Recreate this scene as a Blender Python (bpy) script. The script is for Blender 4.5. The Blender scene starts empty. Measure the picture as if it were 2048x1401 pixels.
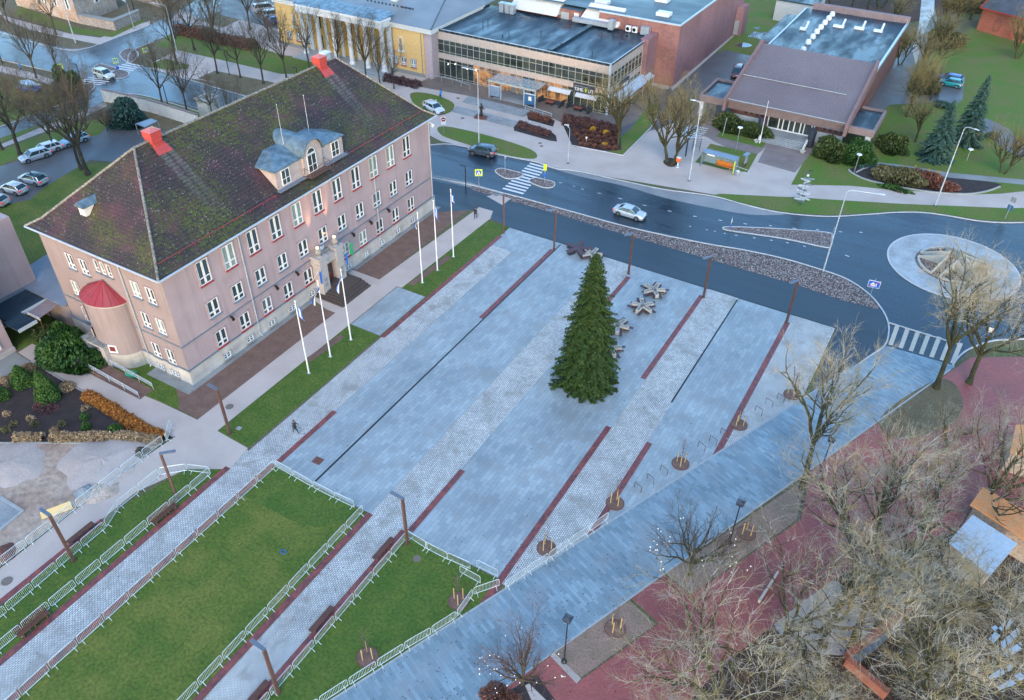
import bpy, bmesh, math, random
import numpy as np
from mathutils import Vector, Matrix
from mathutils.geometry import tessellate_polygon
R = math.radians
sc = bpy.context.scene
col = sc.collection
# ------------------------------------------------------------------ camera (drone at 57 m), x = across the square, y = along the school
CF, CP, CR, CT = 1616.907, 0.678757, 0.0111775, 0.5244675
CH = 57.0
def _cam():
    f = np.array([0, math.cos(CP), -math.sin(CP)]); u = np.array([0, math.sin(CP), math.cos(CP)]); x = np.array([1., 0, 0])
    x2 = math.cos(CR)*x+math.sin(CR)*u; u2 = -math.sin(CR)*x+math.cos(CR)*u
    r = np.array([[math.cos(CT), -math.sin(CT), 0], [math.sin(CT), math.cos(CT), 0], [0, 0, 1]])
    return r@x2, r@u2, r@f
CX, CU, CFW = _cam()
cam = bpy.data.cameras.new('camera'); co = bpy.data.objects.new('camera', cam); col.objects.link(co)
cam.sensor_width = 36; cam.lens = CF*36/2048; cam.clip_end = 3000; cam.clip_start = .5
m = Matrix([[CX[0], CU[0], -CFW[0], 0], [CX[1], CU[1], -CFW[1], 0], [CX[2], CU[2], -CFW[2], CH], [0, 0, 0, 1]])
co.matrix_world = m
sc.camera = co
# ------------------------------------------------------------------ light: overcast November afternoon
SUN_EL, SUN_AZ = 7.0, 158.0
world = bpy.data.worlds.new('World'); sc.world = world; world.use_nodes = True
wn = world.node_tree.nodes; wl = world.node_tree.links
bg = wn['Background']
sky = wn.new('ShaderNodeTexSky'); sky.sky_type = 'NISHITA'; sky.sun_disc = False
sky.sun_elevation = R(SUN_EL); sky.sun_rotation = R(SUN_AZ); sky.air_density = 1.0; sky.dust_density = .8; sky.ozone_density = 2.8
wl.new(sky.outputs[0], bg.inputs[0]); bg.inputs[1].default_value = 0.15
sl = bpy.data.lights.new('sun', 'SUN'); sl.energy = .25; sl.angle = R(28); sl.color = (1.0, .93, .88)
so = bpy.data.objects.new('sun', sl); col.objects.link(so)
# Nishita: rotation measured from +Y clockwise
_az = R(SUN_AZ); _sd = Vector((math.sin(_az)*math.cos(R(58)), math.cos(_az)*math.cos(R(58)), math.sin(R(58))))
so.rotation_euler = _sd.to_track_quat('Z', 'Y').to_euler()
sc.view_settings.view_transform = 'Standard'; sc.view_settings.look = 'None'; sc.view_settings.exposure = 2.66; sc.view_settings.gamma = 1
# ------------------------------------------------------------------ surveying: photo point -> place on the ground (or at height z)
def _ray(px, py): return CX*(px-1024)/CF-CU*(py-700.5)/CF+CFW
def G(px, py, z=0.0):
    d = _ray(px, py); s = (z-CH)/d[2]
    return (d[0]*s, d[1]*s, z)
def HT(b, t):
    g = G(*b); d = _ray(*t); k = (g[0]*d[0]+g[1]*d[1])/(d[0]**2+d[1]**2)
    return CH+d[2]*k
# ------------------------------------------------------------------ materials
M = {}
class NT:
    def __init__(s, name):
        s.m = bpy.data.materials.new(name); s.m.use_nodes = True; M[name] = s.m
        s.n = s.m.node_tree.nodes; s.l = s.m.node_tree.links; s.b = s.n['Principled BSDF']
        g = s.n.new('ShaderNodeNewGeometry'); s.pos = g.outputs['Position']
    def node(s, t, **k):
        n = s.n.new(t)
        for a, v in k.items(): setattr(n, a, v)
        return n
    def link(s, a, b): s.l.new(a, b)
    def map(s, scale=(1, 1, 1), rot=(0, 0, 0), src=None, loc=(0, 0, 0)):
        n = s.node('ShaderNodeMapping'); s.link(src or s.pos, n.inputs[0])
        n.inputs['Scale'].default_value = scale; n.inputs['Rotation'].default_value = rot; n.inputs['Location'].default_value = loc
        return n.outputs[0]
    def swz(s, order):
        a = s.node('ShaderNodeSeparateXYZ'); s.link(s.pos, a.inputs[0]); b = s.node('ShaderNodeCombineXYZ')
        for i, c in enumerate(order):
            if c in 'XYZ': s.link(a.outputs[c], b.inputs[i])
        return b.outputs[0]
    def noise(s, scale, detail=3, vec=None, rough=.55, dist=0):
        n = s.node('ShaderNodeTexNoise'); s.link(vec or s.pos, n.inputs['Vector'])
        n.inputs['Scale'].default_value = scale; n.inputs['Detail'].default_value = detail; n.inputs['Roughness'].default_value = rough; n.inputs['Distortion'].default_value = dist
        return n.outputs[0]
    def ramp(s, fac, a, b, ca=0., cb=1.):
        n = s.node('ShaderNodeMapRange'); s.link(fac, n.inputs[0]); n.inputs[1].default_value = a; n.inputs[2].default_value = b
        n.inputs[3].default_value = ca; n.inputs[4].default_value = cb
        return n.outputs[0]
    def mix(s, fac, a, b, mode='MIX'):
        n = s.node('ShaderNodeMix', data_type='RGBA', blend_type=mode)
        if isinstance(fac, (int, float)): n.inputs[0].default_value = fac
        else: s.link(fac, n.inputs[0])
        for i, c in ((6, a), (7, b)):
            if isinstance(c, tuple): n.inputs[i].default_value = (*c, 1)
            else: s.link(c, n.inputs[i])
        return n.outputs[2]
    def math(s, op, a, b=None):
        n = s.node('ShaderNodeMath', operation=op)
        for i, c in ((0, a), (1, b)):
            if c is None: continue
            if isinstance(c, (int, float)): n.inputs[i].default_value = c
            else: s.link(c, n.inputs[i])
        return n.outputs[0]
    def bump(s, h, strength=.3, dist=.02):
        n = s.node('ShaderNodeBump'); s.link(h, n.inputs['Height']); n.inputs['Strength'].default_value = strength; n.inputs['Distance'].default_value = dist
        s.link(n.outputs[0], s.b.inputs['Normal'])
    def out(s, colr=None, rough=None, metal=None, spec=None):
        for k, v in (('Base Color', colr), ('Roughness', rough), ('Metallic', metal), ('Specular IOR Level', spec)):
            if v is None: continue
            if isinstance(v, tuple): s.b.inputs[k].default_value = (*v, 1)
            elif isinstance(v, (int, float)): s.b.inputs[k].default_value = v
            else: s.link(v, s.b.inputs[k])
        return s.m
def mk(name, c1, c2=None, scale=1.0, rough=.7, rough2=None, bump=0.0, bd=.02, metal=0, spec=.5, lo=.35, hi=.65, fine=None, finec=.15, bscale=None, stretch=None):
    t = NT(name); c2 = c2 or tuple(v*.8 for v in c1)
    vec = t.map(scale=stretch) if stretch else None
    n = t.noise(scale, 4, vec)
    c = t.mix(t.ramp(n, lo, hi), c1, c2)
    f = t.noise(fine or scale*9, 3, vec)
    k = t.ramp(f, .3, .7, 1-finec, 1+finec)
    cc = t.node('ShaderNodeCombineColor')
    for i in range(3): t.link(k, cc.inputs[i])
    c = t.mix(1.0, c, cc.outputs[0], 'MULTIPLY')
    r = rough if rough2 is None else t.ramp(n, lo, hi, rough, rough2)
    if bump: t.bump(t.noise(bscale or (fine or scale*9), 3, vec), bump, bd)
    return t.out(c, r, metal, spec)
def brick(name, c1, c2, mortar, w, h, rotz=0.0, streak=0, order=None, rough=.6, msize=.02, bump=.3, patch=None, patchc=None, blotch=.3, spec=.5, bscale=.5, rowoff=.5):
    t = NT(name)
    src = t.swz(order) if order else t.pos
    vec = t.map(rot=(0, 0, rotz), src=src)
    b = t.node('ShaderNodeTexBrick'); t.link(vec, b.inputs['Vector'])
    b.inputs['Scale'].default_value = 1; b.inputs['Brick Width'].default_value = w; b.inputs['Row Height'].default_value = h
    b.inputs['Mortar Size'].default_value = msize; b.inputs['Mortar Smooth'].default_value = .3; b.inputs['Bias'].default_value = 0
    b.inputs['Color1'].default_value = (*c1, 1); b.inputs['Color2'].default_value = (*c2, 1); b.inputs['Mortar'].default_value = (*mortar, 1)
    b.offset = rowoff
    c = b.outputs[0]
    n = t.noise(bscale, 4)
    k = t.ramp(n, .3, .7, 1-blotch, 1+blotch)
    cc = t.node('ShaderNodeCombineColor')
    for i in range(3): t.link(k, cc.inputs[i])
    c = t.mix(1.0, c, cc.outputs[0], 'MULTIPLY')
    if streak:
        st_ = t.ramp(t.noise(1.5, 4, t.map(scale=(1, 1, .09))), .5, .75, 0, streak); c = t.mix(st_, c, tuple(v*.55 for v in c1)); st_ = t.ramp(t.noise(2.2, 3, t.map(scale=(1, 1, .05), loc=(5, 7, 0))), .6, .75, 0, streak*.8); c = t.mix(st_, c, tuple(min(1, v*1.5) for v in c1))
    if patch:
        c = t.mix(t.ramp(t.noise(patch, 3), .52, .68, 0, .6), c, patchc)
    if bump: t.bump(t.math('SUBTRACT', 1.0, b.outputs['Fac']), bump, .015)
    return t.out(c, t.ramp(n, .3, .7, rough-.12, rough+.1), 0, spec)
def plain(name, c, rough=.5, metal=0, spec=.5, em=None, es=0):
    mk(name, c, tuple(v*.86 for v in c), 2.5, rough, None, 0, .02, metal, spec, finec=.06)
    if em:
        b = M[name].node_tree.nodes['Principled BSDF']; b.inputs['Emission Color'].default_value = (*em, 1); b.inputs['Emission Strength'].default_value = es
    return M[name]

mk('park_ground', (.085, .10, .035), (.12, .095, .06), .12, .95, bump=.6, bd=.08, fine=3, finec=.3)
mk('lawn', (.062, .104, .008), (.115, .130, .018), .35, .9, bump=.9, bd=.06, fine=4, finec=.38, lo=.38, hi=.62)
mk('turf_new', (.044, .094, .007), (.076, .115, .012), .6, .9, bump=.9, bd=.06, fine=4, finec=.34)
mk('pale_track', (.38, .38, .38), (.26, .25, .24), .3, .3, .6, bump=.4, fine=3, finec=.2)
mk('lawn_far', (.07, .14, .010), (.12, .125, .03), .22, .92, bump=.6, bd=.08, fine=4, finec=.25)
mk('bare_earth', (.25, .165, .13), (.19, .14, .10), .6, .95, bump=.7, bd=.05, fine=6, finec=.25)
mk('dead_grass', (.10, .085, .045), (.14, .11, .065), .5, .95, bump=.7, bd=.06, fine=6, finec=.3)
mk('leaf_litter', (.038, .022, .016), (.07, .036, .022), .8, .95, bump=.9, bd=.08, fine=6, finec=.5)
mk('mulch', (.022, .017, .019), (.04, .028, .026), .9, .9, bump=.9, bd=.05, fine=9, finec=.4)
mk('gravel_brown', (.13, .075, .058), (.165, .10, .078), .9, .9, bump=.7, bd=.03, fine=8, finec=.25)
mk('sand_path', (.40, .335, .30), (.46, .395, .36), .25, .85, bump=.25, bd=.01, fine=10, finec=.06)
mk('sand_dirty', (.34, .29, .26), (.42, .36, .33), .3, .85, bump=.3, bd=.02, fine=6, finec=.12)
mk('construction_soil', (.30, .21, .165), (.42, .34, .27), .22, .95, bump=1, bd=.15, fine=1.6, finec=.25, bscale=1.4)
mk('grey_paving', (.17, .18, .18), (.24, .25, .25), .3, .7, bump=.3, fine=5, finec=.15)
mk('terrace_paving', (.13, .105, .09), (.17, .14, .12), .4, .6, bump=.3, fine=6, finec=.12)
mk('forecourt_paving', (.17, .135, .125), (.22, .18, .165), .4, .7, bump=.3, fine=6, finec=.15)
mk('kerb_stone', (.42, .42, .43), (.5, .5, .5), 1, .6)
mk('white_paint', (.62, .62, .63), (.6, .6, .62), 2, .6, finec=.12)
mk('cream_paint', (.55, .47, .38), (.5, .43, .35), 2, .6)
def asphalt(name, c1, c2, r0, r1, sc_=.09, st=None, spec=.55):
    t = NT(name)
    v = t.map(scale=st) if st else None
    n = t.noise(sc_, 5, v, .6)
    f = t.noise(14, 3)
    c = t.mix(t.ramp(n, .35, .65), c1, c2)
    c = t.mix(t.ramp(f, .35, .65, 0, .35), c, tuple(x*1.5 for x in c1))
    t.bump(f, .35, .008)
    return t.out(c, t.ramp(n, .35, .62, r0, r1), 0, spec)
asphalt('wet_asphalt', (.010, .022, .035), (.020, .035, .052), .15, .42, .5, (.10, 1.0, 1))
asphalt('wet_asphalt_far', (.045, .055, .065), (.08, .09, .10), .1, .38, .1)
asphalt('service_asphalt', (.013, .025, .038), (.020, .034, .048), .35, .55, .45, (.10, 1, 1))
asphalt('dry_asphalt', (.06, .062, .068), (.1, .1, .105), .35, .6, .2)
asphalt('bus_bay_asphalt', (.16, .165, .17), (.24, .24, .245), .45, .65, .25)
asphalt('roof_felt', (.010, .026, .040), (.024, .045, .062), .16, .6, .22, (1.6, .5, 1), .32)
asphalt('roof_felt_pale', (.045, .085, .105), (.08, .12, .14), .3, .6, .12, (.5, 1.4, 1), .35)
SL = ((.295, .345, .368), (.225, .27, .292), (.14, .17, .183))
brick('plaza_slab', *SL, .95, .42, order='YX', rough=.5, msize=.012, bump=.15, patch=.35, patchc=(.23, .24, .24), blotch=.2, bscale=.18)
brick('plaza_slab_diag', (.215, .295, .345), (.135, .195, .235), (.10, .14, .16), .9, .3, rotz=R(23), rough=.45, msize=.008, bump=.15, patch=.3, patchc=(.2, .22, .24), blotch=.2, bscale=.2)
brick('cobble', (.56, .575, .575), (.40, .405, .40), (.10, .095, .08), .26, .17, order='YX', rough=.55, msize=.022, bump=.6, patch=.5, patchc=(.20, .19, .16), blotch=.16, bscale=.4)
brick('red_clinker', (.25, .06, .05), (.11, .04, .05), (.05, .03, .03), .30, .16, order='YX', rough=.6, msize=.008, bump=.3, patch=1.6, patchc=(.30, .07, .05), blotch=.25, bscale=.8)
brick('red_path_brick', (.31, .082, .068), (.235, .062, .058), (.14, .05, .045), .25, .12, rotz=R(-22), rough=.55, msize=.006, bump=.25, blotch=.25, bscale=.12)
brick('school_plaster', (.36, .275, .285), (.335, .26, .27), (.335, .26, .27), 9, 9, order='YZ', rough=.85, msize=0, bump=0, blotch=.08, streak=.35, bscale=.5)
brick('school_plaster_end', (.265, .215, .215), (.24, .195, .195), (.24, .195, .195), 9, 9, order='XZ', rough=.85, msize=0, bump=0, blotch=.08, streak=.35, bscale=.4)  # same plaster as the front; darker colour offsets the sun on the end side
brick('plinth_stone', (.46, .43, .40), (.40, .37, .35), (.38, .34, .31), 60, .31, order='YZ', rough=.8, msize=.02, bump=.5, blotch=.2, streak=.4, bscale=.6)
brick('plinth_stone_end', (.42, .39, .35), (.36, .34, .31), (.38, .34, .31), 60, .31, order='XZ', rough=.8, msize=.02, bump=.5, blotch=.2, streak=.4, bscale=.6)
brick('theatre_brick', (.29, .145, .15), (.235, .115, .12), (.27, .16, .16), .5, .16, order='YZ', rough=.85, msize=.012, bump=.3, blotch=.22, streak=.5, bscale=.15)
brick('theatre_brick_front', (.29, .13, .11), (.21, .095, .085), (.22, .12, .10), .5, .16, order='XZ', rough=.85, msize=.012, bump=.3, blotch=.3, streak=.5, bscale=.25)
brick('red_brick', (.33, .10, .06), (.26, .075, .05), (.26, .13, .1), .4, .14, order='XZ', rough=.85, msize=.015, bump=.4, blotch=.2, bscale=.3)
def rooftile(name, order, mossdir):
    t = NT(name)
    vec = t.map(src=t.swz(order))
    b = t.node('ShaderNodeTexBrick'); t.link(vec, b.inputs['Vector'])
    b.inputs['Scale'].default_value = 1; b.inputs['Brick Width'].default_value = .24; b.inputs['Row Height'].default_value = .27
    b.inputs['Mortar Size'].default_value = .028; b.inputs['Mortar Smooth'].default_value = .6; b.offset = 0
    b.inputs['Color1'].default_value = (.042, .026, .026, 1); b.inputs['Color2'].default_value = (.026, .019, .022, 1); b.inputs['Mortar'].default_value = (.012, .010, .011, 1)
    c = b.outputs[0]
    red = t.ramp(t.noise(.35, 3, t.map(loc=(13, 4, 2))), .48, .66, 0, .6)
    c = t.mix(red, c, (.09, .028, .045))
    mossf = t.math('MULTIPLY', t.ramp(t.noise(.16, 3, t.map(loc=mossdir)), .44, .6), t.ramp(t.noise(3.2, 3), .42, .56))
    c = t.mix(mossf, c, (.052, .066, .006))
    sp = t.ramp(t.noise(5.5, 1), .66, .72, 0, .85)
    spb = t.math('MULTIPLY', sp, t.ramp(t.noise(.3, 2, t.map(loc=(3, 9, 5))), .35, .6, .35, 1))
    c = t.mix(spb, c, (.26, .25, .25))
    if order == 'YZ':
        sp_ = t.node('ShaderNodeSeparateXYZ'); t.link(t.pos, sp_.inputs[0]); wob = t.math('MULTIPLY', t.math('SUBTRACT', t.noise(1.3, 3), .5), .8); tot = None
        for yc in (48.25, 49.25, 73.7, 74.7):
            d = t.math('ABSOLUTE', t.math('SUBTRACT', t.math('ADD', sp_.outputs['Y'], wob), yc)); k = t.ramp(d, .25, .48, 1, 0); tot = k if tot is None else t.math('MAXIMUM', tot, k)
        tot = t.math('MULTIPLY', t.math('MULTIPLY', tot, t.ramp(sp_.outputs['Z'], 14.6, 20.0, 0, .55)), t.ramp(t.noise(4.5, 3), .35, .6, .25, 1))
        c = t.mix(tot, c, t.mix(b.outputs['Fac'], (.17, .185, .18), (.035, .04, .035)))
    t.bump(t.math('SUBTRACT', 1.0, b.outputs['Fac']), .9, .05)
    return t.out(c, .7, 0, .5)
rooftile('roof_tile_front', 'YZ', (0, -6, 0)); rooftile('roof_tile_end', 'XZ', (40, 30, 0))
mk('ridge_tile', (.14, .13, .115), (.26, .26, .24), 3, .8, bump=.5)
mk('moss_walkway', (.17, .18, .18), (.05, .05, .045), 1.2, .6, bump=.5, fine=6, finec=.5)
plain('zinc', (.20, .25, .31), .38, .35); mk('zinc_roof', (.18, .26, .31), (.09, .14, .17), 1.1, .32, .5, metal=.35, fine=2, finec=.1)
plain('gutter_zinc', (.45, .5, .57), .4, .3); mk('red_turret', (.27, .03, .042), (.22, .026, .036), .6, .35, .45, fine=3, finec=.1)
mk('red_sheet', (.44, .06, .05), (.36, .05, .045), .6, .38, .5, fine=3, finec=.08)
plain('red_sheet_pale', (.55, .16, .14), .4); plain('red_trim', (.32, .035, .045), .5)
plain('window_white', (.72, .73, .74), .4); plain('pane_dark', (.035, .06, .07), .06, 0, .8); plain('pane_blind', (.20, .28, .25), .25, 0, .6); plain('pane_grey', (.10, .13, .15), .12, 0, .7)
plain('door_red', (.16, .025, .025), .45); plain('stone_white', (.40, .37, .36), .75); plain('stone_grey', (.27, .26, .24), .8)
plain('step_stone', (.075, .055, .048), .6)
plain('yellow_plaster', (.74, .47, .18), .85); plain('white_plaster', (.72, .71, .69), .8); plain('mauve_plaster', (.46, .36, .37), .85); plain('yellow_recess', (.58, .34, .07), .85)
t_ = NT('metal_roof_grey'); b_ = t_.node('ShaderNodeTexWave', wave_type='BANDS', bands_direction='X', wave_profile='SAW'); t_.link(t_.pos, b_.inputs[0]); b_.inputs['Scale'].default_value = .5
t_.bump(b_.outputs['Fac'], .5, .03); t_.out(t_.mix(t_.ramp(t_.noise(.15, 3), .35, .65), (.17, .195, .215), (.22, .245, .265)), .45, .1)
t_ = NT('corrugated_brown'); b_ = t_.node('ShaderNodeTexWave', wave_type='BANDS', bands_direction='X'); t_.link(t_.pos, b_.inputs[0]); b_.inputs['Scale'].default_value = 1.1
t_.bump(b_.outputs['Fac'], .8, .05)
_c = t_.mix(t_.ramp(t_.noise(.12, 3), .35, .65), (.15, .115, .12), (.18, .145, .15)); t_.out(t_.mix(t_.ramp(b_.outputs['Fac'], 0, .35, .35, 0), _c, (.08, .06, .06)), .6)
t_ = NT('corrugated_grey'); b_ = t_.node('ShaderNodeTexWave', wave_type='BANDS', bands_direction='Y'); t_.link(t_.pos, b_.inputs[0]); b_.inputs['Scale'].default_value = 1.6
t_.bump(b_.outputs['Fac'], .7, .04); t_.out(t_.mix(t_.ramp(t_.noise(.3, 3), .35, .65), (.13, .145, .18), (.18, .20, .25)), .5, .1)
mk('gable_brown', (.20, .125, .125), (.17, .105, .105), .5, .75)
mk('brown_fascia', (.19, .14, .145), (.22, .165, .17), .5, .7); mk('brown_brick_wall', (.18, .08, .065), (.13, .06, .055), .8, .85, fine=9)
plain('white_render', (.62, .60, .56), .85); plain('concrete', (.34, .34, .32), .8); plain('concrete_pale', (.45, .44, .39), .75); mk('concrete_ring', (.36, .40, .43), (.26, .28, .28), .5, .7, fine=4, finec=.15)
plain('tan_panel', (.47, .38, .33), .55); plain('tan_panel_warm', (.60, .45, .25), .55); plain('alu', (.5, .5, .44), .4, .3); plain('alu_dark', (.30, .31, .32), .45, .3)
t_ = NT('glass_dark'); _n = t_.noise(.5, 3); t_.out(t_.mix(t_.ramp(_n, .4, .6), (.02, .028, .026), (.05, .06, .045)), .04, 0, .9)
t_ = NT('glass_lit'); _n = t_.noise(.8, 4, t_.map(scale=(1, 1, 1.6))); _c = t_.mix(t_.ramp(_n, .40, .62), (.10, .035, .012), (1.0, .45, .12)); t_.out((.03, .03, .03), .05, 0, .9); t_.link(_c, t_.b.inputs['Emission Color']); t_.b.inputs['Emission Strength'].default_value = .10
plain('maroon_glass', (.13, .02, .03), .1)
mk('granite_step', (.20, .22, .235), (.27, .29, .30), .4, .6, fine=5); plain('granite_light', (.33, .35, .36), .6)
mk('corten', (.115, .058, .045), (.085, .046, .04), 2, .75); plain('lamp_steel', (.16, .19, .24), .4, .4); plain('black_metal', (.012, .014, .016), .4)
plain('galv_white', (.50, .56, .62), .4, .2); plain('galv', (.45, .50, .55), .35, .5); mk('barrier_metal', (.66, .76, .79), (.52, .62, .66), 3, .3, metal=.35)
mk('wood_bench', (.13, .05, .032), (.09, .04, .03), 2, .6, fine=12); mk('wood_stake', (.55, .38, .18), (.45, .30, .14), 2, .7); mk('wood_dark_red', (.075, .028, .03), (.055, .022, .028), 2, .5)
mk('plywood', (.60, .42, .17), (.70, .52, .26), 1.5, .7); plain('orange_sheet', (.65, .30, .12), .5)
mk('bark_dark', (.045, .036, .028), (.07, .06, .035), 1.5, .95, bump=.8, bd=.03, fine=9, finec=.4)
mk('bark_lichen', (.06, .062, .018), (.04, .034, .022), 1.2, .95, bump=.8, bd=.04, fine=7, finec=.4)
mk('twig_dark', (.085, .068, .055), (.11, .085, .05), .8, .9, fine=5)
mk('dormer_plaster', (.33, .28, .27), (.40, .35, .34), 1.2, .85, fine=6)
mk('twig_lichen', (.38, .375, .33), (.26, .22, .10), .9, .9, fine=4, finec=.35, lo=.42, hi=.6)
mk('twig_yellow', (.27, .22, .07), (.16, .13, .08), .8, .9, fine=4, finec=.35)
mk('twig_purple', (.15, .10, .10), (.11, .08, .075), .8, .9, fine=4); mk('twig_reddish', (.17, .10, .075), (.12, .09, .06), .6, .9, fine=4)
def needles(name, a, b, c):
    t = NT(name); n = t.noise(1.6, 3); f = t.noise(9, 2)
    k = t.mix(t.ramp(n, .36, .64), a, b); k = t.mix(t.ramp(f, .52, .66, 0, .75), k, c)
    t.out(k, .6, 0, .3)
needles('spruce_needles', (.018, .052, .014), (.042, .088, .020), (.10, .145, .038)); needles('blue_needles', (.028, .075, .062), (.05, .115, .095), (.10, .17, .14))
needles('thuja_needles', (.035, .095, .018), (.06, .13, .025), (.10, .16, .05)); needles('yew_needles', (.030, .055, .018), (.055, .08, .02), (.085, .11, .035)); needles('juniper_needles', (.02, .065, .015), (.04, .10, .02), (.07, .13, .03))
needles('hedge_leaves', (.24, .085, .028), (.38, .15, .03), (.55, .24, .035)); needles('dry_leaves', (.24, .17, .10), (.34, .24, .15), (.45, .33, .2)); needles('purple_shrub', (.07, .035, .04), (.10, .055, .055), (.16, .09, .07)); needles('rust_shrub', (.12, .045, .035), (.16, .07, .05), (.2, .1, .07)); needles('yellow_shrub', (.45, .26, .02), (.6, .36, .03), (.7, .45, .05)); needles('lichen_shrub', (.09, .095, .035), (.13, .11, .06), (.2, .18, .08)); needles('red_twig', (.13, .04, .05), (.09, .04, .04), (.17, .07, .06))
t_ = NT('cobble_gravel'); v_ = t_.node('ShaderNodeTexVoronoi'); t_.link(t_.pos, v_.inputs['Vector']); v_.inputs['Scale'].default_value = 5.5
_h = t_.node('ShaderNodeSeparateColor'); t_.link(v_.outputs['Color'], _h.inputs[0])
_c = t_.mix(_h.outputs[0], (.25, .12, .10), (.28, .25, .23)); _c = t_.mix(t_.ramp(_h.outputs[1], .6, .9), _c, (.42, .38, .34)); _c = t_.mix(t_.ramp(v_.outputs['Distance'], .35, .6), _c, (.05, .035, .03)); t_.bump(t_.math('SUBTRACT', 1.0, v_.outputs['Distance']), .9, .06); t_.out(_c, .7)
plain('sign_yellow', (.62, .78, .03), .4); plain('sign_blue', (.02, .12, .55), .4); plain('sign_white', (.8, .8, .8), .4); plain('sign_red', (.65, .03, .03), .4); plain('sign_dark', (.035, .045, .065), .4)
plain('flag_blue', (.03, .17, .62), .7); plain('flag_white', (.7, .7, .72), .7); plain('flag_green', (.03, .42, .14), .7); plain('flag_black', (.02, .02, .02), .7)
plain('poster_blue', (.04, .13, .26), .3); plain('poster_grey', (.22, .28, .36), .3); plain('orange_plastic', (.85, .16, .03), .4); plain('bench_orange', (.72, .22, .03), .5)
t_ = NT('shelter_glass'); t_.out((.35, .45, .5), .08, 0, .6); t_.b.inputs['Alpha'].default_value = .45
plain('tyre', (.012, .012, .013), .8); plain('rim', (.38, .4, .42), .3, .8); plain('car_glass', (.02, .05, .06), .05, 0, .9)
plain('headlight', (.8, .8, .78), .15, 0, .6, (1, .85, .6), .2); plain('headlight_off', (.55, .58, .6), .1); plain('taillight', (.45, .02, .02), .2, 0, .5, (1, .05, .03), .1)
plain('skin', (.5, .3, .22), .6); plain('cloth_dark', (.02, .025, .032), .85); plain('cloth_blue', (.01, .25, .62), .8); plain('cloth_jeans', (.12, .15, .2), .85); plain('hair_brown', (.06, .035, .02), .7); plain('cloth_pink', (.55, .06, .28), .8); plain('cloth_grey', (.2, .2, .22), .85); plain('shoe', (.02, .02, .02), .6); plain('shoe_tan', (.22, .12, .07), .6); plain('bronze', (.05, .045, .035), .4, .6); plain('planter_rust', (.14, .055, .04), .7)
plain('bulb', (.9, .9, .9), .3, 0, .5, (1, .97, .92), .07); plain('warm_lamp', (1, .8, .5), .3, 0, .5, (1, .62, .25), 3); plain('window_lamp', (1, 1, 1), .3, 0, .5, (1, .9, .8), .4)
plain('sofa_dark', (.025, .035, .045), .8); plain('table_red', (.28, .07, .05), .6); plain('green_plastic', (.01, .22, .12), .4); plain('awning_white', (.5, .52, .56), .6); plain('pale_blue_sheet', (.42, .54, .66), .35)
mk('masonry_old', (.34, .27, .22), (.46, .38, .32), .8, .9, fine=4, finec=.3, bump=.8, bd=.05); mk('rubble_stone', (.28, .22, .2), (.4, .34, .3), 2, .9, fine=7, finec=.4, bump=.8, bd=.05); mk('peeling_orange', (.42, .25, .15), (.5, .42, .38), .5, .9, fine=3, finec=.15)
mk('leaf_brown', (.10, .035, .018), (.06, .025, .015), 3, .9); mk('slate_roof', (.05, .055, .065), (.075, .08, .09), .8, .6)
mk('puddle', (.05, .055, .06), (.08, .085, .09), 1, .03, spec=.8); mk('rope_lines', (.05, .05, .05), rough=.8)
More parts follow.
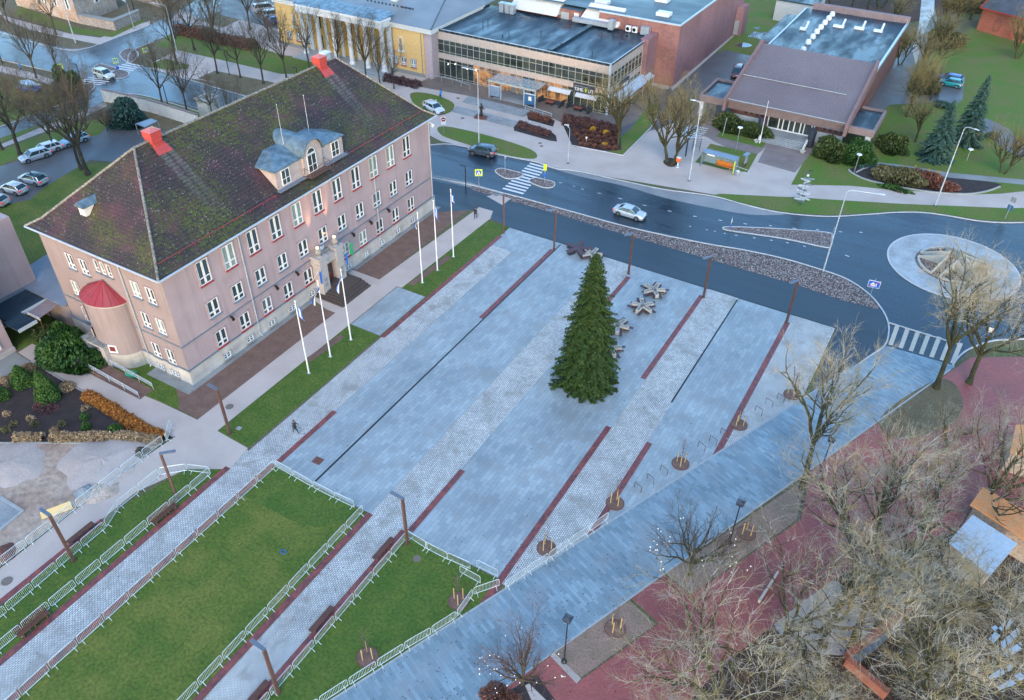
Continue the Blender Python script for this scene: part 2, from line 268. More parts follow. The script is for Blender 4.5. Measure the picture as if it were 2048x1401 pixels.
# ------------------------------------------------------------------ mesh builder
def tag(o, label=None, cat=None, group=None, kind=None):
    for k, v in (('label', label), ('category', cat), ('group', group), ('kind', kind)):
        if v: o[k] = v
    return o
class MB:
    def __init__(s): s.v = []; s.f = []; s.mi = []; s.cur = 0
    def m(s, i): s.cur = i; return s
    def add(s, vs, fs):
        o = len(s.v); s.v += [tuple(map(float, p)) for p in vs]; s.f += [tuple(i+o for i in f) for f in fs]; s.mi += [s.cur]*len(fs); return s
    def box(s, x0, x1, y0, y1, z0, z1):
        if x0 > x1: x0, x1 = x1, x0
        if y0 > y1: y0, y1 = y1, y0
        return s.add([(x0, y0, z0), (x1, y0, z0), (x1, y1, z0), (x0, y1, z0), (x0, y0, z1), (x1, y0, z1), (x1, y1, z1), (x0, y1, z1)],
                     [(0, 3, 2, 1), (4, 5, 6, 7), (0, 1, 5, 4), (1, 2, 6, 5), (2, 3, 7, 6), (3, 0, 4, 7)])
    def obox(s, c, ang, lx, ly, z0, z1):
        ca, sa = math.cos(ang), math.sin(ang)
        P = [(c[0]+ca*a-sa*b, c[1]+sa*a+ca*b) for a, b in ((-lx/2, -ly/2), (lx/2, -ly/2), (lx/2, ly/2), (-lx/2, ly/2))]
        return s.prism(P, z0, z1)
    def prism(s, P, z0, z1):
        n = len(P); ar = sum(P[i][0]*P[(i+1) % n][1]-P[(i+1) % n][0]*P[i][1] for i in range(n))
        if ar < 0: P = P[::-1]
        z0s = z0 if isinstance(z0, (list, tuple)) else [z0]*n; z1s = z1 if isinstance(z1, (list, tuple)) else [z1]*n
        vs = [(p[0], p[1], z) for p, z in zip(P, z0s)]+[(p[0], p[1], z) for p, z in zip(P, z1s)]
        fs = [(i, (i+1) % n, n+(i+1) % n, n+i) for i in range(n)]
        tri = tessellate_polygon([[Vector((p[0], p[1], 0)) for p in P]])
        for t in tri:
            a, b, c = t
            cr = (P[b][0]-P[a][0])*(P[c][1]-P[a][1])-(P[b][1]-P[a][1])*(P[c][0]-P[a][0])
            if cr < 0: a, c = c, a
            fs += [(n+a, n+b, n+c), (c, b, a)]
        return s.add(vs, fs)
    def sheet(s, P, z):
        tri = tessellate_polygon([[Vector((p[0], p[1], 0)) for p in P]]); fs = []
        for a, b, c in tri:
            cr = (P[b][0]-P[a][0])*(P[c][1]-P[a][1])-(P[b][1]-P[a][1])*(P[c][0]-P[a][0])
            fs.append((a, b, c) if cr > 0 else (c, b, a))
        return s.add([(p[0], p[1], z) for p in P], fs)
    def poly(s, P): return s.add(P, [tuple(range(len(P)))])
    def tube(s, a, b, r, r2=None, n=8, cap=True):
        r2 = r if r2 is None else r2
        a = Vector(a); b = Vector(b); d = (b-a)
        if d.length < 1e-6: return s
        d.normalize(); u = d.cross(Vector((0, 0, 1)) if abs(d.z) < .9 else Vector((1, 0, 0))).normalized(); w = d.cross(u)
        vs = []
        for p, q in ((a, r), (b, r2)):
            for i in range(n):
                t = 2*math.pi*i/n; vs.append(p+u*(math.cos(t)*q)+w*(math.sin(t)*q))
        fs = [(i, i+n, (i+1) % n+n, (i+1) % n) for i in range(n)]
        if cap: fs += [tuple(range(n)), tuple(range(2*n-1, n-1, -1))]
        return s.add(vs, fs)
    def path(s, P, r, n=8, closed=False):
        L = list(P)+([P[0]] if closed else [])
        for a, b in zip(L, L[1:]): s.tube(a, b, r, None, n)
        return s
    def lathe(s, c, prof, n=16):
        vs = []; k = len(prof)
        for i in range(n):
            t = 2*math.pi*i/n
            for r, z in prof: vs.append((c[0]+r*math.cos(t), c[1]+r*math.sin(t), c[2]+z))
        fs = [(i*k+j, ((i+1) % n)*k+j, ((i+1) % n)*k+j+1, i*k+j+1) for i in range(n) for j in range(k-1)]
        if prof[0][0] > 1e-4: fs.append(tuple(i*k for i in range(n))[::-1])
        if prof[-1][0] > 1e-4: fs.append(tuple(i*k+k-1 for i in range(n)))
        return s.add(vs, fs)
    def ball(s, c, r, n=10, sz=1.0):
        return s.lathe(c, [(max(1e-5, r*math.sin(math.pi*i/8)), -r*sz*math.cos(math.pi*i/8)) for i in range(9)], n)
    def build(s, name, mat, parent=None, world=True, smooth=False, bevel=0):
        me = bpy.data.meshes.new(name)
        off = Vector((0, 0, 0))
        if parent is not None and world:
            q = parent
            while q is not None: off += q.location; q = q.parent
        me.from_pydata([(p[0]-off.x, p[1]-off.y, p[2]-off.z) for p in s.v], [], s.f)
        mats = mat if isinstance(mat, (list, tuple)) else [mat]
        for x in mats: me.materials.append(M[x])
        if len(mats) > 1: me.polygons.foreach_set('material_index', s.mi)
        if smooth:
            me.polygons.foreach_set('use_smooth', [True]*len(me.polygons))
            try: me.set_sharp_from_angle(angle=R(40))
            except Exception: pass
        me.update()
        o = bpy.data.objects.new(name, me); col.objects.link(o)
        if parent is not None: o.parent = parent
        if bevel:
            b = o.modifiers.new('bevel', 'BEVEL'); b.width = bevel; b.segments = 2; b.limit_method = 'ANGLE'
        return o
def thing(name, label, cat, loc=(0, 0, 0), rz=0.0, group=None):
    o = bpy.data.objects.new(name, None); col.objects.link(o); o.empty_display_size = .2
    o.location = (loc[0], loc[1], loc[2] if len(loc) > 2 else 0); o.rotation_euler = (0, 0, rz)
    return tag(o, label, cat, group)
KIDS = {}
def copy_tree(o, parent=None):
    c = o.copy(); col.objects.link(c); c.parent = parent
    for ch in list(o.children): copy_tree(ch, c)
    return c
def place(proto, loc, rz=0.0, label=None, group=None, scale=None):
    """first use moves the first one built, later uses copy it with its parts"""
    if proto.get('_used'): o = copy_tree(proto)
    else: o = proto
    proto['_used'] = 1
    o.location = (loc[0], loc[1], loc[2] if len(loc) > 2 else 0); o.rotation_euler = (0, 0, rz)
    if scale: o.scale = scale if isinstance(scale, tuple) else (scale,)*3
    if label: o['label'] = label
    if group: o['group'] = group
    return o
def PX(L): return [G(*p)[:2] for p in L]
def sm(P, k=5, closed=False):
    """rounded line through the points"""
    n = len(P); out = []
    rng = range(n) if closed else range(n-1)
    for i in rng:
        p = [P[(i+j) % n] if closed else P[min(max(i+j, 0), n-1)] for j in (-1, 0, 1, 2)]
        for a in range(k):
            t = a/k
            out.append(tuple(.5*((2*p[1][c])+(-p[0][c]+p[2][c])*t+(2*p[0][c]-5*p[1][c]+4*p[2][c]-p[3][c])*t*t+(-p[0][c]+3*p[1][c]-3*p[2][c]+p[3][c])*t**3) for c in range(2)))
    if not closed: out.append(tuple(P[-1][:2]))
    return out
_gc = [0]
def ground(name, P, z, mat):
    _gc[0] += 1; z = z+_gc[0]*.00002
    o = MB().sheet(P, z).build(name, mat); tag(o, kind='structure'); return o
def kerb(P, name='kerb', w=.16, h=.11, mat='kerb_stone', z0=0.0):
    mb = MB(); n = len(P); L = []; Rr = []
    for i in range(n):
        a = P[max(i-1, 0)]; b = P[min(i+1, n-1)]; dx, dy = b[0]-a[0], b[1]-a[1]; l = math.hypot(dx, dy) or 1
        nx, ny = -dy/l*w/2, dx/l*w/2; L.append((P[i][0]+nx, P[i][1]+ny)); Rr.append((P[i][0]-nx, P[i][1]-ny))
    vs = []
    for a, b in zip(L, Rr): vs += [(a[0], a[1], z0), (a[0], a[1], z0+h), (b[0], b[1], z0+h), (b[0], b[1], z0)]
    fs = [(i*4+j, i*4+j+1, i*4+5+j, i*4+4+j) for i in range(n-1) for j in range(3)]+[(0, 3, 2, 1), (4*n-4, 4*n-3, 4*n-2, 4*n-1)]
    mb.add(vs, fs); o = mb.build(name, mat); tag(o, kind='structure'); return o
# ================================================================== GROUND
g = MB().sheet([(-700, -60), (500, -60), (500, 900), (-700, 900)], 0.0).build('ground', 'park_ground'); tag(g, kind='structure')
Z = lambda k: .004*k
def rect(name, x0, x1, y0, y1, k, mat): return ground(name, [(x0, y0), (x1, y0), (x1, y1), (x0, y1)], Z(k), mat)
# --- the square
def band_l(y, off=0): return -25.87+(y-19.77)*(21.28/51.45)+off      # upper-left edge of the diagonal walk
def band_r(y, off=0): return -13.97+(y-30.78)*(19.1/46.3)+off
ground('paving', [(-49.3, 34.5), (band_l(34.5), 34.5), (band_l(70), 70), (-5.1, 70), (-5.1, 84.2), (-49.3, 84.2)], Z(3), 'plaza_slab')
ground('paving', [(-53.9, 55.6), (-49.7, 55.6), (-49.7, 64.6), (-53.9, 64.6)], Z(3), 'plaza_slab')
rect('cobble_path', -49.35, -45.85, 34.6, 79, 4, 'cobble')
ground('cobble_path', [(-49.2, -20), (-46.4, -20), (-46.4, 34.6), (-45.9, 34.6), (-49.65, 34.6), (-49.2, 32)], Z(4), 'cobble')
ground('cobble_path', [(-34.1, -20), (-31.0, -20), (-31.0, 34.5), (-34.1, 34.5)], Z(4), 'cobble')
rect('cobble_band', -34.4, -30.45, 34.5, 84.2, 4, 'cobble')
ground('cobble_band', [(-20.5, 34.2), (-19.9, 34.2), (band_l(43), 43), (-16.6, 43.0), (-16.75, 84.2), (-20.5, 84.2)], Z(4), 'cobble')
ground('cobble_band', [(-9.9, 57.6), (band_l(57.6), 57.6), (band_l(70), 70), (-5.1, 70), (-5.1, 84.2), (-9.9, 84.2)], Z(4), 'cobble')
def redstrip(x, y0, y1, w=.6): rect('brick_strip', x-w/2, x+w/2, y0, y1, 5, 'red_clinker')
for x, a, b in ((-45.85, 35, 43.2), (-49.25, 55.5, 81.7), (-41.55, 64.4, 82.3), (-30.2, 34.7, 43.1), (-30.2, 64.3, 81.5), (-20.8, 34.4, 55.6), (-20.8, 64.2, 82.4), (-10.2, 57, 82.4)): redstrip(x, a, b)
ground('brick_strip', [(-16.7, 42.2), (-16.1, 42.4+1.0), (-16.1, 55.6), (-16.7, 55.6)], Z(5), 'red_clinker')
for x in (-49.45, -46.1, -34.45, -30.65): rect('brick_strip', x-.3, x+.3, -20, 34.5 if x != -49.45 else 32, 5, 'red_clinker')
rect('brick_strip', -54.55, -53.95, -20, 21.8, 5, 'red_clinker')
ground('brick_strip', [(-21.1, 34.5), (-20.5, 34.5), (-20.4, 33.2), (-21.1, 31.5)], Z(5), 'red_clinker')
for x, a, b in ((-41.2, 34.9, 83.9), (-16.75, 62.2, 83.8)):
    o = MB().box(x-.1, x+.1, a, b, -.02, .026).build('drain_channel', 'black_metal'); tag(o, kind='structure')
o = MB().box(-49, -5.1, 84.2, 84.32, -.02, .03).build('edge_drain', 'black_metal'); tag(o, kind='structure')
# --- diagonal walk
ground('diagonal_walk', [(band_l(-10), -10), (band_r(-10), -10), (8.0, 83.9)]+PX([(1905, 731), (1770, 691.5), (1766, 694), (1752, 707), (1734, 717)])+[(band_l(77.5), 77.5)], Z(7), 'plaza_slab_diag')
for f in (band_l, band_r):
    kerb([(f(-10), -10), (f(77 if f is band_l else 83), 77 if f is band_l else 83)], w=.16, h=.035, mat='granite_light')
# --- lawns in front
ground('lawn', [(-45.75, -20), (-34.8, -20), (-34.8, 34.4), (-45.75, 34.4)], Z(2), 'lawn')
ground('new_turf', [(-45.7, 30.2), (-38.8, 30.3), (-37.4, 31), (-35.0, 33.4), (-34.9, 34.4), (-45.7, 34.4)], Z(4), 'turf_new')
ground('lawn', [(-53.95, -20), (-49.75, -20), (-49.75, 31.9), (-50.7, 31.0), (-52.6, 29.9), (-53.95, 24.5)], Z(2), 'turf_new')
ground('lawn', [(-30.3, -20), (band_l(-20)-.2, -20), (band_l(31.7)-.1, 31.7), (-21.0, 34.4), (-30.3, 34.4)], Z(2), 'turf_new')
rect('lawn', -53.95, -49.65, 34.95, 55.6, 2, 'turf_new'); rect('lawn', -53.3, -49.4, 64.65, 84.3, 2, 'turf_new')
ground('sand_path', [(-82.2, 34.3), (-71.6, 34.3), (-62, 35.0), (-56.9, 35.1), (-56.9, 56), (-61.2, 57.2), (-61.2, 64.9), (-56.8, 64.7), (-56.0, 86), (-52.9, 85.6), (-53.3, 64.7), (-54.0, 64.65), (-54.0, 35.0), (-49.65, 34.8), (-49.2, 31.9), (-50.7, 31.0), (-52.6, 29.9), (-54.4, 25.5), (-54.5, -20), (-57.0, -20), (-57.4, 28), (-56.9, 32.3), (-70.2, 32.1), (-79.3, 32.3), (-82.1, 32.5)], Z(3), 'sand_path')
rect('gravel_bed', -61.3, -56.9, 36.6, 56.4, 4, 'gravel_brown'); rect('gravel_bed', -61.3, -56.8, 64.7, 88.4, 4, 'gravel_brown')
ground('gravel_bed', [(-64.0, 35.4), (-56.95, 35.2), (-56.95, 38.6), (-66, 38.7)], Z(4), 'gravel_brown')
ground('small_lawn', sm([(-68.2, 38.3), (-64.2, 38.1), (-60.4, 35.9), (-60.2, 35.1), (-62.0, 35.1), (-68.2, 35.3)], 4, True), Z(5), 'turf_new')
rect('paved_apron', -61.5, -60.55, 38.0, 57, 5, 'grey_paving'); rect('paved_apron', -61.5, -60.65, 64.9, 84, 5, 'grey_paving'); rect('paved_apron', -67, -60.6, 37.3, 38.6, 5, 'grey_paving')
# --- planted bed and building site, left
ground('planting_bed', [(-79.4, 32.2), (-70.2, 31.9), (-57.0, 32.1), (-57.7, 30.9), (-61.1, 28.9), (-70.9, 23.0), (-100, 5), (-100, 22), (-79.7, 28.7)], Z(3), 'mulch')
kerb(sm([(-79.4, 32.25), (-70.2, 31.95), (-57.0, 32.2)], 3), w=.12, h=.06, mat='granite_light'); kerb([(-57.6, 30.7), (-61.1, 28.75), (-70.9, 22.9), (-100, 5)], w=.14, h=.08, mat='concrete')
ground('building_site_ground', [(-57.5, 30.7), (-61.1, 28.6), (-70.9, 22.8), (-100, 4.8), (-100, -30), (-57.4, -30), (-57.6, 28)], Z(2), 'construction_soil')
ground('side_path', [(-82.3, 32.4), (-79.4, 32.2), (-79.7, 28.7), (-104, 20.5), (-106, 24)], Z(4), 'grey_paving')
ground('backyard_lawn', [(-62, 60), (-98, 60), (-140, 60), (-140, 34), (-84, 32.5), (-78, 34.4), (-62, 35)], Z(1), 'lawn_far')
# --- right side: red brick paths, beds
RP = [(-9.36, 41.94), (-10.78, 38.45), (-7.93, 37.38), (-11.18, 29.76), (-13.97, 30.78), (-30, -8), (-10, -8), (2.0, 20), (3.5, 38), (9, 57), (20, 70), (30, 92), (16, 92), (12.5, 86), (8.0, 83.3), (band_r(80)+.1, 80), (band_r(62)+.1, 62), (-.6, 59.9), (-2.25, 51.47), (-6.71, 41.10)]
ground('red_brick_path', [(-9.36, 41.94), (-10.78, 38.45), (-7.93, 37.38), (-11.18, 29.76), (-13.97, 30.78), (band_r(-10), -10), (-8, -10), (-4.4, 29.5), (-2.4, 36.5), (1.5, 45.5), (4.0, 50.5), (9.5, 57.5), (16, 64.5), (24, 72), (40, 82), (40, 96), (14, 89.5), (9.3, 86.5), (8.2, 84.0), (band_r(60)+.12, 60), (-1.6, 58.9), (-1.0, 53.6), (-6.7, 41.1)], Z(5), 'red_path_brick')
ground('bare_bed', [(-10.9, 38.2), (-8.1, 37.2), (-11.3, 29.9), (-13.9, 30.8)], Z(6), 'bare_earth')
ground('bare_bed', [(-9.3, 42.1), (-6.7, 41.2), (-1.3, 53.4), (-1.9, 58.8)], Z(6), 'bare_earth')
ground('tree_island', sm([(3.2, 73.6), (6.6, 80.5), (8.6, 80.3), (9.6, 76.6), (8.0, 72.4), (5.0, 69.0), (2.6, 70.0)], 4, True), Z(7), 'dead_grass')
ground('leaf_ground', [(-8, -10), (-4.4, 29.5), (-2.4, 36.5), (1.5, 45.5), (4.0, 50.5), (9.5, 57.5), (16, 64.5), (24, 72), (70, 80), (70, -10)], Z(2), 'leaf_litter')
ground('park_path', sm([(-1.0, 45), (2.5, 48.5), (6, 47.5), (7.0, 44), (4.2, 41.5), (.5, 41.5)], 4, True), Z(4), 'sand_dirty')
ground('park_path', [(-2.0, 22), (2.5, 25), (3.5, 12), (-1, 10)], Z(4), 'grey_paving'); ground('park_path', PX([(1760, 1130), (1840, 1090), (1860, 1150), (1800, 1215), (1740, 1190)]), Z(4), 'grey_paving')
ground('planting_bed', PX([(985, 1401), (1075, 1350), (1110, 1401), (1060, 1480), (940, 1480)]), Z(8), 'mulch')
ground('concrete_strip', PX([(1098, 1310), (1108, 1306), (1162, 1358), (1153, 1368)]), Z(9), 'sand_dirty'); ground('concrete_strip', PX([(1050, 1372), (1058, 1368), (1092, 1401), (1100, 1440), (1080, 1440)]), Z(9), 'sand_dirty')
# --- upper pavement (large) then roads over it
ground('pavement', PX([(300, 128), (560, 0), (860, 20), (1100, 60), (1330, 140), (1450, 160), (1680, 300), (1760, 355), (1900, 380), (2100, 376), (2100, 420), (2020, 417), (1800, 411), (1600, 395), (1430, 390), (1150, 343), (1060, 326), (880, 282), (820, 250), (640, 190), (520, 182), (400, 160), (300, 146)]), Z(1), 'sand_path')
UK = sm(PX([(856, 292), (905, 290), (1000, 311), (1072, 325), (1110, 338), (1153, 343), (1246, 363), (1328, 380), (1424, 393), (1488, 410), (1560, 426), (1652, 434), (1734, 430), (1789, 426), (1843, 426), (1898, 433), (1967, 444), (2048, 446), (2200, 438)]), 4)
LKs = sm(PX([(1041, 396), (1164, 430), (1268, 458), (1410, 488), (1488, 501), (1570, 519), (1647, 542), (1693, 559), (1734, 586), (1761, 616), (1775, 643), (1777, 668), (1768, 693), (1734, 717), (1718, 729)]), 4)
road = UK+PX([(2200, 660), (2048, 679), (1990, 682), (1945, 696), (1917, 722), (1905, 730), (1770, 692), (1734, 717), (1640, 776), (1622, 787), (1671, 658)])+PX([(1025, 457), (985, 440), (952, 420), (868, 425), (800, 330), (835, 292)])
ground('road', road, Z(3), 'wet_asphalt')
ground('service_road', PX([(700, 400), (864, 362), (943, 377), (1016, 401), (1109, 427), (1191, 452), (1273, 477), (1383, 509), (1488, 540), (1597, 572), (1679, 600), (1756, 619), (1772, 646), (1775, 668), (1766, 693), (1734, 716), (1640, 775), (1622, 787), (1671, 657.5), (1026, 457), (985, 440), (952, 420), (868, 425)]), Z(4), 'service_asphalt')
ground('grey_verge', PX([(840, 340), (864, 349), (943, 366), (1000, 386), (1006, 392), (943, 376), (864, 358)]), Z(5), 'grey_paving')
GS = PX([(943, 372), (985, 384), (1041, 398), (1164, 432), (1268, 460), (1410, 490), (1488, 503), (1570, 521), (1647, 544), (1693, 561), (1734, 588), (1757, 613), (1756, 619), (1679, 600), (1597, 572), (1488, 540), (1383, 509), (1273, 477), (1191, 452), (1109, 427), (1016, 401), (943, 380)])
ground('stone_strip', GS, Z(6), 'cobble_gravel')
ground('crossing_island', PX([(973, 393), (995, 389), (1022, 398), (1005, 411)]), Z(7), 'sand_path')
ground('entrance_path', PX([(952, 420), (958, 415), (986, 423), (980, 440), (955, 437)]), Z(7), 'sand_path')
kerb(LKs); kerb(UK[:])
kerb(sm(PX([(700, 330), (864, 357), (943, 371), (1006, 387), (1041, 396)]), 3))
ground('bus_bay', sm(PX([(1072, 327), (1153, 352), (1246, 372), (1328, 396), (1424, 417), (1500, 430), (1570, 430)]), 3)+PX([(1560, 426), (1488, 411), (1424, 394), (1328, 381), (1246, 364), (1153, 344)]), Z(4), 'bus_bay_asphalt')
kerb(PX([(1776, 646), (1917, 690), (1923, 692)])); kerb(sm(PX([(1905, 732), (1920, 712), (1945, 696), (1990, 682), (2048, 679), (2200, 660)]), 4))
# zebra crossings (each bar lies on the road)
def bars(name, quads, k, mat):
    mb = MB()
    _gc[0] += 1
    for q in quads: mb.sheet(q, Z(k)+_gc[0]*.00002)
    return tag(mb.build(name, mat), kind='structure')
def lerp(a, b, t): return (a[0]+(b[0]-a[0])*t, a[1]+(b[1]-a[1])*t)
def zebra(A, B, Cc, D, n, name='zebra_crossing', duty=.5, mat='white_paint', k=8):
    """A-B one edge of the crossing, D-C the other edge"""
    q = []
    for i in range(n):
        t0 = (i+.5-duty/2)/n; t1 = (i+.5+duty/2)/n
        q.append([lerp(A, B, t0), lerp(A, B, t1), lerp(D, Cc, t1), lerp(D, Cc, t0)])
    bars(name, q, k, mat)
zebra(*PX([(1003, 380), (1062, 325), (1095, 334), (1045, 391)]), 11)
zebra(*PX([(1771, 688), (1915, 731), (1932, 690), (1785, 648)]), 7, duty=.42, mat='cream_paint')
zebra(*PX([(146, 168), (256, 125), (290, 132), (200, 172)]), 13)
for name, L in (('traffic_island', [(991, 345), (1000, 338), (1030, 344), (1046, 350), (1036, 357), (1012, 358)]), ('traffic_island', [(1058, 364), (1070, 357), (1088, 360), (1108, 366), (1106, 375), (1086, 376)]),
                ('traffic_island', [(1446, 458), (1462, 455), (1560, 459), (1652, 466), (1664, 474), (1662, 492), (1650, 496), (1570, 479), (1462, 463)]),
                ('traffic_island', [(188, 136), (200, 129), (222, 134), (236, 140), (226, 143), (198, 143)]), ('traffic_island', [(216, 152), (236, 141), (256, 145), (255, 154), (236, 158)]),
                ('traffic_island', [(240, 112), (246, 102), (262, 98), (277, 108), (270, 120), (256, 126)]), ('traffic_island', [(150, 180), (184, 166), (190, 172), (180, 184)])):
    P = sm(PX(L), 4, True); ground(name, P, .09, 'cobble_gravel'); kerb(P+[P[0]], h=.12)
q = []
for a, b in [((1118, 366), (1124, 367)), ((1146, 373), (1150, 374)), ((1163, 378), (1167, 380)), ((1195, 387), (1202, 388)), ((1237, 397), (1244, 399)), ((1286, 411), (1293, 412)), ((1336, 422), (1343, 424)), ((1386, 433), (1393, 434)), ((1437, 441), (1444, 442)), ((1487, 448), (1494, 449)), ((1538, 452), (1544, 453)), ((1585, 457), (1592, 458)), ((1632, 460), (1638, 461)), ((1678, 464), (1684, 465)), ((1719, 465), (1725, 466)), ((1378, 453), (1382, 454)), ((1412, 460), (1415, 461)), ((1428, 463), (1431, 464)), ((1448, 467), (1451, 468)), ((1470, 471), (1475, 472)), ((1506, 476), (1511, 477)), ((1540, 481), (1545, 482)), ((1572, 486), (1577, 487)), ((1606, 493), (1611, 494)), ((1690, 511), (1698, 514))]:
    a = G(*a); b = G(*b); dx, dy = b[0]-a[0], b[1]-a[1]; l = math.hypot(dx, dy); nx, ny = -dy/l*.08, dx/l*.08
    q.append([(a[0]-nx, a[1]-ny), (b[0]-nx, b[1]-ny), (b[0]+nx, b[1]+ny), (a[0]+nx, a[1]+ny)])
bars('lane_markings', q, 8, 'white_paint')
# roundabout disc
RC = (4.85, 105.7)
def circ(r, n=64, c=RC, a0=0, a1=2*math.pi): return [(c[0]+r*math.cos(a0+(a1-a0)*i/n), c[1]+r*math.sin(a0+(a1-a0)*i/n)) for i in range(n)]
o = MB().lathe((RC[0], RC[1], 0), [(0.001, .10), (7.9, .08), (7.9, 0)][::-1], 64).build('roundabout_apron', 'concrete_ring', smooth=False); tag(o, kind='structure')
kerb(circ(7.95)+[circ(7.95)[0]], w=.2, h=.1)
ground('roundabout_stones', circ(4.55), .112, 'cobble_gravel')
# --- verges and lawns north of the road
ground('verge', sm(PX([(876, 255), (905, 255), (985, 274), (1063, 300), (1068, 318), (1000, 308), (905, 280), (880, 268)]), 4, True), Z(3), 'lawn_far')
ground('verge', sm(PX([(820, 188), (860, 188), (905, 205), (904, 222), (880, 230), (840, 222)]), 4, True), Z(3), 'lawn_far')
ground('verge', PX([(1424, 391), (1440, 388), (1600, 396), (1800, 408), (2020, 417), (2200, 412), (2200, 434), (2048, 443), (1967, 441), (1898, 430), (1843, 423), (1789, 423), (1734, 427), (1652, 431), (1560, 423), (1488, 407)]), Z(3), 'lawn_far')
ground('park_lawn', PX([(1582, 370), (1700, 372), (1760, 378), (1930, 390), (2000, 388), (2048, 383), (2200, 370), (2200, 200), (2200, 60), (1970, 40), (1800, 150), (1745, 260), (1620, 300)]), Z(2), 'lawn_far')
ground('forecourt', PX([(1515, 325), (1590, 346), (1621, 308), (1660, 288), (1640, 262), (1540, 255), (1540, 278)]), Z(3), 'forecourt_paving')
ground('forecourt', PX([(1360, 215), (1450, 195), (1560, 255), (1545, 280), (1524, 302), (1500, 320), (1424, 281), (1415, 275), (1360, 262)]), Z(2), 'forecourt_paving')
ground('verge', PX([(1433, 274), (1455, 245), (1540, 268), (1526, 296), (1500, 290)]), Z(4), 'lawn_far')
ground('verge', PX([(1390, 325), (1421, 288), (1515, 309), (1495, 345), (1450, 340)]), Z(4), 'lawn_far')
ground('flower_bed', sm(PX([(1697, 340), (1706, 348), (1742, 363), (1840, 382), (1930, 389), (1975, 383), (2000, 374), (1990, 366), (1900, 352), (1800, 338), (1740, 332), (1716, 334)]), 3, True), Z(3), 'mulch')
kerb(sm(PX([(1697, 340), (1706, 348), (1742, 363), (1840, 382), (1930, 389), (1975, 383), (2000, 374)]), 3), w=.3, h=.12, mat='concrete', z0=0)
kerb(sm(PX([(1712, 346), (1740, 335), (1790, 342), (1850, 350)]), 3), w=.25, h=.12, mat='concrete')
ground('park_path', PX([(1728, 322), (1800, 330), (1900, 346), (2048, 360), (2200, 372), (2200, 382), (2048, 370), (1900, 356), (1800, 340), (1730, 330)]), Z(4), 'grey_paving')
ground('park_path', sm(PX([(1960, 232), (2020, 260), (2048, 290), (2200, 330), (2200, 350), (2048, 316), (1990, 285), (1962, 260)]), 3), Z(3), 'dry_asphalt')
ground('car_park', PX([(1862, 150), (1930, 155), (1925, 200), (1905, 215), (1860, 205), (1780, 210), (1740, 240), (1735, 215), (1790, 120), (1820, 90), (1850, 40), (1845, 0), (1865, 0), (1875, 40), (1850, 100), (1825, 150)]), Z(3), 'dry_asphalt')
ground('puddle', PX([(1845, -20), (1870, -20), (1868, 25), (1850, 60), (1832, 130), (1824, 100), (1838, 50)]), Z(5), 'pale_track')
ground('yard', PX([(1340, 172), (1478, 62), (1520, 70), (1512, 100), (1480, 160), (1420, 210), (1360, 240), (1312, 262), (1330, 215)]), Z(3), 'dry_asphalt')
ground('yard_grass', PX([(1430, 110), (1480, 58), (1486, -20), (1640, 0), (1600, 60), (1530, 90), (1500, 112), (1450, 100)]), Z(4), 'lawn_far')
for L in ([(1496, 74), (1508, 64), (1524, 66), (1538, 64), (1540, 72), (1526, 80), (1512, 76)], [(1468, 92), (1484, 86), (1498, 88), (1504, 92), (1492, 95), (1474, 94)], [(1508, 56), (1518, 54), (1520, 60)]):
    ground('puddle', sm(PX(L), 4, True), Z(6), 'puddle')
ground('grey_verge', PX([(1341, 176), (1478, 55), (1489, 56), (1480, 62), (1345, 182)]), Z(6), 'concrete')
# terrace in front of the glass hall, beds, steps
ground('terrace', PX([(838, 165), (872, 150), (1216, 220), (1230, 222), (1300, 170), (1330, 180), (1290, 235), (1225, 262), (1200, 250), (1136, 252), (1100, 235), (1048, 220), (935, 192), (838, 174)]), Z(4), 'terrace_paving')
ground('forecourt', PX([(1228, 262), (1262, 236), (1296, 180), (1345, 178), (1318, 258), (1300, 262), (1262, 290)]), Z(3), 'dry_asphalt')
ground('verge', PX([(1213, 304), (1246, 270), (1258, 262), (1280, 235), (1300, 205), (1318, 210), (1313, 240), (1298, 258), (1246, 310)]), Z(5), 'lawn_far')
ground('flower_bed', PX([(1122, 240), (1150, 240), (1240, 262), (1243, 300), (1214, 303), (1148, 294), (1144, 288)]), Z(6), 'mulch')
ground('flower_bed', PX([(1027, 246), (1045, 244), (1100, 262), (1112, 272), (1114, 284), (1100, 282), (1028, 262)]), Z(6), 'mulch')
ground('flower_bed', PX([(1052, 222), (1098, 236), (1110, 242), (1106, 254), (1056, 240)]), Z(6), 'mulch')
kerb(PX([(1144, 292), (1212, 305), (1246, 312), (1300, 258), (1312, 240), (1318, 222)]), w=.15, h=.12)
kerb(PX([(1122, 240), (1146, 293)]), w=.12, h=.08, mat='mulch')
ground('tree_pit', sm(PX([(1326, 324), (1340, 316), (1352, 322), (1354, 332), (1338, 334)]), 4, True), Z(6), 'leaf_litter')
# --- upper left: boulevard
ground('far_ground', PX([(-200, 460), (-200, -120), (900, -120), (620, 60), (300, 470)]), Z(.6), 'dead_grass')
ground('road', PX([(-150, 30), (0, 62), (90, 88), (140, 98), (170, 96), (200, 86), (300, 50), (380, 10), (420, -30), (520, -30), (440, 20), (400, 45), (330, 75), (308, 82), (270, 100), (256, 128), (290, 134), (400, 165), (520, 200), (640, 235), (660, 300), (500, 250), (350, 205), (260, 188), (230, 190), (205, 205), (180, 225), (100, 250), (20, 275), (-100, 330), (-100, 290), (0, 255), (80, 225), (160, 200), (186, 180), (176, 160), (140, 150), (60, 132), (0, 118), (-150, 85)]), Z(3), 'wet_asphalt_far')
ground('pavement', PX([(-80, 20), (0, 22), (10, 40), (60, 60), (150, 80), (200, 90), (300, 50), (300, 42), (200, 76), (140, 68), (60, 47), (0, 30)]), Z(4), 'sand_path')
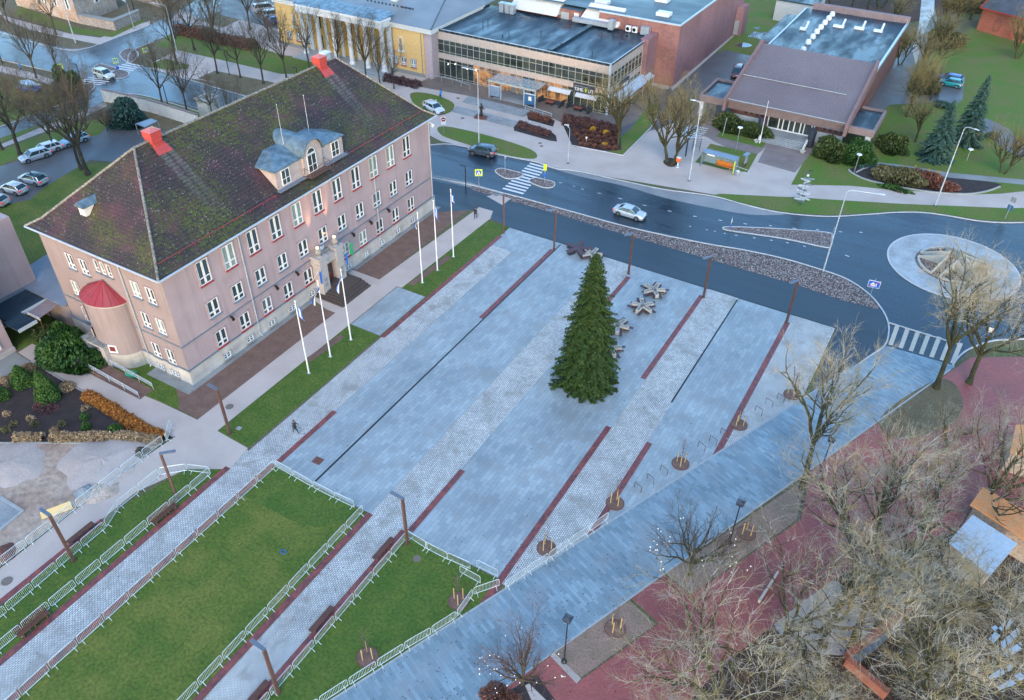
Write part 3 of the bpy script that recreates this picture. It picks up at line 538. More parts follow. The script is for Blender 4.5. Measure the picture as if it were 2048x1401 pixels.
ground('pavement', PX([(-80, 120), (0, 132), (50, 142), (100, 158), (140, 170), (120, 176), (60, 158), (0, 145), (-80, 135)]), Z(4), 'sand_dirty')
ground('pavement', PX([(-80, 320), (0, 290), (80, 256), (150, 230), (210, 205), (214, 213), (150, 243), (80, 268), (0, 298), (-80, 330)]), Z(4), 'sand_dirty')
ground('verge', PX([(300, 128), (330, 118), (378, 130), (375, 138), (340, 142), (300, 134)]), Z(5), 'lawn_far')
ground('verge', PX([(396, 157), (430, 142), (480, 152), (570, 170), (640, 200), (640, 235), (520, 196), (440, 168)]), Z(5), 'dead_grass')
ground('verge', PX([(312, 92), (345, 65), (400, 70), (450, 78), (520, 95), (560, 110), (640, 120), (640, 150), (560, 148), (440, 120), (350, 100)]), Z(5), 'lawn_far')
ground('verge', PX([(205, 208), (240, 191), (290, 192), (380, 220), (420, 228), (420, 245), (380, 240), (300, 212), (250, 200)]), Z(5), 'lawn_far')
ground('verge', PX([(-80, 360), (0, 330), (60, 312), (110, 286), (200, 270), (230, 235), (150, 246), (80, 271), (0, 301), (-80, 335)]), Z(4), 'lawn_far')
ground('verge', PX([(-80, 322), (0, 288), (80, 254), (150, 228), (186, 215), (150, 222), (100, 244), (20, 270), (-80, 305)]), Z(5), 'lawn_far')
ground('verge', PX([(-100, 280), (0, 252), (80, 222), (160, 198), (180, 182), (120, 178), (60, 160), (-100, 140)]), Z(2), 'lawn_far')
ground('verge', PX([(100, 38), (160, 58), (225, 64), (285, 40), (290, 44), (225, 75), (140, 66), (80, 48), (30, 30), (40, 10)]), Z(5), 'lawn_far')
ground('yard', PX([(-60, 345), (0, 333), (60, 316), (120, 300), (180, 262), (200, 240), (240, 240), (330, 262), (300, 330), (180, 320), (90, 375), (60, 400), (0, 412), (-60, 425)]), Z(3), 'dry_asphalt')
ground('backyard_lawn', PX([(-60, 440), (0, 410), (80, 372), (150, 330), (300, 320), (300, 500), (100, 640), (30, 560), (-60, 520)]), Z(2), 'lawn')
ground('car_park', PX([(430, 0), (560, -20), (600, 90), (560, 60), (500, 45), (440, 30)]), Z(4), 'dry_asphalt')
ground('pavement', PX([(340, 40), (420, 55), (500, 85), (540, 100), (560, 96), (500, 74), (420, 48), (360, 20)]), Z(6), 'sand_dirty')
for L in ([(-100, 45), (0, 66), (90, 92), (140, 101), (170, 98), (205, 87), (300, 52)], [(-100, 100), (0, 120), (60, 134), (140, 152), (170, 163)], [(300, 137), (400, 167), (520, 202), (620, 232)], [(256, 128), (262, 104), (308, 84)], [(215, 192), (250, 188), (300, 195), (400, 225)], [(-100, 288), (0, 255), (80, 225), (180, 190)], [(182, 182), (190, 174), (186, 168)]):
    kerb(sm(PX(L), 3))
ground('forest_floor', PX([(1480, -20), (1560, -60), (2100, -120), (2100, -20), (1900, 30), (1800, 50), (1640, 10)]), Z(1), 'leaf_litter')
# manhole covers, fallen leaves
for i, (p, r) in enumerate((((459, 814), .42), ((478, 857), .3), ((14, 1163), .45), ((834, 1118), .35), ((916, 197), .35), ((925, 237), .35), ((1080, 287), .3), ((1083, 293), .3), ((636, 922), .55))):
    g0 = G(*p)
    if i in (1, 8): MBx = MB().obox(g0, 0.05, r*1.7, r*1.5, .0, .032)
    else: MBx = MB().lathe((g0[0], g0[1], 0), [(r, 0), (r, .034), (.001, .034)], 20)
    o = MBx.build('manhole_cover', 'planter_rust' if i == 8 else 'granite_step' if i == 1 else 'terrace_paving')
    tag(o, ['round iron manhole cover in the sandy path beside the rust lamp post', 'square dark drain grate in the lawn by the rust lamp post', 'round worn manhole cover ringed by stains at the left edge of the sandy path', 'dark cover in the fenced triangular lawn', 'dark round cover in the pavement near the person in blue', 'round cover in the pavement between the steps and the road', 'upper of two small dark covers in the pavement by the narrow flower bed', 'lower of two small dark covers in the pavement by the narrow flower bed', 'square rusty hatch in the slabs near the long drain'][i], 'manhole cover')
rng = random.Random(4)
mb = MB()
def leaf(x, y, s, z=.036):
    a = rng.random()*6.28; c, d = math.cos(a)*s, math.sin(a)*s
    mb.add([(x-c, y-d, z), (x+d*.7, y-c*.7, z+s*.3), (x+c, y+d, z+.01), (x-d*.7, y+c*.7, z+s*.2)], [(0, 1, 2, 3)])
for i in range(620):
    px = rng.uniform(560, 1900); py = rng.uniform(480, 1401)
    if rng.random() > ((py-400)/1000)**1.3: continue
    x, y, _ = G(px, py)
    if x < -50 or (y < 34.5 and -46 < x < -34.8): continue
    leaf(x, y, rng.uniform(.045, .085))
for cx_, cy_, n, s in ((-21, 21, 90, 2.6), (-17, 27, 70, 2.8), (-23, 32, 50, 1.6), (-14, 34, 60, 2.5), (-11, 37, 60, 2.6), (-34, 21, 40, 1.5), (-47, 15, 40, 2.5), (-32, 29, 35, 2), (-26, 24, 40, 3), (-40, 18, 60, 4.5), (-24, 38, 50, 3), (-12, 42, 40, 3), (-22, 57, 26, 3.5), (-18, 36, 40, 3)):
    for i in range(int(n*.8)): leaf(cx_+rng.gauss(0, s), cy_+rng.gauss(0, s*1.3), rng.uniform(.04, .08))
tag(mb.build('fallen_leaves', 'leaf_brown'), 'dark brown fallen leaves scattered over the grey square and lawns', 'leaves', kind='stuff')
# ================================================================== THE SCHOOL
X0, X1, Y0, Y1 = -80.1, -61.4, 38.7, 83.4
S = thing('school_building', 'long four-storey mauve school with mossy brown hipped roof and two red chimneys', 'school', (-70.7, 61, 0))
EZ = 13.55
# walls with real window openings are modelled as set-back panes in projecting reveals
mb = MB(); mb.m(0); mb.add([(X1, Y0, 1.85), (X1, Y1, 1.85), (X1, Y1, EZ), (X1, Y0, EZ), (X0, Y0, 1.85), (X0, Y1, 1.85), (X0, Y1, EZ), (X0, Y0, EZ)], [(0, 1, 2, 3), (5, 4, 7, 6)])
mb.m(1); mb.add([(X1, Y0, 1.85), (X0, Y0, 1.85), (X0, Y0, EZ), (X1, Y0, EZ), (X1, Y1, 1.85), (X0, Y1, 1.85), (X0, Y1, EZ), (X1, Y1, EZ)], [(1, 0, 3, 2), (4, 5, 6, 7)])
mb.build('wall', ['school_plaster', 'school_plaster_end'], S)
mb = MB(); mb.m(0).box(X0-.12, X1+.12, Y0-.12, Y1+.12, -.9, 1.85); mb.build('plinth', 'plinth_stone', S)
mb = MB(); mb.box(X0-.16, X1+.17, Y0-.17, Y1+.16, 1.85, 1.97); mb.build('plinth_ledge', 'zinc', S)
mb = MB(); mb.box(X0-.06, X1+.08, Y0-.08, Y1+.06, 4.92, 5.06); mb.build('belt_course', 'zinc', S)
# roof: flared hipped roof
OH = .65; RZ = 21.6; RX = -70.7; RYA, RYB = 46.2, 77.0
a0, a1, b0, b1 = X0-OH, X1+OH, Y0-OH, Y1+OH
mb = MB()
ez = 13.72
e = [(a0, b0, ez), (a1, b0, ez), (a1, b1, ez), (a0, b1, ez)]; r0 = (RX, RYA, RZ); r1 = (RX, RYB, RZ)
def flare(p, r, t=.14, dz=-.35): return (p[0]+(r[0]-p[0])*t, p[1]+(r[1]-p[1])*t, p[2]+(r[2]-p[2])*t+dz)
k = [flare(e[0], r0), flare(e[1], r0), flare(e[2], r1), flare(e[3], r1)]
mb.m(0); mb.poly([e[1], e[2], k[2], k[1]]); mb.poly([k[1], k[2], r1, r0]); mb.poly([e[3], e[0], k[0], k[3]]); mb.poly([k[3], k[0], r0, r1])
mb.m(1); mb.poly([e[0], e[1], k[1], k[0]]); mb.poly([k[0], k[1], r0]); mb.poly([e[2], e[3], k[3], k[2]]); mb.poly([k[2], k[3], r1])
mb.m(2); mb.box(a0+.02, a1-.02, b0+.02, b1-.02, EZ-.1, ez-.02)
roof = mb.build('roof', ['roof_tile_front', 'roof_tile_end', 'white_plaster'], S)
mb = MB()
for P in ([r0, r1], [e[0], k[0], r0], [e[1], k[1], r0], [e[2], k[2], r1], [e[3], k[3], r1]):
    for p, q in zip(P, P[1:]):
        n = int((Vector(q)-Vector(p)).length/.42)
        for i in range(n):
            u = Vector(p).lerp(Vector(q), i/n); w = Vector(p).lerp(Vector(q), (i+.92)/n)
            mb.tube(u+Vector((0, 0, .05)), w+Vector((0, 0, .02)), .15, .12, 6)
mb.build('ridge_tiles', 'ridge_tile', roof)
mb = MB(); mb.path([(a1+.08, b0-.08, ez-.05), (a1+.08, b1+.08, ez-.05), (a0-.08, b1+.08, ez-.05), (a0-.08, b0-.08, ez-.05)], .11, 8, True); mb.build('gutter', 'gutter_zinc', S)
mb = MB()
def sl(x): # front slope height
    t = (a1-x)/(a1-RX); kt = (a1-k[1][0])/(a1-RX)
    return ez+(k[1][2]-ez)*t/kt if t < kt else k[1][2]+(RZ-k[1][2])*(t-kt)/(1-kt)
for y in np.arange(b0+2, b1-2, 1.9): mb.tube((a1-1.15, y, sl(a1-1.15)), (a1-1.15, y, sl(a1-1.15)+.3), .03, None, 5)
zz = sl(a1-1.15)+.3; mb.path([(a1-1.15, b0+1.2, zz), (a1-1.15, 55.3, zz)], .03, 5); mb.path([(a1-1.15, 66.5, zz), (a1-1.15, b1-1.2, zz)], .03, 5)
zy = ez+.55; mb.path([(a0+1.5, b0+1.15, zy), (a1-1.6, b0+1.15, zy)], .03, 5); mb.build('snow_rail', 'red_trim', roof)
for yy in (48.6, 74.1):
    mb = MB(); mb.box(RX-.6, RX+.6, yy-.6, yy+.6, RZ-1.3, RZ+.35); c_ = None
    mb.box(RX-.66, RX+.66, yy-.66, yy+.66, RZ+.35, RZ+1.0); ch = mb.build('chimney', 'red_sheet', S)
    mb = MB(); h = RZ+1.01; mb.add([(RX-.72, yy-.72, h), (RX+.72, yy-.72, h), (RX+.72, yy+.72, h), (RX-.72, yy+.72, h), (RX, yy, h+.28)], [(0, 1, 4), (1, 2, 4), (2, 3, 4), (3, 0, 4), (3, 2, 1, 0)]); mb.build('chimney_cap', 'red_sheet_pale', ch)
    mb = MB(); mb.poly([(RX+.6, yy-.75, RZ-.3), (RX+1.45, yy-.9, sl(RX+1.45)+.1), (RX+1.45, yy+.9, sl(RX+1.45)+.1), (RX+.6, yy+.75, RZ-.3)]); mb.box(RX+.6, RX+.8, yy-.6, yy+.6, RZ-1.2, RZ-.2); mb.build('chimney_flashing', 'red_sheet', ch)
mb = MB(); mb.box(RX-3.9, RX-3.1, 78.6, 79.5, 17, 20.95).box(RX-4.05, RX-2.95, 78.45, 79.65, 20.95, 21.1); mb.build('chimney', 'white_plaster', S)
# windows: local x = along the wall, y = outward, z up; origin at sill centre
def win_parts(W, H, kind, par_name='window', sill='zinc'):
    w = thing(par_name, None, None)
    mb = MB(); f = .10
    yo, yi = .07, .0
    mb.box(-W/2, -W/2+f, yi, yo, 0, H).box(W/2-f, W/2, yi, yo, 0, H).box(-W/2+f, W/2-f, yi, yo, 0, f).box(-W/2+f, W/2-f, yi, yo, H-f, H)
    if kind == 'tall':
        mb.box(-.14+f*.2, .14, yi, yo+.01, f, H-f); mb.box(-W/2+f, -.12, yi, yo-.002, H*.27, H*.27+.13).box(.14, W/2-f, yi, yo-.002, H*.27, H*.27+.13)
    elif kind == 'slim':
        mb.box(-W/2+f, W/2-f, yi, yo-.002, H*.3, H*.3+.06)
    elif kind == 'basement':
        mb.box(-.05, .05, yi, yo+.01, f, H-f); mb.box(-W/2+f, -.05, yi, yo-.002, H*.5, H*.5+.05).box(.05, W/2-f, yi, yo-.002, H*.5, H*.5+.05)
    else:
        mb.box(-.11, .11, yi, yo+.01, f, H-f); mb.box(-W/2+f, -.11, yi, yo-.002, H*.26, H*.26+.16).box(.11, W/2-f, yi, yo-.002, H*.26, H*.26+.16)
    fr = mb.build('frame', 'window_white', w, world=False)
    mb = MB(); mb.box(-W/2+f*.5, W/2-f*.5, -.0, .025, f*.5, H-f*.5); mb.build('pane', 'pane_dark', w, world=False)
    # deep reveal jambs seen from the side
    mb = MB(); mb.box(-W/2-.10, -W/2, 0, .10, -.02, H+.08).box(W/2, W/2+.10, 0, .10, -.02, H+.08).box(-W/2-.1, W/2+.1, 0, .10, H, H+.08); mb.build('reveal', 'school_plaster' if kind != 'basement' else 'stone_white', w, world=False)
    mb = MB(); mb.box(-W/2-.1, W/2+.1, 0, .24, -.13, -.02); mb.build('sill', sill, w, world=False)
    return w
rwn = random.Random(6)
def put_win(proto, par, loc, rz, blind=False):
    if proto.get('_used'): o = copy_tree(proto)
    else: o = proto; proto['_used'] = 1
    o.parent = par; pl = par.location
    o.location = (loc[0]-pl.x, loc[1]-pl.y, loc[2]-pl.z); o.rotation_euler = (0, 0, rz)
    k = rwn.random()
    for ch in o.children:
        if ch.name.startswith('pane') and (k < .33 or blind and k < .75):
            me = ch.data.copy(); me.materials[0] = M['pane_blind' if k < .2 or blind else 'pane_grey']; ch.data = me
    return o
WT = win_parts(1.5, 2.75, 'tall', sill='red_trim'); WM = win_parts(1.45, 2.0, 'mid'); WG = win_parts(1.4, 2.0, 'mid', sill='red_trim'); WB = win_parts(1.0, .72, 'basement', sill='stone_grey'); WN = win_parts(1.15, 1.9, 'mid'); WS = win_parts(.6, 1.5, 'slim', sill='zinc')
# local y must face outward: for the +x wall rotate by -90
ys = [43.55+3.445*i for i in range(11)]
for i, y in enumerate(ys):
    o = put_win(WT, S, (X1, y, 10.15), R(-90), i > 4)
    put_win(WM, S, (X1, y, 6.05), R(-90))
    if i != 5: put_win(WG, S, (X1, y, 2.12), R(-90))
    if i not in (5,): put_win(WB, S, (X1+.12, y, .3), R(-90))
for x in (-75.9, -73.7): put_win(WN, S, (x, Y0, 9.7), R(180))
for x in (-65.85, -63.65):
    for z in (9.7, 5.9, 1.95): put_win(WN, S, (x, Y0, z), R(180))
    put_win(WB, S, (x, Y0-.12, .3), R(180))
for z in (5.9, 2.4): put_win(WN, S, (-76.9, Y0, z), R(180))
for x in (-71.3, -70.35, -69.4): put_win(WS, S, (x, Y0, 10.9), R(180))
for y in (48.6, 71.0, 83.0): MB().path([(X1+.12, y, 13.5), (X1+.12, y, .3), (X1+.4, y, .12)], .075, 8).build('downpipe', 'gutter_zinc', S)
MB().path([(-67.55, Y0-.12, 13.5), (-67.55, Y0-.12, .3), (-67.55, Y0-.4, .12)], .075, 8).build('downpipe', 'gutter_zinc', S)
for y in (45.3, 52.1, 55.5, 64.0+1.7, 69.2, 72.9): MB().box(X1+.08, X1+.5, y-.07, y+.07, 4.65, 4.9).box(X1+.35, X1+.55, y-.14, y+.14, 4.45, 4.7).build('wall_spotlight', 'black_metal', S)
# turret with red half-cone roof on the short side
TC = (-71.4, Y0); TR = 2.95
mb = MB(); vs = []; n = 20
arc = [(TC[0]+TR*math.cos(math.pi+math.pi*i/n), TC[1]+TR*.78*math.sin(math.pi+math.pi*i/n)) for i in range(n+1)]
for z0, z1, s_, mm in ((-.3, 1.85, 1.03, 1), (1.85, 8.0, 1.0, 0), (8.0, 8.2, 1.03, 1)):
    P = [(TC[0]+(p[0]-TC[0])*s_, TC[1]+(p[1]-TC[1])*s_) for p in arc]
    mb.m(mm).prism(P, z0, z1)
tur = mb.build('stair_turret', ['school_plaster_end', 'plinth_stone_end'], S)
mb = MB(); ap = (TC[0]+.2, Y0-.15, 9.95)
P = [(TC[0]+(p[0]-TC[0])*1.06, TC[1]+(p[1]-TC[1])*1.06, 8.2) for p in arc]
mb.m(0)
for p, q in zip(P, P[1:]): mb.add([p, q, ap], [(0, 1, 2)])
mb.add(P, [tuple(range(len(P)))[::-1]])
mb.m(1)
for p in P[::2]: mb.tube((p[0], p[1], p[2]+.03), (ap[0], ap[1], ap[2]+.03), .035, .02, 5)
mb.build('turret_roof', ['red_turret', 'red_trim'], tur)
def turret_win(ang, z, H_):
    w = copy_tree(WN); w.parent = tur
    w.location = (TC[0]+TR*math.cos(ang)-S.location.x, TC[1]+TR*.78*math.sin(ang)-S.location.y, z); w.rotation_euler = (0, 0, ang-R(90))
    w.parent = S
turret_win(R(212), 5.0, 1.9); turret_win(R(222), 2.3, 1.6)
mb = MB(); aa = R(292); wx, wy = TC[0]+TR*math.cos(aa), TC[1]+TR*.78*math.sin(aa)
mb.obox((wx, wy), aa-R(90), .95, .12, 2.1, 3.1); mb.build('round_window', 'window_white', S)
mb = MB(); mb.obox((wx, wy), aa-R(90), .6, .2, 2.35, 2.95); mb.build('window_grille', 'door_red', S)
# side porch
mb = MB(); mb.m(0); mb.box(-74.3, -73.6, 35.9, 36.6, 0, 2.7).box(-71.6, -70.9, 35.9, 36.6, 0, 2.7); mb.box(-74.3, -70.9, 36.6, 37.1, 0, 2.7).box(-74.35, -70.85, 35.85, 38, 2.7, 3.0); mb.m(1).box(-74.4, -70.8, 35.8, 38.2, 3.0, 3.08)
po = mb.build('side_porch', ['stone_white', 'ridge_tile'], S)
mb = MB(); mb.box(-73.3, -71.9, 36.5, 36.58, .15, 2.5); mb.build('door', 'door_red', po)
mb = MB()
for i in range(3):
    for j in range(2): mb.box(-73.15+j*.65, -72.7+j*.65, 36.44, 36.5, .5+i*.65, .95+i*.65)
mb.build('door_panes', 'window_white', po)
# main portal
PY = 60.35
mb = MB(); mb.m(0)
for s_ in (-1, 1):
    yc = PY+s_*1.5
    mb.box(X1, X1+1.35, yc-.6, yc+.6, -.2, 4.3); mb.box(X1, X1+1.47, yc-.72, yc+.72, 4.3, 4.55); mb.box(X1, X1+1.4, yc-.64, yc+.64, 4.55, 5.15); mb.box(X1, X1+1.5, yc-.76, yc+.76, 5.15, 5.4)
mb.box(X1, X1+1.15, PY-.9, PY+.9, 3.9, 4.8); mb.box(X1, X1+1.28, PY-.76, PY+.76, 4.8, 4.95)
mb.m(1)
mb.box(X1+.3, X1+.6, PY-.75, PY+.75, 4.95, 5.3)
por = mb.build('portal', ['stone_white', 'stone_grey'], S)
mb = MB(); mb.box(X1+.25, X1+.33, PY-.9, PY+.9, 1.0, 3.9); dr = mb.build('door', 'door_red', por)
mb = MB()
for j in range(4):
    for i in range(3): mb.box(X1+.33, X1+.36, PY-.78+j*.42, PY-.5+j*.42, 1.7+i*.7, 2.2+i*.7)
mb.build('door_panes', 'pane_dark', dr)
for s_ in (-1, 1):
    yc = PY+s_*1.5; mb = MB(); mb.lathe((X1+.8, yc, 5.4), [(.42, 0), (.3, .12), (.18, .2)], 14); mb.ball((X1+.8, yc, 6.0), .44, 16); mb.build('stone_urn', 'stone_grey', por, smooth=True)
    mb = MB(); mb.lathe((X1+.75, yc, 6.45), [(.12, 0), (.14, .1), (.001, .16)], 10); la = mb.build('uplighter', 'warm_lamp', por)
    L = bpy.data.lights.new('uplight', 'SPOT'); L.energy = 520; L.color = (1, .5, .2); L.spot_size = R(26); L.spot_blend = .9; L.shadow_soft_size = .08
    lo_ = bpy.data.objects.new('uplight', L); col.objects.link(lo_); lo_.location = (X1+.85, yc, 6.8); lo_.rotation_euler = Vector((.42, 0, -3.0)).to_track_quat('Z', 'Y').to_euler()
    mb = MB(); mb.box(X1+1.35, X1+1.38, yc-.25, yc+.25, 2.0, 2.45).box(X1+1.35, X1+1.38, yc-.25, yc+.25, 1.35, 1.8); mb.build('name_plate', 'alu_dark', por)
mb = MB(); mb.prism([(0, 0), (.0, 0), (0, 0)], 0, 0) if 0 else None
mb.add([(X1+.06, PY-.32, 6.0), (X1+.06, PY+.32, 6.0), (X1+.06, PY+.34, 5.45), (X1+.06, PY, 5.1), (X1+.06, PY-.34, 5.45), (X1, PY-.32, 6.0), (X1, PY+.32, 6.0), (X1, PY+.34, 5.45), (X1, PY, 5.1), (X1, PY-.34, 5.45)], [(0, 4, 3, 2, 1), (0, 1, 6, 5), (1, 2, 7, 6), (2, 3, 8, 7), (3, 4, 9, 8), (4, 0, 5, 9)]); mb.build('shield', 'window_white', S)
mb = MB()
for i in range(4): mb.box(X1, X1+4.6-i*.45, PY-2.7+i*.35, PY+2.7-i*.0, i*.16 if i == 0 else i*.16+.001, (i+1)*.16+(.001 if i else 0))
mb.box(X1+.12, X1+1.6, PY-.88, PY+.88, .64, .99)
mb.build('entrance_steps', 'step_stone', S)
# central dormer: barrel-roofed arched bay between two pent bays
FX = X1-.98   # front plane of the dormer
dz0 = sl(FX)-.05
D0, D1, DA, DB = 55.8, 67.7, 60.3, 63.4
PT = 16.95
mb = MB(); mb.m(0)
mb.poly([(FX, D0+.4, dz0), (FX, D1-.4, dz0), (FX, D1-.4, PT-.1), (FX, D0+.4, PT-.1)])
xb = RX+4.2
for y in (D0+.4, D1-.4): mb.poly([(FX, y, dz0-.1), (FX, y, PT-.1), (FX-2.6, y, PT-.1)])
n = 14; AC, AR, AZ = (DA+DB)/2, (DB-DA)/2, 16.95
arcp = [(AC+AR*math.cos(math.pi*i/n), AZ+AR*.98*math.sin(math.pi*i/n)) for i in range(n+1)]
mb.add([(FX+.3, y, z) for y, z in arcp]+[(FX+.3, DA, dz0), (FX+.3, DB, dz0)], [tuple([*range(n+1), n+1, n+2])])
for y in (DA, DB): mb.poly([(FX, y, dz0), (FX+.3, y, dz0), (FX+.3, y, AZ), (FX, y, AZ)])
dm = mb.build('dormer', 'dormer_plaster', roof)
for c0, s0, s1 in ((1, D0+.15, DA), (-1, D1-.15, DB)):
    A_ = (FX+.12, s0, PT); B_ = (FX+.12, s1, PT); H_ = (FX-2.3, s0+2.4*c0, PT+.75); C_ = (FX-2.3, s1, PT+.75); T_ = (FX-2.7, s0, PT); K_ = (FX-3.6, s0+2.4*c0, PT+.75); Q_ = (FX-3.6, s1, PT+.75)
    A2, B2, T2 = [(p[0], p[1], p[2]-.13) for p in (A_, B_, T_)]
    W_ = (FX-.1, s0+.3*c0, PT-.1)
    o_ = MB().add([A_, B_, C_, H_, T_, K_, Q_, A2, B2, T2], [(0, 1, 2, 3), (4, 0, 3, 5), (3, 2, 6, 5), (7, 8, 1, 0), (9, 7, 0, 4)])
    o_.build('pent_roof', 'zinc_roof', dm)
mb = MB()
mb = MB(); xe = RX+3.3
arco = [(AC+(AR+.14)*math.cos(math.pi*i/n), AZ+(AR+.14)*math.sin(math.pi*i/n)) for i in range(n+1)]
for (y, z), (y2, z2) in zip(arco, arco[1:]):
    mb.poly([(FX+.62, y, z), (xe, y, z+.0), (xe, y2, z2+.0), (FX+.62, y2, z2)][::-1]); mb.poly([(FX+.62, y, z-.1), (FX+.62, y, z), (FX+.62, y2, z2), (FX+.62, y2, z2-.1)][::-1])
mb.add([(xe, y, z) for y, z in arco], [tuple(range(n+1))])
mb.build('barrel_roof', 'zinc_roof', dm)
def pane_win(yc, z0, w, h, x, nm='window'):
    o_ = MB().box(x, x+.05, yc-w/2, yc+w/2, z0, z0+h).build(nm, 'pane_dark', dm)
    f = MB(); t = .07
    f.box(x, x+.1, yc-w/2-t, yc-w/2, z0-t, z0+h+t).box(x, x+.1, yc+w/2, yc+w/2+t, z0-t, z0+h+t).box(x, x+.1, yc-w/2, yc+w/2, z0-t, z0).box(x, x+.1, yc-w/2, yc+w/2, z0+h, z0+h+t)
    f.box(x, x+.09, yc-.025, yc+.025, z0, z0+h).box(x, x+.088, yc-w/2, yc+w/2, z0+h*.38, z0+h*.38+.05); f.build('frame', 'window_white', o_)
    return o_
pane_win(57.6, dz0+.35, 1.15, 1.65, FX+.01); pane_win(65.9, dz0+.35, 1.15, 1.65, FX+.01); pane_win(AC-.25, dz0+.25, 1.3, 2.0, FX+.31)
mb = MB(); y0 = AC-.25; zc = dz0+2.42; P = [(FX+.36, y0+.65*math.cos(math.pi*i/8), zc+.6*math.sin(math.pi*i/8)) for i in range(9)]; mb.poly(P); fa = mb.build('fanlight', 'pane_dark', dm)
mb = MB(); mb.path(P, .05, 5, True); mb.build('frame', 'window_white', fa)
mb = MB()
for yy in (DA-.1, DB+.1): mb.path([(FX+.3, yy, dz0+.3), (FX+.3, yy, dz0+1.1), (FX+1.2, yy, dz0+1.0), (FX+1.2, yy, dz0+.1)], .03, 5)
mb.path([(FX+1.2, DA-.1, dz0+1.0), (FX+1.2, DB+.1, dz0+1.0)], .03, 5)
for i in range(9): mb.tube((FX+1.2, DA+i*(DB-DA)/8, dz0+1.0), (FX+1.2, DA+i*(DB-DA)/8, dz0+.1), .018, None, 4)
mb.box(FX, FX+1.25, DA-.1, DB+.1, dz0, dz0+.1); mb.build('balcony', 'corten', dm)
MB().box(FX-.05, FX+.55, D0+.2, DA, dz0-.05, dz0+.06).build('flashing', 'zinc', dm); MB().box(FX-.05, FX+.55, DB, D1-.2, dz0-.05, dz0+.06).build('flashing', 'zinc', dm)
for yy, ht in ((60.2, 4.6), (64.4, 4.2)):
    mb = MB(); zb0 = 18.0; mb.tube((FX-2.2, yy, zb0), (FX-2.2, yy, zb0+ht), .03, .02, 6).ball((FX-2.2, yy, zb0+ht), .06, 8); mb.build('roof_mast', 'galv_white', roof)
# small dormer vent on the hip end
mb = MB(); zz = 16.6; cy_, cx_ = 41.3, -73.4
mb.box(cx_-.45, cx_+.45, cy_-1.0, cy_+1.2, zz-.6, zz+.45); dv = mb.build('roof_hatch', 'white_plaster', roof)
mb = MB(); mb.add([(cx_-.75, cy_-1.25, zz+.4), (cx_, cy_-1.25, zz+1.0), (cx_+.75, cy_-1.25, zz+.4), (cx_-.75, cy_+1.6, zz+.4), (cx_, cy_+1.9, zz+1.0), (cx_+.75, cy_+1.6, zz+.4)], [(0, 3, 4, 1), (1, 4, 5, 2), (0, 1, 2)]); mb.build('hatch_roof', 'zinc_roof', dv)
# camera boxes on the corner
mb = MB(); mb.ball((X1+.7, Y1-.2, 12.6), .22, 10).tube((X1+.7, Y1-.2, 12.8), (X1, Y1-.2, 13), .05); mb.build('security_camera', 'window_white', S)
# ================================================================== YELLOW COLONNADED HALL
Yh = thing('columned_hall', 'ochre yellow hall with white columned portico and low grey hipped roof', 'hall', (-110, 124.4, 0))
yA, yF = 124.4, 142
mb = MB(); mb.m(0).box(-128.9, -91.9, yA, yF, -.3, 8.5); mb.m(1).box(-91.9, -90.2, yA+.3, yF, -.3, 8.5); mb.m(2).box(-129.0, -91.8, yA-.1, yA, -.3, .7); mb.m(3).box(-119.3, -99.9, yA-.04, yA, .7, 8.5)
mb.build('wall', ['yellow_plaster', 'mauve_plaster', 'stone_grey', 'yellow_recess'], Yh)
mb = MB(); mb.box(-129.2, -89.8, yA-.3, yF+.3, 8.5, 9.1).box(-129.5, -89.6, yA-.6, yF+.6, 9.1, 9.5); mb.box(-120.2, -98.9, yA-3.4, yA-.6, 8.8, 9.9).box(-120.5, -98.6, yA-3.7, yA-.6, 9.9, 10.3); mb.build('cornice', 'white_plaster', Yh)
mb = MB(); e0, e1, f0, f1, hz = -129.8, -89.4, yA-.8, yF+30, 9.52
ra = ((-122, 148, 14.5)); rb = ((-98.5, 148, 14.5))
mb.poly([(e0, f0, hz), (e1, f0, hz), rb, ra]); mb.poly([(e1, f0, hz), (e1, f1, hz), (-98.5, f1-12, 14.5), rb]); mb.poly([(e0, f1, hz), (e0, f0, hz), ra, (-122, f1-12, 14.5)]); mb.poly([ra, rb, (-98.5, f1-12, 14.5), (-122, f1-12, 14.5)])
rf = mb.build('roof', 'metal_roof_grey', Yh)
mb = MB(); mb.box(-103.6, -102.2, 130.5, 132.2, 10, 14.5); mb.build('chimney', 'white_render', rf)
mb = MB(); mb.tube((e1, f0, hz+.08), (rb[0], rb[1], rb[2]+.08), .12, None, 6); mb.build('hip_flashing', 'sign_dark', rf)
mb = MB()
for a, b in ((-121, -108.5), (-107.5, -95.5), (-99, -96)):
    n = int((b-a)/.9)
    for i in range(n): mb.box(a+i*.9, a+i*.9+.3, 128.0, 128.12, 10.9, 11.25)
mb.build('snow_guard', 'sign_dark', rf)
mb = MB()
n = 26
for i in range(n): mb.add([(-120.4+i*21.6/n, yA-3.6, 10.32), (-120.4+(i+.97)*21.6/n, yA-3.6, 10.32), (-120.4+(i+.97)*21.6/n, yA+1.2, 10.75), (-120.4+i*21.6/n, yA+1.2, 10.75)], [(0, 1, 2, 3)])
mb.build('portico_roof', 'zinc_roof', Yh)
mb = MB(); mb.box(-120.5, -98.5, yA-4.2, yA, 0, .6).box(-121, -98, yA-5.0, yA-4.2, 0, .3); mb.build('portico_steps', 'granite_light', Yh)
for i in range(6):
    x = -119.3+i*3.95
    mb = MB(); mb.lathe((x, yA-2.6, .6), [(.62, 0), (.62, .25), (.46, .4), (.47, 3), (.40, 7.4), (.6, 7.9), (.66, 8.2)], 14); mb.build('column', 'white_plaster', Yh, smooth=True)
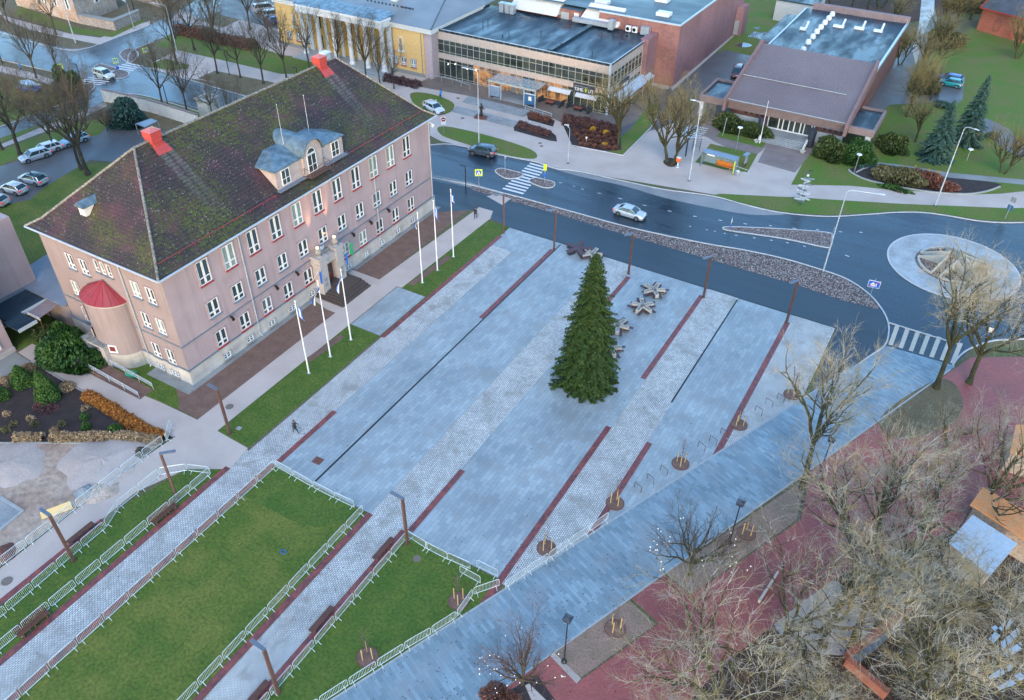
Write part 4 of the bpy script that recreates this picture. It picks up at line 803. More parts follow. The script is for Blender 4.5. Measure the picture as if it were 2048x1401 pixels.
for x in (-119.6, -99.6):
    mb = MB(); mb.box(x-.5, x+.5, yA-.5, yA-.05, .6, 8.5); mb.build('pilaster', 'white_plaster', Yh)
for i in range(5):
    x = -117.3+i*3.95; mb = MB(); mb.box(x-.5, x+.5, yA-.09, yA-.045, 5.2, 7.6); mb.build('window', 'pane_dark', Yh); mb = MB(); mb.box(x-.5, x+.5, yA-.09, yA-.045, 1.2, 3.8); mb.build('window', 'pane_dark', Yh)
    mb = MB(); mb.box(x+1.4, x+2.1, yA-.3, yA-.05, .6, 8.5); mb.build('pilaster', 'white_plaster', Yh)
WY = win_parts(1.15, 1.5, 'mid', sill='red_trim')
for x in (-99.0+.3, -96.7, -94.4, -121.2, -123.4, -125.9): put_win(WY, Yh, (x, yA, 1.6), R(180))
for x in (-97.1, -123.9):
    o = MB(); P = [(x-.55, 4.4), (x+.55, 4.4)]+[(x+.55*math.cos(math.pi*i/8), 6.4+.55*math.sin(math.pi*i/8)) for i in range(9)]
    o.add([(p[0], yA-.12, p[1]) for p in P]+[(p[0], yA, p[1]) for p in P], [tuple(range(11))]+[(i, i+11, (i+1) % 11+11, (i+1) % 11) for i in range(11)]); o.box(x-.75, x+.75, yA-.35, yA, 4.1, 4.4); nic = o.build('niche', 'white_plaster', Yh)
    o = MB(); P = [(x-.38, 4.6), (x+.38, 4.6)]+[(x+.38*math.cos(math.pi*i/8), 6.4+.38*math.sin(math.pi*i/8)) for i in range(9)]; o.add([(p[0], yA-.13, p[1]) for p in P], [tuple(range(11))]); o.build('niche_recess', 'yellow_recess', nic)
    o = MB(); o.lathe((x, yA-.3, 4.4), [(.16, 0), (.2, .1), (.16, .5), (.22, .9), (.26, 1.35), (.12, 1.6), (.13, 1.75), (.14, 1.9), (.05, 2.02)], 10); o.tube((x-.2, yA-.3, 5.7), (x-.35, yA-.35, 5.1), .07, .05, 6).tube((x+.2, yA-.3, 5.7), (x+.3, yA-.38, 5.2), .07, .05, 6); o.build('figure_relief', 'stone_grey', nic, smooth=True)
for x in (-92.3, -99.0): MB().path([(x, yA-.15, 8.5), (x, yA-.15, .2)], .06, 6).build('downpipe', 'alu_dark', Yh)
# ================================================================== GLASS-FRONTED HALL AND THEATRE BLOCK
Gh = thing('glass_hall', 'two-storey hall with long glazed front, beige panels and wet flat roof', 'hall', (-72, 127, 0))
gx0, gx1, gy, gyb = -90.3, -54.5, 126.6, 145.1
mb = MB(); mb.m(0).box(gx0, gx1-.3, gy+.25, gyb, -.3, 8.5); mb.build('core', 'alu_dark', Gh)
mb = MB(); mb.sheet([(gx0+.2, gy+.3), (gx1-.2, gy+.3), (gx1-.2, gyb), (gx0+.2, gyb)], 8.72); mb.box(gx0, gx1, gy, gy+.3, 8.5, 8.95).box(gx0, gx0+.3, gy+.3, gyb, 8.5, 8.94).box(gx1-.3, gx1, gy+.3, gyb, 8.5, 8.94)
for x in (-66.5,): mb.box(x-.45, x+.45, gy+.35, gyb-1, 8.73, 9.15)
rfg = mb.build('roof', 'roof_felt', Gh)
mb = MB(); mb.box(gx0-.05, gx1+.05, gy-.12, gy+.02, 8.96, 9.04).box(gx1-.02, gx1+.12, gy-.1, gyb, 8.955, 9.035); mb.build('roof_edge', 'galv_white', Gh)
# facade bays
nb = 27; bw = (gx1-gx0)/nb
def facade(par, fx, n, u0, u1, lit):
    """fx(u, out) -> (x, y)"""
    def panel(mbx, ua, ub, z0, z1, o0, o1):
        a = fx(ua, o0); b = fx(ub, o1); mbx.box(min(a[0], b[0]), max(a[0], b[0]), min(a[1], b[1]), max(a[1], b[1]), z0, z1)
    w = (u1-u0)/n
    pt = MB(); panel(pt, u0, u1, 7.15, 8.9, 0, .14); panel(pt, u0, u1, 3.55, 4.55, 0, .14); pt.build('panel_band', 'tan_panel', par)
    fr = MB()
    for i in range(n+1):
        u = u0+i*w; panel(fr, u-.035, u+.035, 0, 7.2, .10, .20); fr2 = None
        panel(fr, u-.02, u+.02, 7.2, 8.9, .14, .16); 
    for z in (6.35, 4.6, 5.0, 3.0, .45, .08, 7.1): panel(fr, u0, u1, z-.03, z+.03, .1, .17)
    fr.build('mullions', 'alu', par)
    for i in range(n):
        u = u0+i*w
        for z0, z1, lv in ((.1, 3.5, 0), (4.55, 7.15, 1)):
            g_ = MB(); panel(g_, u+.03, u+w-.03, z0, z1, .06, .09); g_.build('glass_pane', 'glass_lit' if (lv == 0 and i in lit) else ('maroon_glass' if lv and n == 27 and False else 'glass_dark'), par)
facade(Gh, lambda u, o: (u, gy+.15-o), 27, gx0+.2, gx1, set(range(6, 14)) | {16, 17, 18, 19, 20})
facade(Gh, lambda u, o: (gx1-.15+o, u), 9, gy, 140.5, set())
mb = MB(); mb.box(gx0-1.4, gx0-.8, gy-.6, gy+2, -.2, 9.1).box(gx0-.8, gx0, gy-.4, gy+2, -.2, 9.0); mb.build('end_wall', 'theatre_brick_front', Gh)
mb = MB(); mb.box(gx1-.2, gx1+.15, gy-.16, gy+.1, 0, 8.9); mb.build('corner_post', 'galv_white', Gh)
mb = MB(); mb.box(gx1-.6, gx1+.9, 140.6, gyb+.3, 0, 9.3); mb.build('stair_block', 'theatre_brick', Gh)
for px, py, h in ((1082, 70, .8), (966, 50, .9), (1122, 92, .5), (1114, 101, .6), (1184, 112, .8), (1203, 75, .9), (1240, 88, .5), (1018, 70, .7), (976, 45, .8), (1005, 76, .4)):
    g0 = G(px, py, 8.72); mb = MB(); mb.tube(g0, (g0[0], g0[1], 8.72+h), .08, None, 8).tube((g0[0], g0[1], 8.72+h), (g0[0], g0[1], 8.82+h), .13, None, 8); mb.build('roof_vent', 'sign_dark', rfg)
mb = MB(); mb.box(-70.5, -62.6, 143.4, 144.4, 9.1, 9.8).box(-62.8, -61.8, 142.8, 144.2, 9.0, 10.6); mb.build('air_duct', 'galv', rfg)
for x in (-59.2, -57.9):
    mb = MB(); mb.box(x-.5, x+.5, 144.0, 144.5, 8.9, 9.9); ac = mb.build('air_conditioner', 'window_white', rfg); mb = MB(); mb.lathe((0, 0, 0), [(.001, 0), (.33, .001)], 14); v = [(x-.1+p[0], 143.98, 9.4+p[1]) for p in mb.v]; mb.v = v; mb.build('fan', 'alu_dark', ac)
mb = MB(); mb.box(-56.6, -55.0, 143.7, 144.8, 8.9, 10.3); mb.build('roof_unit', 'galv', rfg)
for x in (-84.1, -83.0, -85.4):
    mb = MB(); mb.box(x-.45, x+.45, 141.8, 142.8, 8.8, 10.4).box(x-.55, x+.55, 141.7, 142.9, 10.4, 10.6); mb.build('roof_unit', 'galv', rfg)
# signs
def text(name, body, size, loc, rot, mat, par, ext=.02, align='CENTER'):
    c = bpy.data.curves.new(name, 'FONT'); c.body = body; c.size = size; c.extrude = ext; c.align_x = align; c.align_y = 'CENTER'
    o = bpy.data.objects.new(name, c); col.objects.link(o); dg = bpy.context.evaluated_depsgraph_get(); me = bpy.data.meshes.new_from_object(o.evaluated_get(dg)); bpy.data.objects.remove(o)
    me.materials.clear(); me.materials.append(M[mat]); o = bpy.data.objects.new(name, me); col.objects.link(o); o.parent = par
    off = Vector((0, 0, 0)); q = par
    while q is not None: off += q.location; q = q.parent
    o.location = Vector(loc)-off; o.rotation_euler = rot; return o
sg = MB().box(-61.2, -57.0, gy-.32, gy-.08, 3.05, 4.5).build('sign_board', 'sign_dark', Gh)
text('lettering', 'TIME', .85, (-60.1, gy-.34, 3.55), (R(90), 0, 0), 'sign_white', sg); text('lettering', 'UT', .85, (-57.75, gy-.34, 3.55), (R(90), 0, 0), 'sign_white', sg)
mb = MB(); mb.box(-58.85, -58.6, gy-.36, gy-.32, 3.3, 4.0).box(-58.95, -58.5, gy-.36, gy-.32, 3.7, 3.85); mb.build('emblem', 'sign_yellow', sg)
mb = MB()
for i in range(11): mb.box(-60.9+i*.24, -60.75+i*.24, gy-.34, gy-.32, 4.1, 4.22)
mb.build('small_lettering', 'galv', sg)
sg2 = MB().box(gx1+.08, gx1+.3, 131.0, 134.6, 3.05, 4.5).build('sign_board', 'sign_dark', Gh); text('lettering', 'UT', .85, (gx1+.32, 133.7, 3.55), (R(90), 0, R(90)), 'sign_white', sg2); text('lettering', 'TIME', .85, (gx1+.32, 132.1, 3.55), (R(90), 0, R(90)), 'sign_white', sg2)
# entrance canopy
mb = MB(); cA, cB = -76.4, -66.6
mb.m(0).box(cA, cB, gy-4.2, gy-.1, 3.15, 3.3); mb.m(1)
for x in np.linspace(cA, cB, 9): mb.box(x-.03, x+.03, gy-4.2, gy-.2, 3.31, 3.36)
mb.box(cA-.06, cB+.06, gy-4.3, gy-4.2, 3.05, 3.4)
cn = mb.build('entrance_canopy', ['shelter_glass', 'alu'], Gh)
for x in (cA+.1, cA+2.6, cB-2.4, cB-.1): MB().box(x-.08, x+.08, gy-4.15, gy-3.99, 0, 3.1).build('canopy_post', 'galv_white', cn)
for xa, mt in ((cA+.25, 'poster_grey'), (cB-2.25, 'poster_blue')):
    p = MB().box(xa, xa+2.1, gy-4.12, gy-4.02, .5, 2.3).build('poster_case', mt, cn); MB().box(xa, xa+2.1, gy-4.14, gy-4.0, 2.31, 2.42).build('poster_frame', 'window_white', p)
    if mt == 'poster_blue': MB().box(xa+.8, xa+1.4, gy-4.15, gy-4.125, 1.2, 1.9).build('notice', 'sign_white', p)
for x in (-73.5, -71.9, -70.4, -69.0): MB().box(x-.5, x+.5, gy-.09, gy-.06, .1, 2.3).build('door', 'alu_dark', cn)
MB().box(-72.3, -71.6, gy-.12, gy-.1, 1.4, 2.0).build('notice', 'sign_white', cn); MB().box(cA+.9, cB-1.8, gy-4.0, gy-.3, 0, .16).build('door_step', 'granite_step', cn)
for x, z in ((-87.8, 2.8), (-86.2, 3.1), (-83.5, 2.7), (-81.6, 2.9)): MB().ball((x, gy-.2, z), .13, 8).build('wall_lamp', 'window_lamp', Gh)
# theatre block
T = thing('theatre_block', 'tall windowless pink brick block with wet flat roof behind the glazed hall', 'theatre', (-58, 160, 0))
tx0, tx1, ty0, ty1, tz = -63.8, -49.6, 145.2, 184.6, 11.2
mb = MB(); mb.m(0); mb.add([(tx1, ty0, -.3), (tx1, ty1, -.3), (tx1, ty1, tz), (tx1, ty0, tz), (-85, ty0+.1, -.3), (-85, ty1, -.3), (-85, ty1, 10.4), (-85, ty0+.1, 10.4)], [(0, 1, 2, 3), (5, 4, 7, 6)])
mb.m(1); mb.add([(tx0-2, ty0, -.3), (tx1, ty0, -.3), (tx1, ty0, tz), (tx0-2, ty0, tz), (tx1, ty1, -.3), (-85, ty1, -.3), (-85, ty1, tz), (tx1, ty1, tz)], [(0, 1, 2, 3), (4, 5, 6, 7)])
mb.box(-73.9, -69.6, ty0-.1, ty0+4, 5, 10.6); mb.box(-85, tx0-2, ty0+.1, ty0+.5, 5, 9.3)
mb.build('wall', ['theatre_brick', 'theatre_brick_front'], T)
mb = MB(); mb.sheet([(-85, ty0+1), (tx1-.15, ty0+1), (tx1-.15, ty1), (-85, ty1)], tz-.1); mb.sheet([(tx0-1.9, ty0+.2), (tx1-.15, ty0+.2), (tx1-.15, ty0+1), (tx0-1.9, ty0+1)], tz-.101); mb.sheet([(-74.1, ty0-.2), (-69.4, ty0-.2), (-69.4, ty0+4), (-74.1, ty0+4)], 10.68); mb.build('roof', 'roof_felt_pale', T)
mb = MB(); mb.box(tx1-.16, tx1+.14, ty0-.1, ty1, tz-.1, tz+.16).box(tx0-2, tx1-.16, ty0-.13, ty0+.16, tz-.1, tz+.15); mb.build('roof_edge', 'galv_white', T)
for x0, x1 in ((-85, -74.2), (-69.5, -61.3)):
    mb = MB(); mb.poly([(x0, ty0-1.2, 9.3), (x1, ty0-1.2, 9.3), (x1-.4, ty0+3.0, 11.6), (x0+.4, ty0+3.0, 11.6)]); mb.poly([(x0, ty0-1.2, 9.2), (x1, ty0-1.2, 9.2), (x1, ty0-1.2, 9.3), (x0, ty0-1.2, 9.3)]); mb.poly([(x1, ty0-1.2, 9.3), (x1, ty0+3, 9.3), (x1-.4, ty0+3, 11.6)]); mb.build('skylight', 'white_render', T)
mb = MB(); mb.box(-73.8, -72.1, ty0-.16, ty0-.11, 8.6, 10.0); mb.build('window', 'granite_light', T); mb = MB(); mb.box(-71.0, -70.0, ty0-.16, ty0-.11, 7.8, 10.2); mb.build('door', 'white_render', T)
for q in ((1205, 7), (1328, 30), (1325, 2)):
    g0 = G(*q, 11.2); mb = MB(); mb.box(g0[0]-1.3, g0[0]+1.3, g0[1]-.9, g0[1]+.9, 11.1, 11.7); mb.build('roof_light', 'window_white', T)
mb = MB(); mb.box(tx1+.02, tx1+.1, 146.6, 147.3, 3.2, 4.6) if 0 else None; mb.box(-54.6, -53.7, ty0-.1, ty0-.02, 3.0, 4.7); mb.build('wall_notice', 'poster_blue', T)
mb = MB(); mb.box(tx1, tx1+1.6, 180.5, 184, 0, 6); mb.build('rear_annex', 'theatre_brick', T); mb = MB(); mb.box(tx1+.02, tx1+1.0, 180.35, 180.48, .3, 3.2); mb.build('door', 'granite_light', T)
# ================================================================== BROWN-ROOFED OFFICE WITH BLUE FLAT ROOF
B = thing('brown_roofed_office', 'low brick office with broad sloping brown metal roof and wet blue flat roof behind', 'office', (-26, 140, 0))
bx0, bx1, by0, by1 = -35.3, -15.9, 134.6, 181
mb = MB(); mb.m(0).box(bx0+.1, bx1-.1, by0, by0+1, -.2, 4.2); mb.box(bx0, bx1, 149.25, by1, -.2, 7.7); mb.m(1).box(bx0+.2, -28.8, by0-.06, by0, -.2, 1.9).box(-20.6, bx1-.2, by0-.06, by0, -.2, 1.9)
mb.build('wall', ['brown_brick_wall', 'white_render'], B)
mb = MB(); zr0, zr1, yr0, yr1 = 4.9, 9.5, 132.2, 149.2
mb.add([(bx0, yr0, zr0), (bx1, yr0, zr0), (bx1, yr1, zr1), (bx0, yr1, zr1), (bx0, yr0, zr0-.25), (bx1, yr0, zr0-.25), (bx1, yr1, zr1-.25), (bx0, yr1, zr1-.25)], [(0, 1, 2, 3), (7, 6, 5, 4), (0, 4, 5, 1), (2, 6, 7, 3)])
rb_ = mb.build('sloping_roof', 'corrugated_brown', B)
for x, c in ((bx0, 0), (bx1, 1)):
    mb = MB(); xx = x-.5 if not c else x; mb.add([(xx, yr0-.6, 3.1), (xx+.5, yr0-.6, 3.1), (xx+.5, yr1+.3, zr1-2.2), (xx, yr1+.3, zr1-2.2), (xx, yr0-.6, zr0+.35), (xx+.5, yr0-.6, zr0+.35), (xx+.5, yr1+.3, zr1+.5), (xx, yr1+.3, zr1+.5)], [(0, 3, 2, 1), (4, 5, 6, 7), (0, 1, 5, 4), (1, 2, 6, 5), (2, 3, 7, 6), (3, 0, 4, 7)]); mb.build('gable_wall', 'gable_brown', B)
mb = MB(); mb.tube((bx0, 139.3, 6.95), (bx1-2, 139.3, 6.95), .07, None, 6).tube((bx0, yr0+.1, zr0+.12), (bx1, yr0+.1, zr0+.12), .08, None, 6); mb.build('snow_rail', 'granite_light', rb_)
mb = MB(); mb.box(bx0, bx1, 133.4, 133.9, 3.1, 4.4).box(-40.4, bx0-.5, 133.4, 133.9, 3.2, 4.3).box(bx1+.5, -11.5, 133.4, 133.9, 3.2, 4.3).box(-11.9, -11.5, 133.9, 143.2, 3.2, 4.29).box(-40.6, -40.2, 133.9, 142.6, 3.2, 4.29).box(-40.2, bx0-.5, 142.3, 142.6, 3.2, 4.28).box(bx1+.5, -11.9, 142.9, 143.2, 3.2, 4.28); mb.build('fascia', 'brown_fascia', B)
MB().sheet([(-40.2, 133.9), (bx0-.5, 133.9), (bx0-.5, 142.3), (-40.2, 142.3)], 3.9).build('canopy_roof', 'roof_felt', B); MB().sheet([(bx1+.5, 133.9), (-11.9, 133.9), (-11.9, 142.9), (bx1+.5, 142.9)], 3.9).build('canopy_roof', 'roof_felt', B)
mb = MB(); mb.sheet([(bx0, 149.0), (bx1, 149), (bx1, by1), (bx0, by1)], 7.75); mb.sheet([(-38.5, 160), (bx0-.3, 160), (bx0-.3, 179), (-38.5, 179)], 6.6); rfb = mb.build('flat_roof', 'roof_felt', B)
MB().box(bx0-.3, bx0, 149, by1, 7.5, 7.9).build('roof_edge', 'galv', B); MB().box(bx1, bx1+.4, 149.3, by1+.3, 7.5, 8.1).build('roof_edge', 'galv', B); MB().box(bx0+1, bx1+.4, by1, by1+1.0, 7.5, 8.9).build('parapet', 'brown_fascia', B); MB().box(-38.6, bx0-.3, 159.8, 179, 0, 6.59).build('side_wing', 'brown_fascia', B)
for p in ((1606, 103), (1616, 88), (1625, 77), (1633, 67), (1641, 58), (1649, 49), (1657, 40), (1664, 32)):
    g0 = G(*p, 7.75); MB().lathe((g0[0], g0[1], 7.75), [(.55, 0), (.55, .4), (.4, .75), (.001, .9)], 12).build('roof_light', 'window_white', rfb, smooth=True)
for p, l in (((1606, 60), 1.2), ((1677, 55), 2.0), ((1718, 59), 1.8), ((1756, 64), 1.6)):
    g0 = G(*p, 7.75); mb = MB(); mb.box(g0[0]-l/2, g0[0]+l/2, g0[1]-.35, g0[1]+.35, 7.75, 8.15).tube((g0[0]+l/3, g0[1], 8.1), (g0[0]+l/3, g0[1]+1.6, 8.9), .2, None, 8); mb.build('roof_vent', 'window_white', rfb)
for x in (-40.0, -12.3):
    MB().box(x-.35, x+.35, 133.5, 134.3, 0, 3.2).box(x-.3, x+.3, 134.3, 136.5, 0, 3.19).build('pier', 'white_render', B)
for i in range(4):
    for xx in (-32.6+i*.95, -19.4+i*.9): MB().box(xx, xx+.45, by0-.1, by0-.02, 2.3, 3.0).build('window', 'pane_dark', B)
mb = MB(); mb.box(-28.4, -20.8, by0-.12, by0-.04, .8, 3.1); eg = mb.build('entrance_glazing', 'glass_dark', B)
mb = MB()
for x in (-28.4, -26.6, -25.9, -24.9, -24.0, -23.0, -22.4, -21.2, -20.8): mb.box(x-.09, x+.09, by0-.2, by0-.12, .8, 3.1)
mb.box(-28.4, -20.8, by0-.21, by0-.12, .75, .95); mb.build('door_frame', 'window_white', eg)
for x in (-28.9, -20.5): MB().lathe((x, 132.3, 0), [(.62, 0), (.62, 3.0), (.001, 3.01)], 16).build('round_pier', 'sign_dark', B, smooth=False)
mb = MB()
for i in range(5): mb.box(-28.2, -21.1, 130.0+i*.4, 134.5-.001*i, i*.15+(.001 if i else -.1), (i+1)*.15)
mb.build('entrance_steps', 'granite_step', B)
for x in (-28.3, -21.0):
    mb = MB(); mb.add([(x-.15, 129.9, .1), (x+.15, 129.9, .1), (x+.15, 132.6, .8), (x-.15, 132.6, .8), (x-.15, 129.9, .6), (x+.15, 129.9, .6), (x+.15, 132.6, 1.4), (x-.15, 132.6, 1.4)], [(0, 3, 2, 1), (4, 5, 6, 7), (0, 1, 5, 4), (1, 2, 6, 5), (2, 3, 7, 6), (3, 0, 4, 7)]); mb.build('stair_cheek', 'white_render', B)
for x, s in ((-28.5, 'left'), (-20.9, 'right')):
    MB().lathe((x, 129.4, 0), [(.35, 0), (.5, .35), (.42, .4), (.36, .1), (.001, .1)], 16).build('planter_bowl', 'concrete_pale', None, smooth=True)
    o = bpy.data.objects['planter_bowl' if s == 'left' else 'planter_bowl.001']; tag(o, 'round pale concrete planter bowl at the %s end of the office steps' % s, 'planter', 'planter bowls by the steps')
MB().add([(-34.5, 133.6, 1.0), (-28.9, 133.6, 1.0), (-28.9, 133.6, 1.1), (-34.5, 133.6, 1.1)], [(0, 1, 2, 3)]).box(-33.5, -29.3, 131.2, 131.4, 0, 1.0).box(-33.5, -29.3, 131.15, 131.45, 1.0, 1.08).build('ramp_wall', 'white_render', B)
# ================================================================== OTHER BUILDINGS
W = thing('white_shed', 'plain cream rendered shed with flat dark roof behind the brown-roofed office', 'shed', (-41, 198, 0))
MB().box(-45.3, -36.6, 196, 206, -.2, 4.4).build('wall', 'white_render', W); MB().box(-45.5, -36.4, 195.8, 206.2, 4.4, 4.6).build('roof', 'roof_felt', W)
Rb = thing('red_brick_house', 'red brick outbuilding with bricked-up arch and red eaves at the upper right corner', 'house', (2, 212, 0))
a = G(1952, 60); b = G(2048, 87); dx, dy = b[0]-a[0], b[1]-a[1]; l = math.hypot(dx, dy); ux, uy = dx/l, dy/l
P = [(a[0], a[1]), (a[0]+ux*26, a[1]+uy*26), (a[0]+ux*26-uy*9, a[1]+uy*26+ux*9), (a[0]-uy*9, a[1]+ux*9)]
MB().prism(P, -.2, 4.9).build('wall', 'red_brick', Rb)
def off(p, s, t): return (p[0]+ux*s-uy*t, p[1]+uy*s+ux*t)
e_ = [off(P[0], -.5, -.7), off(P[1], .5, -.7), off(P[2], .5, .7), off(P[3], -.5, .7)]; rr = [off(P[0], -.5, 4.5), off(P[1], .5, 4.5)]
mb = MB(); mb.add([(*e_[0], 4.9), (*e_[1], 4.9), (*rr[1], 7.4), (*rr[0], 7.4), (*e_[2], 4.9), (*e_[3], 4.9)], [(0, 1, 2, 3), (3, 2, 4, 5), (0, 3, 5)]); mb.build('roof', 'slate_roof', Rb)
mb = MB(); q0 = [off(P[0], -.5, -.75), off(P[1], .5, -.75), off(P[1], .5, .1), off(P[0], -.5, .1)]; mb.prism(q0, 4.65, 4.88); mb.tube((*e_[0], 4.95), (*rr[0], 7.45), .1, None, 6); mb.build('eaves', 'red_sheet', Rb)
mb = MB(); c0 = off(P[0], 3.6, -.04); mb.path([(*off(c0, 0, 0), .9), (*c0, 3.0), (*off(c0, .6, 0), 3.3), (*off(c0, 1.2, 0), 3.0), (*off(c0, 1.2, 0), .9), (*c0, .9)], .06, 5); mb.build('bricked_arch', 'brown_brick_wall', Rb)
mb = MB(); c0 = off(P[0], 7.6, -.12); mb.tube((*c0, 4.7), (*c0, .1), .09, None, 6); mb.build('downpipe', 'red_sheet', Rb)
# old house at upper left
O = thing('old_house', 'old plastered corner house with peeling orange side and dark roof', 'house', (-178, 115, 0))
a = G(160, 48); b = G(57, 18)
mb = MB(); ux, uy = (b[0]-a[0]), (b[1]-a[1]); l = math.hypot(ux, uy); ux /= l; uy /= l
c_ = G(252, 12); vx, vy = c_[0]-a[0], c_[1]-a[1]; lv = math.hypot(vx, vy); vx /= lv; vy /= lv
P = [(a[0], a[1]), (a[0]+vx*12, a[1]+vy*12), (a[0]+vx*12+ux*24, a[1]+vy*12+uy*24), (a[0]+ux*24, a[1]+uy*24)]
mb.prism(P, -.2, 6.4); mb.build('wall', 'masonry_old', O)
mb = MB(); q0 = [(a[0]-vx*.06+.0, a[1]-vy*.06), (a[0]-vx*.06+ux*23.8, a[1]-vy*.06+uy*23.8), (a[0]+ux*23.8, a[1]+uy*23.8), (a[0], a[1])]; mb.prism(q0, .4, 6.0); mb.build('plaster_face', 'peeling_orange', O)
mb = MB(); ce = [(P[0][0]-vx*.7-ux*.5, P[0][1]-vy*.7-uy*.5), (P[1][0]+vx*.7, P[1][1]+vy*.7), (P[2][0]+vx*.7, P[2][1]+vy*.7), (P[3][0]-vx*.7, P[3][1]-vy*.7)]; m0 = ((P[0][0]+P[1][0])/2+ux*4, (P[0][1]+P[1][1])/2+uy*4); m1 = ((P[2][0]+P[3][0])/2, (P[2][1]+P[3][1])/2)
mb.add([(*ce[0], 6.4), (*ce[1], 6.4), (*ce[2], 6.4), (*ce[3], 6.4), (*m0, 10.5), (*m1, 10.5)], [(0, 1, 4), (1, 2, 5, 4), (3, 0, 4, 5), (3, 5, 2)]); mb.build('roof', 'slate_roof', O)
def hwin(s, t, z0, w, h, side):
    if side: c = (a[0]+ux*s-vx*.1, a[1]+uy*s-vy*.1); an = math.atan2(uy, ux)
    else: c = (a[0]+vx*s-ux*.06, a[1]+vy*s-uy*.06); an = math.atan2(vy, vx)
    f = MB().obox(c, an, w+.3, .12, z0-.15, z0+h+.15).build('window', 'window_white', O); MB().obox(c, an, w*.42, .2, z0, z0+h).build('pane', 'pane_dark', f)
for s in (2.5, 7, 12, 16.5, 21): hwin(s, 0, 2.8, 1.2, 2.2, 1)
hwin(6.4, 0, 3.0, 1.3, 1.8, 0)
yw = thing('garden_wall', 'rough rubble garden wall of the old corner house', 'wall', (-170, 112, 0))
MB().prism([G(160, 48)[:2], G(232, 62)[:2], G(282, 40)[:2], G(280, 37)[:2], G(230, 57)[:2], G(160, 44)[:2]], 0, 1.9).build('masonry', 'rubble_stone', yw)
MB().prism([G(158, 48.4)[:2], G(232, 62.5)[:2], G(283, 40)[:2], G(280, 36.5)[:2], G(230, 56.5)[:2], G(160, 43.6)[:2]], 1.9, 2.0).build('coping', 'stone_grey', yw)
tag(MB().prism(PX([(270, 0), (330, 18), (370, -10), (300, -40)]), 0, 3.2).build('garage', 'masonry_old'), 'low garage at the top edge beyond the corner lawn', 'garage')
# neighbour on the left, link building
Nn = thing('neighbour_block', 'mauve rendered block cut by the left edge with a dark canopy', 'building', (-90, 32, 0))
MB().box(-120, -87.4, 32.5, 39.9, -.2, 12).build('rear_wall', 'school_plaster', Nn); MB().box(-120, -82.8, 5, 32.6, -.2, 12).build('wall', 'school_plaster', Nn)
MB().box(-87.4, -83.6, 33.4, 39.6, 3.0, 3.25).build('canopy', 'roof_felt', Nn); MB().box(-83.6, -80.9, 33.0, 35.2, 3.0, 3.24).build('canopy', 'roof_felt', Nn); MB().box(-83.6, -83.5, 35.2, 39.7, 2.9, 3.3).build('canopy_edge', 'galv_white', Nn); MB().box(-80.9, -80.8, 33.0, 35.2, 2.9, 3.3).build('canopy_edge', 'galv_white', Nn)
MB().box(-87.4, -87.2, 33, 39.9, 3.25, 3.6).build('flashing', 'zinc', Nn)
for y in (35.6, 36.9, 38.2, 39.2): MB().tube((-83.9, y, 0), (-83.9, y, 3), .07, None, 6).build('post', 'sign_dark', Nn)
MB().box(-82.8, -82.5, 10, 32.6, -.1, .55).build('plinth', 'stone_white', Nn); MB().box(-82.8, -82.65, 29.8, 31.4, 1.0, 2.2).build('window', 'window_white', Nn)
Lk = thing('link_building', 'single-storey link with grey ribbed metal roof joined to the school', 'building', (-84, 41, 0))
kx = [G(62, 592, 3.6), G(133, 553, 3.6), G(166, 641, 3.6), G(160, 640, 3.6)]
MB().box(-90, X0, 38.6, 44.5, -.2, 3.4).build('wall', 'school_plaster_end', Lk)
mb = MB(); mb.poly([(-90.5, 38.2, 3.5), (X0, 38.2, 3.5), (X0, 45, 4.2), (-90.5, 45, 4.2)]); mb.poly([(-90.5, 38.2, 3.3), (X0, 38.2, 3.3), (X0, 38.2, 3.5), (-90.5, 38.2, 3.5)]); mb.build('roof', 'corrugated_grey', Lk)
mb = MB(); mb.m(0).poly([(-86.6, 35.8, 2.9), (-84.0, 35.8, 2.9), (-84.0, 38.3, 3.2), (-86.6, 38.3, 3.2)]); mb.m(1).poly([(-84.0, 35.8, 2.9), (-81.4, 35.8, 2.9), (-81.4, 38.3, 3.2), (-84.0, 38.3, 3.2)]); mb.m(2).box(-86.7, -81.3, 35.7, 35.8, 2.7, 3.0); mb.build('porch_roof', ['zinc_roof', 'brown_fascia', 'window_white'], Lk)
for x in (-86.5, -84, -81.5): MB().tube((x, 35.8, 0), (x, 35.8, 2.7), .05, None, 6).build('post', 'corten', Lk)
# concrete wall behind the school, ventilation chimney
cw = thing('courtyard_wall', 'pale panelled courtyard wall with dark coping behind the school roof', 'wall', (-120, 95, 0))
pts = PX([(212, 204), (262, 216), (300, 224), (345, 238), (400, 256)])
mb = MB(); cp = MB()
for p, q in zip(pts, pts[1:]):
    an = math.atan2(q[1]-p[1], q[0]-p[0]); l = math.hypot(q[0]-p[0], q[1]-p[1]); c = ((p[0]+q[0])/2, (p[1]+q[1])/2); mb.obox(c, an, l, .25, 0, 2.3); cp.obox(c, an, l+.1, .5, 2.3, 2.42)
    for t in (0, .5): mb.obox(lerp(p, q, t), an, .35, .4, 0, 2.29)
mb.build('panels', 'white_render', cw); cp.build('coping', 'brown_fascia', cw)
cvx, cvy, _ = G(422, 232)
cv = thing('ventilation_shaft', 'square pale concrete shaft with open top rising behind the mossy roof', 'chimney', (cvx, cvy, 0))
mb = MB()
for x0, x1, y0, y1 in ((-1.3, 1.3, -1.3, -1.0), (-1.3, 1.3, 1.0, 1.3), (-1.3, -1.0, -1, 1), (1.0, 1.3, -1, 1)): mb.box(x0, x1, y0, y1, 0, 3.2)
